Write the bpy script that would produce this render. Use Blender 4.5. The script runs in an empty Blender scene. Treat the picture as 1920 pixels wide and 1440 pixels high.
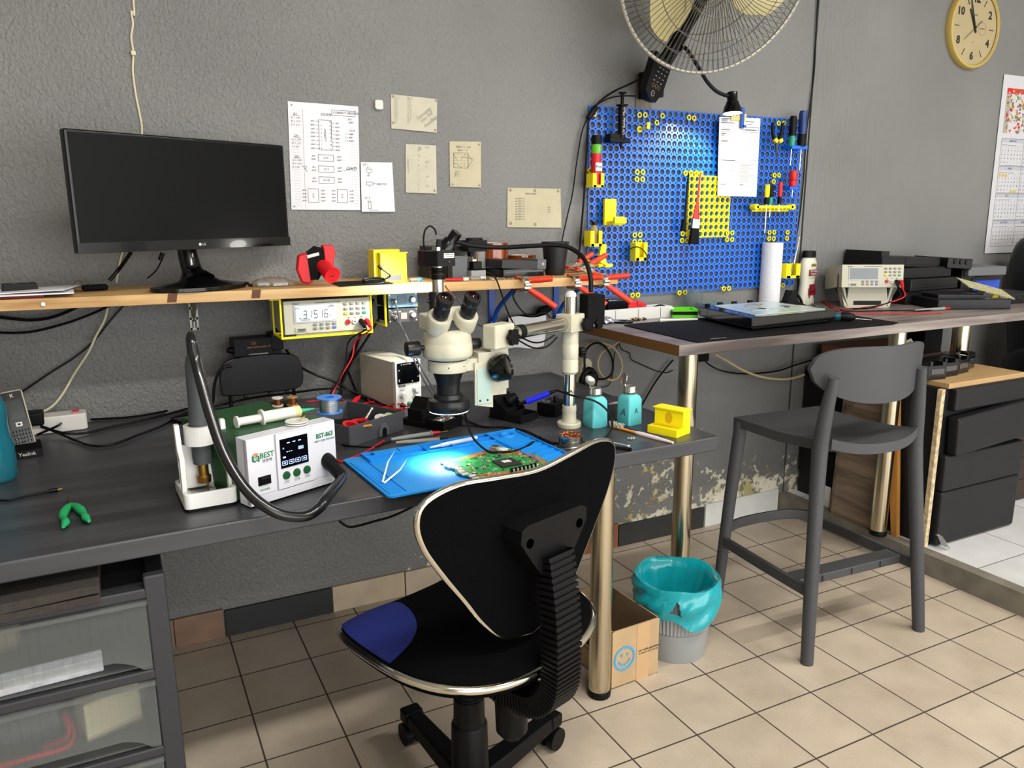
import bpy, bmesh, math, random
from mathutils import Vector, Matrix, Euler
random.seed(11)
SC = bpy.context.scene
COL = SC.collection
PI = math.pi

# ------------------------------------------------------------------ helpers
def lin(h):
    h = h.lstrip('#')
    o = []
    for i in (0, 2, 4):
        c = int(h[i:i + 2], 16) / 255
        o.append(c / 12.92 if c <= .04045 else ((c + .055) / 1.055) ** 2.4)
    return (o[0], o[1], o[2], 1)

MATS = {}
def pm(name, hexc, rough=.5, metal=0., var=0., vscale=30., bump=0., bscale=200., coat=0., trans=0., emit=None, estr=0., ior=1.45, alpha=1., stretch=None, spec=.5, c2=None):
    """one procedural material: base colour with noise variation, optional bump"""
    if name in MATS: return MATS[name]
    m = bpy.data.materials.new(name); m.use_nodes = True
    nt = m.node_tree; b = nt.nodes['Principled BSDF']
    c = lin(hexc)
    b.inputs['Base Color'].default_value = c
    b.inputs['Roughness'].default_value = rough
    b.inputs['Metallic'].default_value = metal
    b.inputs['IOR'].default_value = ior
    b.inputs['Alpha'].default_value = alpha
    b.inputs['Specular IOR Level'].default_value = spec
    b.inputs['Coat Weight'].default_value = coat
    b.inputs['Transmission Weight'].default_value = trans
    if emit:
        b.inputs['Emission Color'].default_value = lin(emit); b.inputs['Emission Strength'].default_value = estr
    if var or bump or c2:
        tc = nt.nodes.new('ShaderNodeTexCoord'); mp = nt.nodes.new('ShaderNodeMapping')
        nt.links.new(tc.outputs['Object'], mp.inputs[0])
        if stretch: mp.inputs['Scale'].default_value = stretch
    if var or c2:
        n = nt.nodes.new('ShaderNodeTexNoise'); n.inputs['Scale'].default_value = vscale; n.inputs['Detail'].default_value = 5
        r = nt.nodes.new('ShaderNodeValToRGB')
        k = lin(c2) if c2 else tuple(min(1, x * (1 + var)) for x in c[:3]) + (1,)
        a = c if c2 else tuple(x * (1 - var) for x in c[:3]) + (1,)
        r.color_ramp.elements[0].color = a; r.color_ramp.elements[1].color = k
        r.color_ramp.elements[0].position = .35; r.color_ramp.elements[1].position = .65
        nt.links.new(mp.outputs[0], n.inputs['Vector']); nt.links.new(n.outputs['Fac'], r.inputs[0])
        nt.links.new(r.outputs[0], b.inputs['Base Color'])
    if bump:
        n2 = nt.nodes.new('ShaderNodeTexNoise'); n2.inputs['Scale'].default_value = bscale; n2.inputs['Detail'].default_value = 3
        bp = nt.nodes.new('ShaderNodeBump'); bp.inputs['Strength'].default_value = bump; bp.inputs['Distance'].default_value = .002
        nt.links.new(mp.outputs[0], n2.inputs['Vector']); nt.links.new(n2.outputs['Fac'], bp.inputs['Height'])
        nt.links.new(bp.outputs[0], b.inputs['Normal'])
    MATS[name] = m
    return m

def crom(pts, k):
    """Catmull-Rom smoothing of a list of points"""
    P = [Vector(p) for p in pts]
    if len(P) < 3 or k < 2: return P
    out = []
    for i in range(len(P) - 1):
        p0 = P[i - 1] if i else P[0] * 2 - P[1]
        p1, p2 = P[i], P[i + 1]
        p3 = P[i + 2] if i + 2 < len(P) else P[-1] * 2 - P[-2]
        for j in range(k):
            t = j / k
            out.append(.5 * ((2 * p1) + (p2 - p0) * t + (2 * p0 - 5 * p1 + 4 * p2 - p3) * t * t + (3 * p1 - p0 - 3 * p2 + p3) * t ** 3))
    out.append(P[-1])
    return out

def frame(d):
    d = Vector(d).normalized()
    u = Vector((0, 0, 1)) if abs(d.z) < .95 else Vector((1, 0, 0))
    a = d.cross(u).normalized()
    return a, a.cross(d).normalized(), d

def rotm(e): return Euler([math.radians(t) for t in e]).to_matrix().to_4x4()
def TR(loc, e=(0, 0, 0), s=1): return Matrix.Translation(loc) @ rotm(e) @ Matrix.Scale(s, 4)

class MB:
    """collects shapes; obj() links them as ONE mesh object"""
    def __init__(s): s.v = []; s.f = []; s.m = []; s.s = []
    def n(s): return len(s.v)
    def add(s, vs, fs, mat=0, smooth=True):
        o = len(s.v); s.v += [Vector(v) for v in vs]
        for f in fs:
            s.f.append([o + i for i in f]); s.m.append(mat); s.s.append(smooth)
        return s
    def xf(s, M, a=0):
        for i in range(a, len(s.v)): s.v[i] = M @ s.v[i]
        return s
    def box(s, c, d, mat=0, r=None, tx=1., ty=1., top=None):
        """centre c, size d; tx/ty taper of the top; r euler degrees"""
        a = len(s.v); x, y, z = d[0] / 2, d[1] / 2, d[2] / 2
        vs = [(-x, -y, -z), (x, -y, -z), (x, y, -z), (-x, y, -z), (-x * tx, -y * ty, z), (x * tx, -y * ty, z), (x * tx, y * ty, z), (-x * tx, y * ty, z)]
        s.add(vs, [(3, 2, 1, 0), (4, 5, 6, 7), (0, 1, 5, 4), (1, 2, 6, 5), (2, 3, 7, 6), (3, 0, 4, 7)], mat)
        if top is not None: s.m[-5] = top
        return s.xf(Matrix.Translation(c) @ (rotm(r) if r else Matrix()), a)
    def cyl(s, p, q, r, r2=None, n=18, mat=0, caps=True, capmat=None):
        p, q = Vector(p), Vector(q); r2 = r if r2 is None else r2
        a, b, d = frame(q - p); vs = []
        for c, rr in ((p, r), (q, r2)):
            vs += [c + (a * math.cos(2 * PI * i / n) + b * math.sin(2 * PI * i / n)) * rr for i in range(n)]
        s.add(vs, [(i, (i + 1) % n, n + (i + 1) % n, n + i) for i in range(n)], mat)
        if caps:
            o = len(s.v) - 2 * n
            for k in (0, 1):
                s.f.append([o + k * n + i for i in range(n)]); s.m.append(mat if capmat is None else capmat); s.s.append(True)
        return s
    def tube(s, pts, r, n=8, mat=0, k=5, closed=False):
        P = crom(pts, k); N = len(P); vs = []
        rs = r if isinstance(r, (list, tuple)) else None
        a, b, d = frame(P[1] - P[0])
        for i, p in enumerate(P):
            t = (P[min(i + 1, N - 1)] - P[max(i - 1, 0)])
            if t.length < 1e-9: t = d
            t = t.normalized()
            a = (a - t * a.dot(t))
            if a.length < 1e-6: a = frame(t)[0]
            a.normalize(); b = a.cross(t)
            if rs:
                u = i / (N - 1) * (len(rs) - 1); j = min(int(u), len(rs) - 2); rr = rs[j] + (rs[j + 1] - rs[j]) * (u - j)
            else: rr = r
            vs += [p + (a * math.cos(2 * PI * q / n) + b * math.sin(2 * PI * q / n)) * rr for q in range(n)]
        fs = [(i * n + q, i * n + (q + 1) % n, (i + 1) * n + (q + 1) % n, (i + 1) * n + q) for i in range(N - 1) for q in range(n)]
        if not closed: fs += [tuple(range(n)), tuple((N - 1) * n + q for q in range(n))]
        return s.add(vs, fs, mat)
    def lathe(s, prof, c=(0, 0, 0), n=28, mat=0, ax='z', mats=None, sx=1., sy=1.):
        """profile of (r, h) revolved about an axis through c; mats = one slot per profile segment"""
        o = len(s.v); c = Vector(c)
        for r, h in prof:
            for i in range(n):
                t = 2 * PI * i / n; u, w = math.cos(t) * r * sx, math.sin(t) * r * sy
                s.v.append(c + Vector({'z': (u, w, h), 'x': (h, u, w), 'y': (w, h, u)}[ax]))
        for j in range(len(prof) - 1):
            if prof[j][0] == 0 and prof[j + 1][0] == 0: continue
            for i in range(n):
                s.f.append([o + j * n + i, o + j * n + (i + 1) % n, o + (j + 1) * n + (i + 1) % n, o + (j + 1) * n + i])
                s.m.append(mats[j] if mats else mat); s.s.append(True)
        return s
    def prism(s, poly, a, b, ax='z', mat=0, cap=None):
        """polygon extruded from a to b along an axis (ax z: poly is xy; y: xz; x: yz)"""
        f = {'z': lambda p, h: (p[0], p[1], h), 'y': lambda p, h: (p[0], h, p[1]), 'x': lambda p, h: (h, p[0], p[1])}[ax]
        n = len(poly)
        s.add([f(p, a) for p in poly] + [f(p, b) for p in poly], [(i, (i + 1) % n, n + (i + 1) % n, n + i) for i in range(n)], mat)
        o = len(s.v) - 2 * n
        for k in (0, 1): s.f.append([o + k * n + i for i in range(n)]); s.m.append(mat if cap is None else cap); s.s.append(True)
        return s
    def ball(s, c, r, mat=0, n=14, sc=(1, 1, 1)):
        a = len(s.v)
        s.lathe([(max(1e-5, math.sin(PI * i / n)) * r, -math.cos(PI * i / n) * r) for i in range(n + 1)], n=n + 4, mat=mat)
        return s.xf(Matrix.Translation(c) @ Matrix.Diagonal((*sc, 1)), a)
    def quad(s, a, b, c, d, mat=0): return s.add([a, b, c, d], [(0, 1, 2, 3)], mat)
    def grid(s, fn, nu, nv, mat=0):
        vs = [fn(i / nu, j / nv) for j in range(nv + 1) for i in range(nu + 1)]
        return s.add(vs, [(j * (nu + 1) + i, j * (nu + 1) + i + 1, (j + 1) * (nu + 1) + i + 1, (j + 1) * (nu + 1) + i) for j in range(nv) for i in range(nu)], mat)
    def text(s, t, size, M, mat=0, al='CENTER', th=.0004, shear=0., sx=1., bold=0.):
        """raised lettering: glyph outlines of thickness th lying in the local xy plane of M"""
        cu = bpy.data.curves.new('t', 'FONT'); cu.body = t; cu.size = size; cu.align_x = al; cu.align_y = 'CENTER'
        cu.extrude = th / 2; cu.offset = bold * size; cu.shear = shear; cu.resolution_u = 2
        o = bpy.data.objects.new('t', cu); me = o.to_mesh()
        a = len(s.v)
        s.add([v.co for v in me.vertices], [list(p.vertices) for p in me.polygons], mat, False)
        o.to_mesh_clear(); bpy.data.objects.remove(o); bpy.data.curves.remove(cu)
        return s.xf(M @ Matrix.Diagonal((sx, 1, 1, 1)), a)
    def obj(s, name, mats, parent=None, bev=0., seg=2, ang=38, loc=None, recalc=True, rot=None):
        me = bpy.data.meshes.new(name)
        if parent is None and loc is None and s.v:
            lo = [min(v[i] for v in s.v) for i in range(3)]; hi = [max(v[i] for v in s.v) for i in range(3)]
            loc = ((lo[0] + hi[0]) / 2, (lo[1] + hi[1]) / 2, lo[2])
            vs = [v - Vector(loc) for v in s.v]
        else: vs = s.v
        me.from_pydata([tuple(v) for v in vs], [], s.f)
        for m in (mats if isinstance(mats, (list, tuple)) else [mats]): me.materials.append(m)
        me.polygons.foreach_set('material_index', s.m)
        if recalc:
            b = bmesh.new(); b.from_mesh(me); bmesh.ops.recalc_face_normals(b, faces=b.faces); b.to_mesh(me); b.free()
        me.polygons.foreach_set('use_smooth', s.s)
        me.set_sharp_from_angle(angle=math.radians(ang))
        o = bpy.data.objects.new(name, me); COL.objects.link(o)
        if parent is not None: o.parent = parent
        if loc: o.location = loc
        if rot: o.rotation_euler = [math.radians(t) for t in rot]
        if bev:
            md = o.modifiers.new('b', 'BEVEL'); md.width = bev; md.segments = seg; md.limit_method = 'ANGLE'; md.angle_limit = math.radians(40); md.harden_normals = True
        return o

def tag(o, label, cat, group=None, kind=None):
    o['label'] = label; o['category'] = cat
    if group: o['group'] = group
    if kind: o['kind'] = kind
    return o
def T(name, label, cat, loc=(0, 0, 0), rz=0, group=None, rot=None):
    o = bpy.data.objects.new(name, None); o.empty_display_size = .05; COL.objects.link(o)
    o.location = loc; o.rotation_euler = [math.radians(t) for t in (rot or (0, 0, rz))]
    return tag(o, label, cat, group)
def struct(o): o['kind'] = 'structure'; return o
def copy_tree(o, parent=None):
    c = o.copy(); COL.objects.link(c)
    if parent is not None: c.parent = parent
    for ch in [x for x in o.children]: copy_tree(ch, c)
    return c
def part_label(o, l): o['label'] = l; return o
def rrect(w, h, r, k=5, cx=0, cy=0):
    """rounded rectangle outline"""
    out = []
    for sx, sy, a0 in ((1, 1, 0), (-1, 1, 90), (-1, -1, 180), (1, -1, 270)):
        for i in range(k + 1):
            a = math.radians(a0 + 90 * i / k)
            out.append((cx + sx * (w / 2 - r) + r * math.cos(a), cy + sy * (h / 2 - r) + r * math.sin(a)))
    return out
def cable(name, label, pts, r, mat, n=7, k=6, cat='cable', group=None):
    return tag(MB().tube(pts, r, n=n, k=k).obj(name, mat), label, cat, group)

# ------------------------------------------------------------------ common materials
BLK = pm('black_plastic', '#09090b', .45, spec=.2)
BLKM = pm('black_matt', '#101011', .75, var=.15, vscale=60, spec=.12)
BLKG = pm('black_gloss', '#050506', .18, coat=.15, spec=.35)
RUB = pm('black_rubber', '#0a0a0b', .5, spec=.25)
CHR = pm('chrome', '#d8d4c8', .12, 1.)
STEEL = pm('steel', '#b9b7b0', .3, 1.)
BRUSH = pm('brushed_leg_steel', '#c9bfa6', .2, 1., bump=.05, bscale=300, stretch=(60, 60, .4))
WHT = pm('white_plastic', '#cccbc6', .4)
CREAM = pm('cream_enamel', '#b9b49c', .4, var=.06, vscale=25)
YEL = pm('yellow_print', '#f0e000', .45, bump=.12, bscale=900, stretch=(.05, .05, 1))
RED = pm('red_plastic', '#c41420', .4)
ORG = pm('orange_grip', '#d8381c', .45)
BLUE = pm('blue_plastic', '#1450b0', .4)
GREY = pm('grey_plastic', '#55585c', .5)
DGREY = pm('dark_grey_plastic', '#26282b', .5)
PAPER = pm('white_paper', '#d8d8dd', .8, var=.02, vscale=8)
INK = pm('pen_ink', '#3c3c44', .8)
BRASS = pm('brass', '#9a7436', .35, 1.)
COPPER = pm('copper', '#b5653a', .35, 1.)
CLEAR = pm('clear_plastic', '#eef2f2', .1, trans=.92, ior=1.2)
# ------------------------------------------------------------------ camera
cd = bpy.data.cameras.new('camera'); cam = bpy.data.objects.new('camera', cd); COL.objects.link(cam)
CY, CP, CR = 0.46761389, 0.21363175, -0.00462252
fw = Vector((math.sin(CY) * math.cos(CP), math.cos(CY) * math.cos(CP), -math.sin(CP)))
r0 = Vector((math.cos(CY), -math.sin(CY), 0)); u0 = r0.cross(fw)
rr = r0 * math.cos(CR) + u0 * math.sin(CR); uu = u0 * math.cos(CR) - r0 * math.sin(CR)
cam.matrix_world = Matrix(((rr.x, uu.x, -fw.x, 0), (rr.y, uu.y, -fw.y, 0), (rr.z, uu.z, -fw.z, 1.3), (0, 0, 0, 1)))
cd.sensor_width = 36; cd.lens = 1471.222 / 1920 * 36; cd.clip_start = .05
SC.camera = cam
SC.view_settings.view_transform = 'Standard'; SC.view_settings.look = 'None'; SC.view_settings.gamma = 1
SC.view_settings.exposure = EXPOSURE = 0.22

# ------------------------------------------------------------------ setting materials
def nodes(name):
    m = bpy.data.materials.new(name); m.use_nodes = True
    nt = m.node_tree
    return m, nt, nt.nodes['Principled BSDF'], (lambda t: nt.nodes.new('ShaderNode' + t)), nt.links.new
def wall_material(name, grain):
    m, nt, b, N, L = nodes(name)
    b.inputs['Roughness'].default_value = .5
    tc = N('TexCoord'); g = N('NewGeometry'); sp = N('SeparateXYZ'); L(g.outputs['Position'], sp.inputs[0])
    n1 = N('TexNoise'); n1.inputs['Scale'].default_value = 1.7; n1.inputs['Detail'].default_value = 4; L(g.outputs['Position'], n1.inputs['Vector'])
    r1 = N('ValToRGB'); r1.color_ramp.elements[0].color = lin('#676766'); r1.color_ramp.elements[1].color = lin('#767674')
    r1.color_ramp.elements[0].position = .3; r1.color_ramp.elements[1].position = .7; L(n1.outputs['Fac'], r1.inputs[0])
    # peeling damp patches low on the wall, right of the workbench
    n2 = N('TexNoise'); n2.inputs['Scale'].default_value = 26; n2.inputs['Detail'].default_value = 8; n2.inputs['Roughness'].default_value = .7; L(g.outputs['Position'], n2.inputs['Vector'])
    n4 = N('TexNoise'); n4.inputs['Scale'].default_value = 4.5; n4.inputs['Detail'].default_value = 3; L(g.outputs['Position'], n4.inputs['Vector'])
    mz = N('MapRange'); mz.inputs['From Min'].default_value = .02; mz.inputs['From Max'].default_value = .9; mz.inputs['To Min'].default_value = .2; mz.inputs['To Max'].default_value = -.3; L(sp.outputs['Z'], mz.inputs['Value'])
    mx = N('MapRange'); mx.inputs['From Min'].default_value = 1.1; mx.inputs['From Max'].default_value = 1.75; mx.inputs['To Min'].default_value = -.16; mx.inputs['To Max'].default_value = 0.; L(sp.outputs['X'], mx.inputs['Value'])
    a1 = N('Math'); a1.operation = 'ADD'; L(mz.outputs[0], a1.inputs[0]); L(mx.outputs[0], a1.inputs[1])
    a2 = N('Math'); a2.operation = 'MULTIPLY_ADD'; L(n4.outputs['Fac'], a2.inputs[0]); a2.inputs[1].default_value = .55; L(a1.outputs[0], a2.inputs[2])
    a3 = N('Math'); a3.operation = 'ADD'; L(n2.outputs['Fac'], a3.inputs[0]); L(a2.outputs[0], a3.inputs[1])
    r2 = N('ValToRGB'); r2.color_ramp.elements[0].position = .905; r2.color_ramp.elements[1].position = .945; L(a3.outputs[0], r2.inputs[0])
    n5 = N('TexNoise'); n5.inputs['Scale'].default_value = 9; L(g.outputs['Position'], n5.inputs['Vector'])
    r5 = N('ValToRGB'); r5.color_ramp.elements[0].color = lin('#a79a6c'); r5.color_ramp.elements[1].color = lin('#d3d0bd'); r5.color_ramp.elements[0].position = .4; r5.color_ramp.elements[1].position = .55; L(n5.outputs['Fac'], r5.inputs[0])
    mix = N('MixRGB'); L(r2.outputs[0], mix.inputs[0]); L(r1.outputs[0], mix.inputs[1]); L(r5.outputs[0], mix.inputs[2])
    L(mix.outputs[0], b.inputs['Base Color'])
    mp = N('Mapping'); L(g.outputs['Position'], mp.inputs[0])
    if grain: mp.inputs['Scale'].default_value = (1, 1, .12)
    else: mp.inputs['Scale'].default_value = (1, 1, .7)
    n3 = N('TexNoise'); n3.inputs['Scale'].default_value = 75 if grain else 135; n3.inputs['Detail'].default_value = 4; n3.inputs['Distortion'].default_value = .4; L(mp.outputs[0], n3.inputs['Vector'])
    bp = N('Bump'); bp.inputs['Distance'].default_value = .007; bp.inputs['Strength'].default_value = .5 if grain else .85; L(n3.outputs['Fac'], bp.inputs['Height'])
    bp2 = N('Bump'); bp2.inputs['Distance'].default_value = .003; bp2.inputs['Strength'].default_value = .7; L(r2.outputs[0], bp2.inputs['Height']); L(bp.outputs[0], bp2.inputs['Normal'])
    # the plaster roughness fades to the right where the wall is smoother
    ms = N('MapRange'); ms.inputs['From Min'].default_value = .6; ms.inputs['From Max'].default_value = 1.9; ms.inputs['To Min'].default_value = .85; ms.inputs['To Max'].default_value = .32
    if grain: ms.inputs['From Min'].default_value = 2.6; ms.inputs['From Max'].default_value = 3.1; ms.inputs['To Min'].default_value = .55; ms.inputs['To Max'].default_value = .12
    L(sp.outputs['X'], ms.inputs['Value']); L(ms.outputs[0], bp.inputs['Strength'])
    L(bp2.outputs[0], b.inputs['Normal'])
    return m
def tile_material(name, c1, c2, grout, px, ox, py, oy, gw, rough):
    m, nt, b, N, L = nodes(name)
    g = N('NewGeometry'); sp = N('SeparateXYZ'); L(g.outputs['Position'], sp.inputs[0])
    def line(out, p, o):
        a = N('Math'); a.operation = 'SUBTRACT'; a.inputs[1].default_value = o - p * 40; L(out, a.inputs[0])
        d = N('Math'); d.operation = 'DIVIDE'; d.inputs[1].default_value = p; L(a.outputs[0], d.inputs[0])
        f = N('Math'); f.operation = 'FRACT'; L(d.outputs[0], f.inputs[0])
        s = N('Math'); s.operation = 'SUBTRACT'; s.inputs[1].default_value = .5; L(f.outputs[0], s.inputs[0])
        q = N('Math'); q.operation = 'ABSOLUTE'; L(s.outputs[0], q.inputs[0])
        t = N('Math'); t.operation = 'GREATER_THAN'; t.inputs[1].default_value = .5 - gw / p / 2; L(q.outputs[0], t.inputs[0])
        fl = N('Math'); fl.operation = 'FLOOR'; L(d.outputs[0], fl.inputs[0])
        return t, fl
    tx, fx = line(sp.outputs['X'], px, ox); ty, fy = line(sp.outputs['Y'], py, oy)
    mx = N('Math'); mx.operation = 'MAXIMUM'; L(tx.outputs[0], mx.inputs[0]); L(ty.outputs[0], mx.inputs[1])
    n = N('TexNoise'); n.inputs['Scale'].default_value = 7; n.inputs['Detail'].default_value = 6; L(g.outputs['Position'], n.inputs['Vector'])
    n2 = N('TexNoise'); n2.inputs['Scale'].default_value = 160; n2.inputs['Detail'].default_value = 2; L(g.outputs['Position'], n2.inputs['Vector'])
    ad = N('Math'); ad.operation = 'MULTIPLY_ADD'; ad.inputs[1].default_value = .35; L(n2.outputs['Fac'], ad.inputs[0]); L(n.outputs['Fac'], ad.inputs[2])
    r = N('ValToRGB'); r.color_ramp.elements[0].color = lin(c1); r.color_ramp.elements[1].color = lin(c2); r.color_ramp.elements[0].position = .45; r.color_ramp.elements[1].position = .9; L(ad.outputs[0], r.inputs[0])
    cb = N('CombineXYZ'); L(fx.outputs[0], cb.inputs[0]); L(fy.outputs[0], cb.inputs[1])
    wn = N('TexWhiteNoise'); L(cb.outputs[0], wn.inputs['Vector'])
    hv = N('HueSaturation'); mr = N('MapRange'); mr.inputs['To Min'].default_value = .94; mr.inputs['To Max'].default_value = 1.05; L(wn.outputs['Value'], mr.inputs['Value']); L(mr.outputs[0], hv.inputs['Value']); L(r.outputs[0], hv.inputs['Color'])
    mix = N('MixRGB'); mix.inputs[2].default_value = lin(grout); L(mx.outputs[0], mix.inputs[0]); L(hv.outputs[0], mix.inputs[1]); L(mix.outputs[0], b.inputs['Base Color'])
    mr2 = N('MapRange'); mr2.inputs['To Min'].default_value = rough; mr2.inputs['To Max'].default_value = .9; L(mx.outputs[0], mr2.inputs['Value']); L(mr2.outputs[0], b.inputs['Roughness'])
    inv = N('Math'); inv.operation = 'SUBTRACT'; inv.inputs[0].default_value = 1; L(mx.outputs[0], inv.inputs[1])
    bp = N('Bump'); bp.inputs['Strength'].default_value = .6; bp.inputs['Distance'].default_value = .002; L(inv.outputs[0], bp.inputs['Height']); L(bp.outputs[0], b.inputs['Normal'])
    return m
def wood_material(name, c1, c2, c3, axis='X', scale=9., rough=.55, bands=14.):
    m, nt, b, N, L = nodes(name)
    tc = N('TexCoord'); mp = N('Mapping'); L(tc.outputs['Object'], mp.inputs[0])
    mp.inputs['Scale'].default_value = {'X': (.09, 1, 1), 'Y': (1, .09, 1), 'Z': (1, 1, .09)}[axis]
    n = N('TexNoise'); n.inputs['Scale'].default_value = scale * 3; n.inputs['Detail'].default_value = 6; n.inputs['Distortion'].default_value = .6; L(mp.outputs[0], n.inputs['Vector'])
    n2 = N('TexNoise'); n2.inputs['Scale'].default_value = bands * 6; n2.inputs['Detail'].default_value = 3; L(mp.outputs[0], n2.inputs['Vector'])
    ad = N('Math'); ad.operation = 'MULTIPLY_ADD'; ad.inputs[1].default_value = .45; L(n2.outputs['Fac'], ad.inputs[0]); L(n.outputs['Fac'], ad.inputs[2])
    r = N('ValToRGB'); e = r.color_ramp.elements; e[0].color = lin(c1); e[0].position = .5; e[1].color = lin(c3); e[1].position = .95
    k = e.new(.72); k.color = lin(c2); L(ad.outputs[0], r.inputs[0]); L(r.outputs[0], b.inputs['Base Color'])
    b.inputs['Roughness'].default_value = rough
    bp = N('Bump'); bp.inputs['Strength'].default_value = .12; bp.inputs['Distance'].default_value = .001; L(n2.outputs['Fac'], bp.inputs['Height']); L(bp.outputs[0], b.inputs['Normal'])
    return m
PINE = wood_material('pine_board', '#9a7240', '#bf9760', '#d2b07c', 'X', 7)
LAMI = wood_material('grey_walnut_laminate', '#4c4341', '#756b68', '#91887f', 'X', 6, .45, 9)
LAMI2 = wood_material('brown_laminate_board', '#4a3d33', '#6b5a4b', '#857360', 'X', 7, .5)
LAMI3 = wood_material('brown_laminate_side', '#4a3d33', '#6b5a4b', '#857360', 'Y', 7, .5)
MDF = pm('chipboard_edge', '#6d4a20', .9, var=.35, vscale=400, bump=.3, bscale=500)
SLATE = wood_material('slate_laminate', '#2a2b2e', '#343539', '#404146', 'X', 5, .36, 6)
DKWOOD = pm('dark_brown_wood', '#2a1c18', .5, var=.2, vscale=20, stretch=(.2, 1, 1))
PLYW = pm('raw_ply', '#a4865c', .6, var=.12, vscale=18, stretch=(.15, 1, 1))
MARBLE = pm('white_marble_tile', '#c9cac6', .35, var=.06, vscale=12)
CONC = pm('grey_concrete', '#6e695e', .85, var=.22, vscale=11, bump=.3, bscale=90)

# ------------------------------------------------------------------ the room
WY = 2.427
WALLM = wall_material('grey_plaster', False); PANELM = wall_material('grey_panel_paint', True)
def slab(name, lo, hi, m):
    c = [(a + b) / 2 for a, b in zip(lo, hi)]; d = [b - a for a, b in zip(lo, hi)]
    return struct(MB().box((0, 0, d[2] / 2), d).obj(name, m, loc=(c[0], c[1], lo[2])))
FLOORM = tile_material('beige_floor_tiles', '#a59786', '#baac9a', '#3d332c', .1994, .2155, .2022, 1.3637, .0045, .42)
FLOORW = tile_material('white_floor_tiles', '#c4c3c4', '#d6d5d4', '#6c6660', .40, 2.93, .40, 1.14, .004, .3)
slab('floor', (-3.2, -3.4, -.1), (2.55, WY + .05, 0), FLOORM)
slab('floor_raised', (2.60, -3.4, -.1), (6.6, WY + .05, .078), FLOORW)
slab('trim_1', (2.55, -3.4, -.1), (2.60, WY, .08), CONC)
slab('wall_back', (-3.2, WY, 0), (2.578, WY + .15, 2.85), WALLM)
slab('wall_back_right', (2.588, WY, 0), (6.6, WY + .15, 2.85), PANELM)
slab('trim_2', (2.574, WY + .006, 0), (2.592, WY + .02, 2.85), pm('seam_gap_black', '#1d1b1a', .9))  # black strip set in the seam between the two wall parts
WPAINT = pm('off_white_paint', '#c9c5ba', .8)
slab('ceiling', (-3.2, -3.4, 2.85), (6.6, WY + .15, 2.95), WPAINT)
slab('wall_left', (-3.3, -3.4, 0), (-3.2, WY + .15, 2.85), WPAINT)
# right-hand wall and unseen front wall, its opening widened for the fill light
slab('wall_right', (6.6, -3.4, 0), (6.7, WY + .15, 2.85), WPAINT)
slab('wall_front', (-3.2, -3.5, 0), (-1.4, -3.4, 2.85), WPAINT)
slab('wall_front_over', (-1.4, -3.5, 2.45), (6.6, -3.4, 2.85), WPAINT)
# skirting tiles, each piece its own colour, in one run along the back wall
sk = MB(); sm = []
for x0, x1, hexc, h, v in ((-.6, .06, '#7d6552', .095, .1), (.06, .205, '#7d6250', .095, .12), (.207, .545, '#232425', .088, .1), (.547, .80, '#b6a58c', .09, .08), (.802, 1.2, '#b5a690', .088, .08), (1.202, 1.69, '#7a4a34', .1, .2), (1.692, 2.125, '#262523', .09, .12), (2.13, 2.545, '#c3c4c0', .1, .05)):
    sk.box(((x0 + x1) / 2, WY - .006, h / 2), (x1 - x0 - .002, .012, h), len(sm)); sm.append(pm('skirting_%s' % hexc[1:], hexc, .55, var=v, vscale=16))
o = struct(sk.obj('baseboard_back', sm, bev=.0015))

# ------------------------------------------------------------------ light: ceiling tubes, daylight widened into an added front fill, lamps
def area(name, loc, target, size, power, color, sizey=None):
    l = bpy.data.lights.new(name, 'AREA'); l.energy = power; l.color = color; l.size = size
    if sizey: l.shape = 'RECTANGLE'; l.size_y = sizey
    o = bpy.data.objects.new(name, l); COL.objects.link(o); o.location = loc
    o.rotation_euler = (Vector(target) - Vector(loc)).to_track_quat('-Z', 'Y').to_euler()
    return o
area('ceiling_tube_light', (.7, .15, 2.80), (.7, .15, 0), 1.5, 50, (1, .97, .91), .12)
area('ceiling_tube_light.001', (3.0, .35, 2.80), (3.0, .35, 0), 1.5, 46, (1, .97, .9), .12)
area('ceiling_tube_light.002', (.8, -2.0, 2.80), (.8, -2.0, 0), 1.5, 30, (1, .97, .9), .12)
area('front_daylight_fill', (2.6, -3.35, 1.25), (2.2, 1.5, 1.0), 7.6, 200, (1, .985, .95), 2.3)  # daylight from the right front, widened into an added frontal fill
w = bpy.data.worlds.new('world'); SC.world = w; w.use_nodes = True
w.node_tree.nodes['Background'].inputs[0].default_value = (.8, .86, .95, 1); w.node_tree.nodes['Background'].inputs[1].default_value = .9
# ------------------------------------------------------------------ low workbench with its drawer tower
DZ = .74
wb = T('workbench', 'long dark slate workbench with rounded front edge on a steel leg', 'workbench', (0, 1.95, 0))
def W(p, o): return tuple(a - b for a, b in zip(p, o))
m = MB(); m.prism([(-1.3, -.515), (1.347, -.459), (1.383, .47), (-1.3, .47)], .702, DZ)
m.obj('desktop', SLATE, wb, bev=.004, seg=3)
def steel_leg(x, y, z0, z1, r, parent, o):
    q = MB(); q.cyl((x - o[0], y - o[1], z0 + .02), (x - o[0], y - o[1], z1), r, n=32)
    l = q.obj('leg', BRUSH, parent)
    f = MB(); f.lathe([(r * .5, z0), (r * 1.04, z0), (r * 1.08, z0 + .006), (r * 1.08, z0 + .014), (r * 1.03, z0 + .02), (r * .9, z0 + .022)], (x - o[0], y - o[1], 0)); f.obj('foot', BLK, l)
    return l
steel_leg(1.086, 1.625, 0, .702, .03, wb, (0, 1.95, 0))
steel_leg(-.9, 2.2, 0, .702, .03, wb, (0, 1.95, 0))
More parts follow.
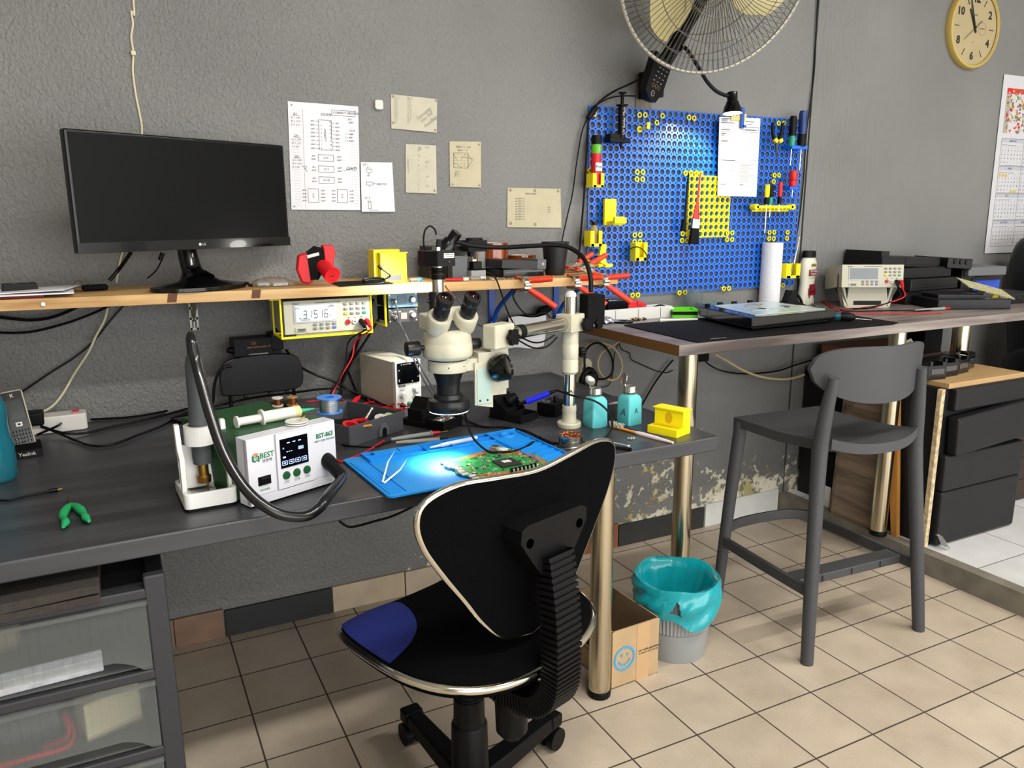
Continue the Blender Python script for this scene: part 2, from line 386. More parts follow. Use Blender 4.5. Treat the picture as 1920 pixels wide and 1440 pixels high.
# high counter
HZ = .92
hc = T('high_counter', 'tall grey walnut-look laminate counter with a raw chipboard left end', 'counter', (1.463, 1.807, 0))
o0 = (1.463, 1.807, 0)
m = MB(); m.box((1.07, .309, HZ - .0165), (2.14, .618, .033)); m.m[5] = 1
m.obj('countertop', [LAMI, MDF], hc, bev=.002)
steel_leg(1.572, 1.895, 0, HZ - .033, .03, hc, o0)
steel_leg(2.548, 1.905, .08, HZ - .033, .03, hc, o0)
lg = steel_leg(3.075, 2.01, .702, HZ - .033, .033, hc, o0)

# drawer tower
dt = T('drawer_tower', 'black framed plastic drawer tower with three cloudy see-through drawers under the bench', 'drawer unit', (-.19, 1.46, 0))
FRM = pm('charcoal_frame_plastic', '#2b2c30', .5); CLOUD = pm('cloudy_drawer_plastic', '#c6cac9', .25, trans=.85, ior=1.1, alpha=.62)
m = MB()
for sx in (-1, 1):
    x = sx * .206
    m.prism([(x - .018, 0), (x + .018, 0), (x + .018 - sx * .004, .67), (x - .018 - sx * .004, .67)], -.008, .015, 'y'); m.box((x - sx * .002, .18, .335), (.03, .36, .65))
m.box((0, .37, .33), (.42, .012, .65)); m.box((0, .19, .012), (.42, .36, .024))
for z in (.635, .475, .315, .155): m.box((0, .19, z), (.40, .37, .008)); m.box((0, .004, z + .002), (.40, .022, .02))
m.obj('frame', FRM, dt, bev=.004)
for i, z0 in enumerate((.488, .328, .168)):
    z1 = z0 + .134; q = MB()
    # front panel with the scooped finger pull along its bottom edge
    n = 24; top = []; bot = []
    for k in range(n + 1):
        u = k / n; x = -.185 + .37 * u; d = min(u, 1 - u)
        top.append((x, z1)); bot.append((x, z0 + (.028 * min(1, max(0, (d - .04) / .12)) ** .6 if d > .04 else 0)))
    for k in range(n): q.prism([bot[k], bot[k + 1], top[k + 1], top[k]], -.006, -.003, 'y')
    q.box((0, -.004, z1), (.374, .016, .008))
    for s in (-1, 1): q.box((s * .184, .17, z0 + .067), (.003, .34, .13))
    q.box((0, .17, z0 + .006), (.366, .34, .003)); q.box((0, .338, z0 + .065), (.366, .003, .125))
    q.obj('drawer', CLOUD, dt, recalc=True)
def inside(name, label, cat, c, d, mat, r=None, **kw): return tag(MB().box((0, 0, d[2] / 2), d, r=r).obj(name, mat, loc=c, bev=.002), label, cat, **kw)
inside('label_strip', 'pale grey printed card lying in the top drawer of the tower', 'card', (-.17, 1.475, .497), (.17, .02, .035), pm('pale_card', '#b9bcc2', .5, var=.15, vscale=60), (18, 0, 3))
inside('cardboard_sleeve', 'beige card sleeve at the back left of the top drawer', 'box', (-.28, 1.66, .4985), (.10, .04, .045), pm('beige_card', '#a39672', .8))
inside('black_module', 'black boxy module at the right of the top drawer', 'module', (-.075, 1.58, .4985), (.06, .05, .05), BLKM)
inside('cream_box', 'cream carton with dark print lying in the second drawer', 'box', (-.09, 1.56, .3385), (.10, .06, .075), pm('cream_card', '#c6bd9c', .7), (0, 0, 18))
inside('grey_sleeve', 'dark grey flat box at the left of the second drawer', 'box', (-.235, 1.6, .3385), (.12, .05, .06), GREY)
cable('red_wire_bundle', 'red wires coiled on the floor of the second drawer', [(-.27, 1.50, .345), (-.22, 1.49, .352), (-.16, 1.5, .348), (-.15, 1.53, .36), (-.165, 1.56, .38), (-.16, 1.54, .345), (-.2, 1.52, .345)], .003, RED)
m = MB(); m.lathe([(.001, 0), (.034, 0), (.034, .05), (.001, .05)], n=20, mat=0); tag(m.obj('white_spool', WHT, loc=(-.052, 1.64, .3385)), 'white round spool behind the cream carton in the second drawer', 'spool')
# folded towel in the open tray
m = MB(); P = []
n = 20
for layer, z in ((0, .012), (1, .03)):
    m.grid(lambda u, v, z=z: (-.1 + .2 * u, -.06 + .14 * v, z + .004 * math.sin(u * 9) + (.006 if v < .1 else 0)), 16, 6)
m2 = MB(); m2.tube([(.1, -.06, .012), (-.02, -.062, .008), (-.1, -.06, .010), (-.112, -.06, .02), (-.1, -.058, .031), (.0, -.06, .036), (.1, -.058, .034)], .006, n=8)
TOWEL = pm('grey_brown_towel', '#35302d', .95, var=.15, vscale=80, bump=.5, bscale=400)  # base colour darkened to carry the deep shade under the bench
q = MB()
prof = [(-.1, .0), (.1, .004), (.1, .018), (-.08, .016), (.1, .022), (.1, .036), (-.09, .034), (-.108, .028), (-.114, .016)]
q.prism(prof, -.09, .12, 'y')
tag(q.obj('folded_towel', TOWEL, loc=(-.175, 1.53, .6395), bev=.004), 'folded grey brown towel on the open top tray of the drawer tower', 'towel')

# ------------------------------------------------------------------ office chair
oc = T('office_chair', 'black mesh office chair with chrome edged seat and backrest turned to the bench', 'office chair', (.59, 1.38, 0), 18)
MESH = pm('black_mesh_fabric', '#060608', .8, bump=.9, bscale=700, spec=.05); NAVY = pm('navy_mesh_fabric', '#0a1a66', .85, bump=.8, bscale=700)
def seat_z(x, y): return .455 + .035 * (abs(x) / .225) ** 2.2 + .02 * max(0, -y / .22) ** 2 - .02 * max(0, (y - .12) / .1)
def seat_r(t):
    c, s_ = math.cos(t), math.sin(t); e = 3.0
    return 1 / ((abs(c) / .235) ** e + (abs(s_) / .225) ** e) ** (1 / e)
m = MB(); nr, nt_ = 26, 128
vs = []; fs = []; mi = []
for k in (0, 1):
    for i in range(nr + 1):
        for j in range(nt_):
            t = 2 * PI * j / nt_; r = seat_r(t) * i / nr; x, y = r * math.cos(t), r * math.sin(t)
            zz = seat_z(x, y) + (.042 * (1 - (i / nr) ** 4) if k == 0 else -.03 - .012 * (1 - (i / nr) ** 2))
            vs.append((x, y, zz))
def navy(i, j):
    t = 2 * PI * (j + .5) / nt_; r = seat_r(t) * (i + .5) / nr; x, y = r * math.cos(t), r * math.sin(t)
    return (abs(x) - .235) ** 2 / .16 ** 2 + (y - .16) ** 2 / .21 ** 2 < 1
for k in (0, 1):
    o_ = k * (nr + 1) * nt_
    for i in range(nr):
        for j in range(nt_):
            f = [o_ + i * nt_ + j, o_ + i * nt_ + (j + 1) % nt_, o_ + (i + 1) * nt_ + (j + 1) % nt_, o_ + (i + 1) * nt_ + j]
            m.f.append(f); m.m.append(0); m.s.append(True)
for j in range(nt_):
    a = nr * nt_; b = (nr + 1) * nt_ + nr * nt_
    m.f.append([a + j, a + (j + 1) % nt_, b + (j + 1) % nt_, b + j]); m.m.append(0); m.s.append(True)
m.v = [Vector(v) for v in vs]
seat = m.obj('seat', MESH, oc)
for s in (-1, 1):
    q = MB(); ex, ey = s * .235, .15
    def patch(u, v):
        a = 2 * PI * u; x, y = ex + .155 * v * math.cos(a), ey + .2 * v * math.sin(a); r = math.hypot(x, y); R_ = seat_r(math.atan2(y, x)); k_ = min(1, R_ * .999 / r)
        x, y = x * k_, y * k_; r *= k_
        return (x, y, seat_z(x, y) + .042 * (1 - (r / R_) ** 4) + .0012)
    q.grid(patch, 72, 14); part_label(q.obj('seat_patch', NAVY, oc, ang=80), 'navy blue corner patch of the seat')
e = MB(); ring = []
for j in range(nt_ + 1):
    t = 2 * PI * j / nt_; r = seat_r(t) + .003; x, y = r * math.cos(t), r * math.sin(t); ring.append((x, y, seat_z(x, y) - .012))
e.tube(ring, .0085, n=10, k=2); part_label(e.obj('seat_rim', CHR, oc), 'chrome seat rim')
# backrest outline in local (x, z)
BH = [(.07, .535), (.12, .583), (.16, .64), (.208, .708), (.243, .765), (.255, .81), (.24, .842), (.18, .858), (.1, .852)]
BO = [(0, .516)] + [(-x, z) for x, z in BH] + [(0, .843)] + BH[::-1]
loop = [(p.x, p.y) for p in crom([(a, b, 0) for a, b in BO + BO[:1]], 5)[:-1]]
def back_y(x, z): return -.185 + .34 * x * x - .05 * (z - .6)
m = MB(); N = len(loop); cx, cz = 0, .72; R = 9; vs = []
for k in (0, 1):
    for i in range(R + 1):
        for x, z in loop:
            u = i / R; X, Z = cx + (x - cx) * u, cz + (z - cz) * u
            vs.append((X, back_y(X, Z) + (.03 * (1 - u ** 3) + .006 if k else -.006), Z))
m.v = [Vector(v) for v in vs]
for k in (0, 1):
    o_ = k * (R + 1) * N
    for i in range(R):
        for j in range(N): m.f.append([o_ + i * N + j, o_ + i * N + (j + 1) % N, o_ + (i + 1) * N + (j + 1) % N, o_ + (i + 1) * N + j]); m.m.append(0); m.s.append(True)
for j in range(N):
    a = R * N; b = (R + 1) * N + R * N
    m.f.append([a + j, a + (j + 1) % N, b + (j + 1) % N, b + j]); m.m.append(0); m.s.append(True)
m.obj('backrest', MESH, oc)
e = MB(); e.tube([(x, back_y(x, z) + .001, z) for x, z in loop + loop[:1]], .0068, n=10, k=1); part_label(e.obj('backrest_rim', CHR, oc), 'chrome backrest rim')
# bracket, ribbed spine, mechanism, column, star base
m = MB(); m.prism([(-.088, .742), (-.06, .7), (-.035, .668), (.035, .668), (.06, .7), (.088, .742), (.086, .764), (.07, .772), (-.07, .772), (-.086, .764)], -.245, -.195, 'y')
for s in (-1, 1): m.cyl((s * .066, -.2465, .738), (s * .066, -.244, .738), .009, mat=1)
m.obj('back_bracket', [BLK, pm('dark_hole', '#010101', .9, spec=0)], oc, bev=.008, seg=3)
m = MB(); path = crom([(0, -.24, .70), (0, -.256, .60), (0, -.262, .50), (0, -.255, .43), (0, -.22, .387), (0, -.16, .372), (0, -.09, .375), (0, -.03, .385)], 8)
# square-section bellows
for i in range(len(path) - 1):
    p, q2 = path[i], path[i + 1]; d = (q2 - p); a = Vector((1, 0, 0)); b = d.normalized().cross(a)
    for t, wv in ((.0, .034), (.55, .034), (.6, .029), (.95, .029)):
        c = p + d * t; o_ = len(m.v)
        for sx, sy in ((-1, -1), (1, -1), (1, 1), (-1, 1)): m.v.append(c + a * sx * wv + b * sy * wv * .62)
        if o_:
            for k in range(4): m.f.append([o_ - 4 + k, o_ - 4 + (k + 1) % 4, o_ + (k + 1) % 4, o_ + k]); m.m.append(0); m.s.append(False)
m.obj('spine', BLK, oc)
m = MB(); m.box((0, 0, .395), (.16, .2, .035)); m.box((0, -.04, .372), (.09, .13, .03)); m.obj('tilt_mechanism', BLK, oc, bev=.005)
m = MB(); m.cyl((-.0, -.13, .385), (0, -.13, .35), .03); m.lathe([(.001, .262), (.02, .265), (.032, .28), (.034, .34), (.03, .352), (.001, .352)], (0, -.13, 0), n=24); m.obj('tilt_knob', BLK, oc)
m = MB(); m.lathe([(.001, .39), (.028, .39), (.028, .30), (.030, .298), (.030, .295), (.033, .292), (.034, .235), (.037, .232), (.039, .228), (.041, .12), (.043, .085), (.001, .085)], n=32); m.obj('gas_column', BLK, oc)
for i in range(5):
    a = math.radians(90 + 72 * i - 12); st = MB()
    st.prism([(-.03, .06), (.03, .06), (.026, .105), (-.026, .105)], .02, .29, 'x')
    for v in st.v:
        if v.x > .2: v.z = v.z * .75 + .012; v.y *= .75
    st.box((.295, 0, .076), (.04, .05, .034)); st.xf(Matrix.Rotation(a, 4, 'Z'))
    l = st.obj('base_arm', BLK, oc, bev=.006)
    c = MB()
    for s in (-1, 1): c.cyl((.295, s * .008, .028), (.295, s * .026, .028), .028, n=20)
    c.cyl((.295, 0, .03), (.295, 0, .075), .006); c.xf(Matrix.Rotation(a, 4, 'Z')); c.obj('caster', BLK, l)

# ------------------------------------------------------------------ bar stool
bs = T('bar_stool', 'dark grey moulded plastic bar stool with curved backrest beside the high counter', 'bar stool', (1.957, 1.687, 0), -3)
STOOLM = pm('anthracite_moulded_plastic', '#3d3e41', .5, bump=.04, bscale=600)
# local frame: back towards -y
def leg(pts, r, nm): return MB().tube(pts, r, n=16, k=6).obj(nm, STOOLM, bs)
SZ = .645
leg([(-.232, -.227, 0), (-.219, -.205, .3), (-.205, -.185, .6), (-.205, -.192, .72), (-.203, -.212, .855)], [.0185, .02, .021, .022, .02, .015], 'leg')
leg([(.232, -.227, 0), (.207, -.205, .3), (.181, -.185, .6), (.165, -.192, .72), (.14, -.208, .855)], [.0185, .02, .021, .022, .02, .015], 'leg')
for s in (-1, 1): leg([(s * .215, .21, 0), (s * .197 - (.01 if s > 0 else 0), .197, .33), (s * .178 - (.02 if s > 0 else 0), .183, SZ - .012)], [.0175, .02, .0215], 'leg')
m = MB()
def seatp(u, v, dz=0):
    y = -.205 + .405 * v; wd = .195 - .012 * (1 - v) ; x = (-1 + 2 * u) * (wd - .013) - .013
    if v < .25: y -= .045 * (1 - (2 * u - 1) ** 2) * (1 - v / .25)
    return (x, y, SZ + .012 * max(0, 1 - v * 4) ** 2 + .018 * (abs(2 * u - 1) ** 3) * max(0, 1 - v * 2) - .006 * math.sin(PI * u) * math.sin(PI * min(1, v * 1.2)) + dz)
m.grid(lambda u, v: seatp(u, v), 20, 20); m.grid(lambda u, v: seatp(u, v, -.03), 20, 20)
for e_ in range(4):
    m.grid(lambda u, v, e_=e_: seatp(*[(u, 0), (u, 1), (0, u), (1, u)][e_], -.03 * v), 20, 1)
o = m.obj('seat', STOOLM, bs); b_ = bmesh.new(); b_.from_mesh(o.data); bmesh.ops.remove_doubles(b_, verts=b_.verts, dist=1e-4); bmesh.ops.recalc_face_normals(b_, faces=b_.faces); b_.to_mesh(o.data); b_.free(); o.data.set_sharp_from_angle(angle=math.radians(38))
m = MB()
def br(u, v, t):
    ang = (u * 2 - 1); x = .222 * ang; hw = math.sqrt(max(0., 1 - abs(ang) ** 3.2)); z = .852 + .082 * (v * 2 - 1) * hw + .02 * ang * ang
    y = -.232 + .085 * ang * ang - .04 * (z - .85) + t
    return (x - .012, y, z)
m.grid(lambda u, v: br(u, v, -.006), 36, 8); m.grid(lambda u, v: br(u, v, .006), 36, 8)
for e_ in (0, 1): m.grid(lambda u, v, e_=e_: br(u, e_, -.006 + .012 * v), 36, 1)
o = m.obj('backrest', STOOLM, bs); b_ = bmesh.new(); b_.from_mesh(o.data); bmesh.ops.remove_doubles(b_, verts=b_.verts, dist=1e-4); bmesh.ops.recalc_face_normals(b_, faces=b_.faces); b_.to_mesh(o.data); b_.free(); o.data.set_sharp_from_angle(angle=math.radians(50))
def bar(pts, w_, h_, nm):
    q = MB(); P = crom(pts, 6)
    for i, p in enumerate(P):
        d = (P[min(i + 1, len(P) - 1)] - P[max(0, i - 1)]).normalized(); a = Vector((d.y, -d.x, 0)).normalized(); o_ = len(q.v)
        for sx, sz in ((-1, -1), (1, -1), (1, 1), (-1, 1)): q.v.append(p + a * sx * w_ + Vector((0, 0, sz * h_)))
        if i:
            for k in range(4): q.f.append([o_ - 4 + k, o_ - 4 + (k + 1) % 4, o_ + (k + 1) % 4, o_ + k]); q.m.append(0); q.s.append(True)
    for k in (0, len(q.v) - 4): q.f.append([k, k + 1, k + 2, k + 3]); q.m.append(0); q.s.append(True)
    return q.obj(nm, STOOLM, bs, bev=.003)
bar([(-.211, .206, .215), (-.219, 0, .215), (-.222, -.208, .215)], .008, .017, 'stretcher')
bar([(.211, .206, .215), (.219, 0, .215), (.222, -.208, .215)], .008, .017, 'stretcher')
bar([(-.207, .202, .235), (-.1, .262, .235), (.1, .262, .235), (.207, .202, .235)], .006, .018, 'stretcher')
m = MB(); m.box((0, -.125, .226), (.42, .055, .006)); m.box((0, -.15, .215), (.42, .006, .026)); m.box((0, -.1, .215), (.42, .006, .026))
for x in (-.12, 0, .12): m.box((x, -.152, .216), (.004, .012, .02))
m.obj('footrest', STOOLM, bs, bev=.002)

# ------------------------------------------------------------------ waste bin with liner
wbn = T('waste_bin', 'grey ribbed waste bin with a turquoise liner beside the cardboard box', 'waste bin', (1.42, 1.722, 0)); wbn.scale = (.87, .87, .87)
BINM = pm('silver_grey_plastic', '#8c8f90', .4); LINER = pm('turquoise_bag_film', '#0f95a0', .22, bump=.5, bscale=35, coat=.3)
m = MB(); prof = [(.001, .004), (.096, .004), (.105, .0), (.108, .008), (.116, .105)]
m.lathe(prof, n=72); o_ = len(m.v); n = 120
for z, r0_ in ((.107, .117), (.262, .134)):
    for i in range(n): t = 2 * PI * i / n; r = r0_ + (.0022 if i % 2 else -.001); m.v.append(Vector((r * math.cos(t), r * math.sin(t), z)))
for i in range(n): m.f.append([o_ + i, o_ + (i + 1) % n, o_ + n + (i + 1) % n, o_ + n + i]); m.m.append(0); m.s.append(False)
m.lathe([(.134, .262), (.139, .266), (.139, .274), (.135, .275), (.129, .27), (.112, .1), (.1, .012), (.001, .012)], n=48)
m.obj('tub', BINM, wbn)
random.seed(5)
m = MB(); n = 240
ph = [random.random() * 6 for _ in range(8)]
def wob(t, k): return sum(math.sin(t * f + ph[i] + k * 1.3) / (1 + i) for i, f in enumerate((3, 7, 11, 17, 23)))
rows = []
for k in range(34):
    row = []
    for i in range(n):
        t = 2 * PI * i / n
        if k < 8:      # inside, hanging down
            u = k / 7; z = .10 + .172 * u; r = .098 + .026 * u + .007 * wob(t, k * .4) * (1 - u * .75) - .012 * (1 - u)
        else:
            u = (k - 8) / 25; drop = .085 + .04 * math.sin(t * 1 + 3.4) + .012 * math.sin(3 * t) + .006 * math.sin(9 * t)
            z = .281 + .004 * math.sin(5 * t) - drop * u; r = .1445 + .008 * math.sin(PI * u) + .0042 * wob(t, u * 7) * min(1, u * 3)
        row.append((r * math.cos(t), r * math.sin(t), z))
    rows.append(row)
o_ = len(m.v)
for row in rows: m.v += [Vector(p) for p in row]
for k in range(33):
    for i in range(n):
        tt = (i / n * 360)
        u = (k - 8) / 25
        if .3 < u < .72 and -(u - .22) * 20 < tt - 233 < (u - .22) * 9: continue
        m.f.append([o_ + k * n + i, o_ + k * n + (i + 1) % n, o_ + (k + 1) * n + (i + 1) % n, o_ + (k + 1) * n + i]); m.m.append(0); m.s.append(True)
m.obj('liner', LINER, wbn, ang=70, recalc=False)
# ------------------------------------------------------------------ cardboard box
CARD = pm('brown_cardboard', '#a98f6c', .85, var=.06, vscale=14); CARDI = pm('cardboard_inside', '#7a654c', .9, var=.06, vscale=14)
TAPE = pm('tan_parcel_tape', '#b4946c', .35); CINK = pm('black_print', '#151414', .8); CBLUE = pm('blue_print', '#2f97cf', .8)
cb = T('cardboard_box', 'open cardboard box printed with a blue smile behind the bench leg', 'cardboard box', (1.2035, 1.755, 0), 3)
m = MB(); wx, wy, hz, t = .165, .25, .175, .004
rag = lambda n_, s: [random.uniform(-.002, .003) for _ in range(n_)]
def wallp(x0, y0, x1, y1, mat):
    nn = 14
    for i in range(nn):
        a, b = i / nn, (i + 1) / nn; za, zb = hz + random.uniform(-.003, .003), hz + random.uniform(-.003, .003)
        A = Vector((x0 + (x1 - x0) * a, y0 + (y1 - y0) * a, 0)); B = Vector((x0 + (x1 - x0) * b, y0 + (y1 - y0) * b, 0)); d = (B - A).normalized(); nrm = Vector((-d.y, d.x, 0)) * t
        m.add([A, B, B + Vector((0, 0, hz)), A + Vector((0, 0, hz)), A + nrm, B + nrm, B + nrm + Vector((0, 0, hz)), A + nrm + Vector((0, 0, hz))], [(0, 1, 2, 3), (2, 3, 7, 6)], 0, False); m.add([A + nrm, B + nrm, B + nrm + Vector((0, 0, hz)), A + nrm + Vector((0, 0, hz))], [(0, 1, 2, 3)], 1, False)
X, Y = wx / 2, wy / 2
wallp(-X, -Y, X, -Y, 0); wallp(X, -Y, X, Y, 0); wallp(X, Y, -X, Y, 0); wallp(-X, Y, -X, -Y, 0)
m.box((0, 0, .002), (wx, wy, .004), 1)
FM = TR((0, -Y - .0006, 0), (90, 0, 0))
m.box((.025, -Y - .0006, hz / 2), (.045, .0008, hz), 2)
def arc(cx, cy, r0, r1, a0, a1, mat, M, n_=24):
    vs = []
    for i in range(n_ + 1):
        a = math.radians(a0 + (a1 - a0) * i / n_)
        for r in (r0, r1): vs.append(M @ Vector((cx + r * math.cos(a), cy + r * math.sin(a), .0012)))
    m.add(vs, [(2 * i, 2 * i + 1, 2 * i + 3, 2 * i + 2) for i in range(n_)], mat, False)
arc(-.04, .085, .031, .037, 0, 360, 4, FM); arc(-.04, .085, .017, .022, 195, 345, 4, FM)
for s in (-1, 1): arc(-.04 + s * .01, .096, 0, .004, 0, 360, 4, FM, 10)
m.text('our smile guarantee', .0095, FM @ TR((.008, .092, .001)), 3, al='LEFT'); m.text('we sell great value, every day', .006, FM @ TR((.008, .083, .001)), 3, al='LEFT')
LM = TR((-X - .0006, 0, 0), (90, 0, -90))
m.text('takealot', .056, LM @ TR((-.005, .10, .001)), 3, bold=.03); m.text('south africa online store', .012, LM @ TR((0, .07, .001)), 3)
m.obj('carton', [CARD, CARDI, TAPE, CINK, CBLUE], cb)
# ------------------------------------------------------------------ black chest of drawers on the raised floor
BKC = pm('worn_black_cabinet', '#111215', .5, var=.12, vscale=10, spec=.35)
kc = T('chest_of_drawers', 'worn black chest of drawers with a crooked drawer and bare wooden top', 'chest of drawers', (2.605, 1.72, .078), 0)
m = MB(); m.box((.24, .19, .30), (.46, .32, .60), 0)
m.box((.0, .03, .30), (.02, .02, .605), 1)
m.obj('carcass', [BKC, pm('bare_edge', '#b8a584', .8, var=.3, vscale=60)], kc, bev=.003)
m = MB(); m.box((.25, .185, .611), (.45, .33, .02)); part_label(m.obj('top', PLYW, kc, bev=.002), 'bare pale wood top')
for z, h, dx, ry, dy in ((.56, .085, .02, 0, 0), (.44, .145, .02, -3.5, -.02), (.285, .14, .0, 0, 0), (.11, .21, .0, 0, 0)):
    q = MB(); q.box((.26 + dx, .022 + dy, z), (.47, .045, h), r=(0, ry, 0)); q.obj('drawer', BKC, kc, bev=.01, seg=3)
# ------------------------------------------------------------------ hot air station, gun and holder
st = T('hot_air_station', 'white fronted green hot air rework station reading BST-863 on the bench', 'hot air station', (.2895, 1.555, DZ), 21.9)
GRN = pm('green_painted_steel', '#1f4a2c', .45, bump=.06, bscale=900); SWHT = pm('station_white_plastic', '#cdced6', .35); LGRN = pm('green_lettering', '#0f6a3c', .5)
SCR = pm('black_display', '#05060a', .12, coat=.5); LED = pm('blue_white_segments', '#9fb4ff', .4, emit='#a8bcff', estr=1.6); OLET = pm('orange_lettering', '#e07a2a', .5)
m = MB(); m.box((0, .15, .0715), (.196, .23, .137)); m.box((0, .15, .003), (.16, .2, .006), 1); m.obj('body', [GRN, BLK], st, bev=.003)
m = MB()
m.prism([(-.102, .004), (.102, .004), (.102, .139), (-.102, .139)], 0, .036, 'y')
for x0, x1 in ((-.102, -.0425), (-.0405, .045), (.047, .102)): m.prism([(x0, .024), (x1, .024), (x1, .138), (x0, .138)], -.006 if x0 == -.0405 else -.002, .01, 'y')
m.prism([(-.102, .006), (.102, .006), (.102, .022), (-.102, .022)], -.005, .01, 'y')
PM = TR((0, -.0022, 0), (90, 0, 0)); PM2 = TR((0, -.0062, 0), (90, 0, 0))
m.text('BEST', .0150, PM @ TR((-.060, .101, 0)), 1, bold=.02); m.text('倍思特', .0075, PM @ TR((-.060, .090, 0)), 2)
m.text('BST-863', .0135, PM @ TR((.0755, .112, 0)), 1, sx=.9, bold=.035); m.text('HEAT GUN STATION', .0056, PM @ TR((.0755, .1015, 0)), 1, sx=.95, bold=.02)
m.text('POWER', .0064, PM @ TR((-.069, .032, 0)), 1)
for x, t in ((-.022, 'CH1'), (.002, 'CH2'), (.026, 'CH3')): m.text(t, .0065, PM2 @ TR((x, .036, 0)), 1)
for x0 in (-.0925, -.084):
    m.prism([(x0, .094), (x0 + .0075, .091), (x0 + .0075, .103), (x0, .106)], -.0026, -.0018, 'y', 1)
m.prism([(-.0925, .1075), (-.0845, .1045), (-.0765, .1075), (-.0845, .1105)], -.0026, -.0018, 'y', 3)
m.text('BE', .0095, PM @ TR((-.0845, .0985, .0006)), 0)
m.obj('front_panel', [SWHT, LGRN, INK, OLET], st, bev=.0015)
m = MB(); m.prism([(-.033, .066), (.031, .066), (.031, .126), (-.033, .126)], -.0072, -.004, 'y')
SM = TR((0, -.0076, 0), (90, 0, 0))
for x in (-.014, -.001, .012): m.box((x, -.0076, .1165), (.006, .0006, .0018), 1)
for x in (-.018, -.013, -.008): m.box((x, -.0076, .0985), (.003, .0006, .001), 1)
m.text('000', .0105, SM @ TR((.014, .1005, 0)), 1, sx=.8); m.text('A', .005, SM @ TR((-.026, .107, 0)), 1); m.box((-.025, -.0076, .0885), (.006, .0006, .003), 1)
for x in (-.0245, -.0095, .0055, .0205):
    for a, b, c, d in ((0, .004, .011, .0006), (0, -.004, .011, .0006), (.0055, 0, .0006, .008), (-.0055, 0, .0006, .008), (0, 0, .005, .002)): m.box((x + a, -.0076, .0765 + b), (c, .0006, d), 1)
m.obj('display', [SCR, LED], st)
for x in (-.022, .002, .026):
    m = MB(); m.lathe([(.0001, -.004), (.007, -.0035), (.0088, 0), (.0088, .004)], (x, -.006, .050), ax='y', n=20); m.obj('channel_button', pm('green_button', '#174d2a', .35), st)
m = MB(); m.prism([(-.083, .042), (-.055, .042), (-.055, .060), (-.083, .060)], -.004, 0, 'y'); m.box((-.069, -.005, .051), (.02, .006, .013), 0, (12, 0, 0)); m.obj('power_switch', [BLK], st, bev=.001)
m = MB(); m.lathe([(.0001, .01), (.014, .01), (.0155, 0), (.0155, -.012), (.013, -.024), (.013, -.05), (.011, -.052), (.0001, -.05)], ax='y', n=24); m.xf(TR((.079, -.002, .056), (28, 0, 0))); m.obj('hose_socket', BLK, st)
# gun with its hose
hg = T('hot_air_gun', 'grey hot air handpiece with brass nozzle standing in the white holder', 'hot air gun', (.125, 1.64, .80))
ho = (.125, 1.64, .80)
GHND = pm('grey_handle_plastic', '#454a4c', .5)
m = MB(); m.lathe([(.0001, 0), (.0175, 0), (.0185, .012), (.0185, .035), (.0205, .04), (.0205, .055), (.019, .07), (.017, .14), (.0165, .2), (.014, .214), (.011, .222), (.0001, .222)], (0, 0, .01), n=28); m.obj('handle', GHND, hg)
m = MB(); m.lathe([(.0001, -.03), (.014, -.03), (.0145, -.018), (.0125, -.016), (.0105, -.014), (.0105, .012), (.0001, .012)], n=24); m.obj('nozzle', BRASS, hg)
HOSE = pm('black_ribbed_hose', '#0c0c10', .25, coat=.3)
HS_ = Matrix.Translation((.2895, 1.555, DZ)) @ rotm((0, 0, 21.9)) @ TR((.079, -.002, .056), (28, 0, 0))
hp = [W(HS_ @ Vector((0, -h_, 0)), ho) for h_ in (.03, .055)] + [W(p, ho) for p in [(0.3297,1.46,0.7585), (0.3098,1.44,0.748), (0.2787,1.43,0.7409), (0.2303,1.43,0.7562), (0.1845,1.455,0.7978), (0.153,1.5,0.8643), (0.1376,1.545,0.9384), (0.1291,1.58,0.9999), (0.126,1.6,1.0311)]] + [(-.002, -.03, .262), (.0, -.008, .268), (0, 0, .235)]
m = MB(); m.tube(hp, .0105, n=14, k=10); m.obj('hose', HOSE, hg)
HOLD = pm('white_holder_plastic', '#dcdcda', .35)
hh = T('gun_holder', 'white moulded holder carrying the hot air handpiece left of the station', 'holder', (.125, 1.628, DZ), 3)
m = MB(); P = rrect(.098, .15, .012); Q = rrect(.082, .132, .01)
n = len(P)
for z0, z1 in ((.006, .036),):
    for k, (A, za, zb) in enumerate(((P, z0, z1), (Q, z0, z1))):
        m.add([(x, y, za) for x, y in A] + [(x, y, zb - (.012 * (y + .07) / .14 if k < 2 else 0)) for x, y in A], [(i, (i + 1) % n, n + (i + 1) % n, n + i) for i in range(n)])
    a = len(m.v) - 4 * n
    m.f += [[a + n + i, a + n + (i + 1) % n, a + 3 * n + (i + 1) % n, a + 3 * n + i] for i in range(n)]; m.m += [0] * n; m.s += [True] * n
m.prism(Q, .006, .010)
for s in (-1, 1):
    x = s * .043
    m.prism([(-.048, .02), (-.034, .02), (-.034, .092), (-.022, .098), (-.006, .15), (.006, .155), (.006, .135), (-.012, .085), (-.02, .02)] if 0 else [(-.045, .02), (-.028, .02), (-.028, .086), (.004, .10), (.012, .158), (-.004, .158), (-.02, .112), (-.045, .10)], x - .005, x + .005, 'x')
m.box((0, .035, .06), (.086, .006, .09), 0, (-10, 0, 0))
m.prism([(-.05, .098), (.05, .098), (.05, .106), (-.05, .106)], -.03, -.02, 'y') if 0 else None
m.obj('frame', HOLD, hh, bev=.002)
m = MB()
for i in range(24):
    a0, a1 = math.radians(-240 + i * 12.5), math.radians(-240 + (i + 1) * 12.5)
    if i < 24:
        c = [(math.cos(a) * r, math.sin(a) * r + .012) for a, r in ((a0, .0215), (a1, .0215), (a1, .030), (a0, .030))]; m.prism(c, .112, .15)
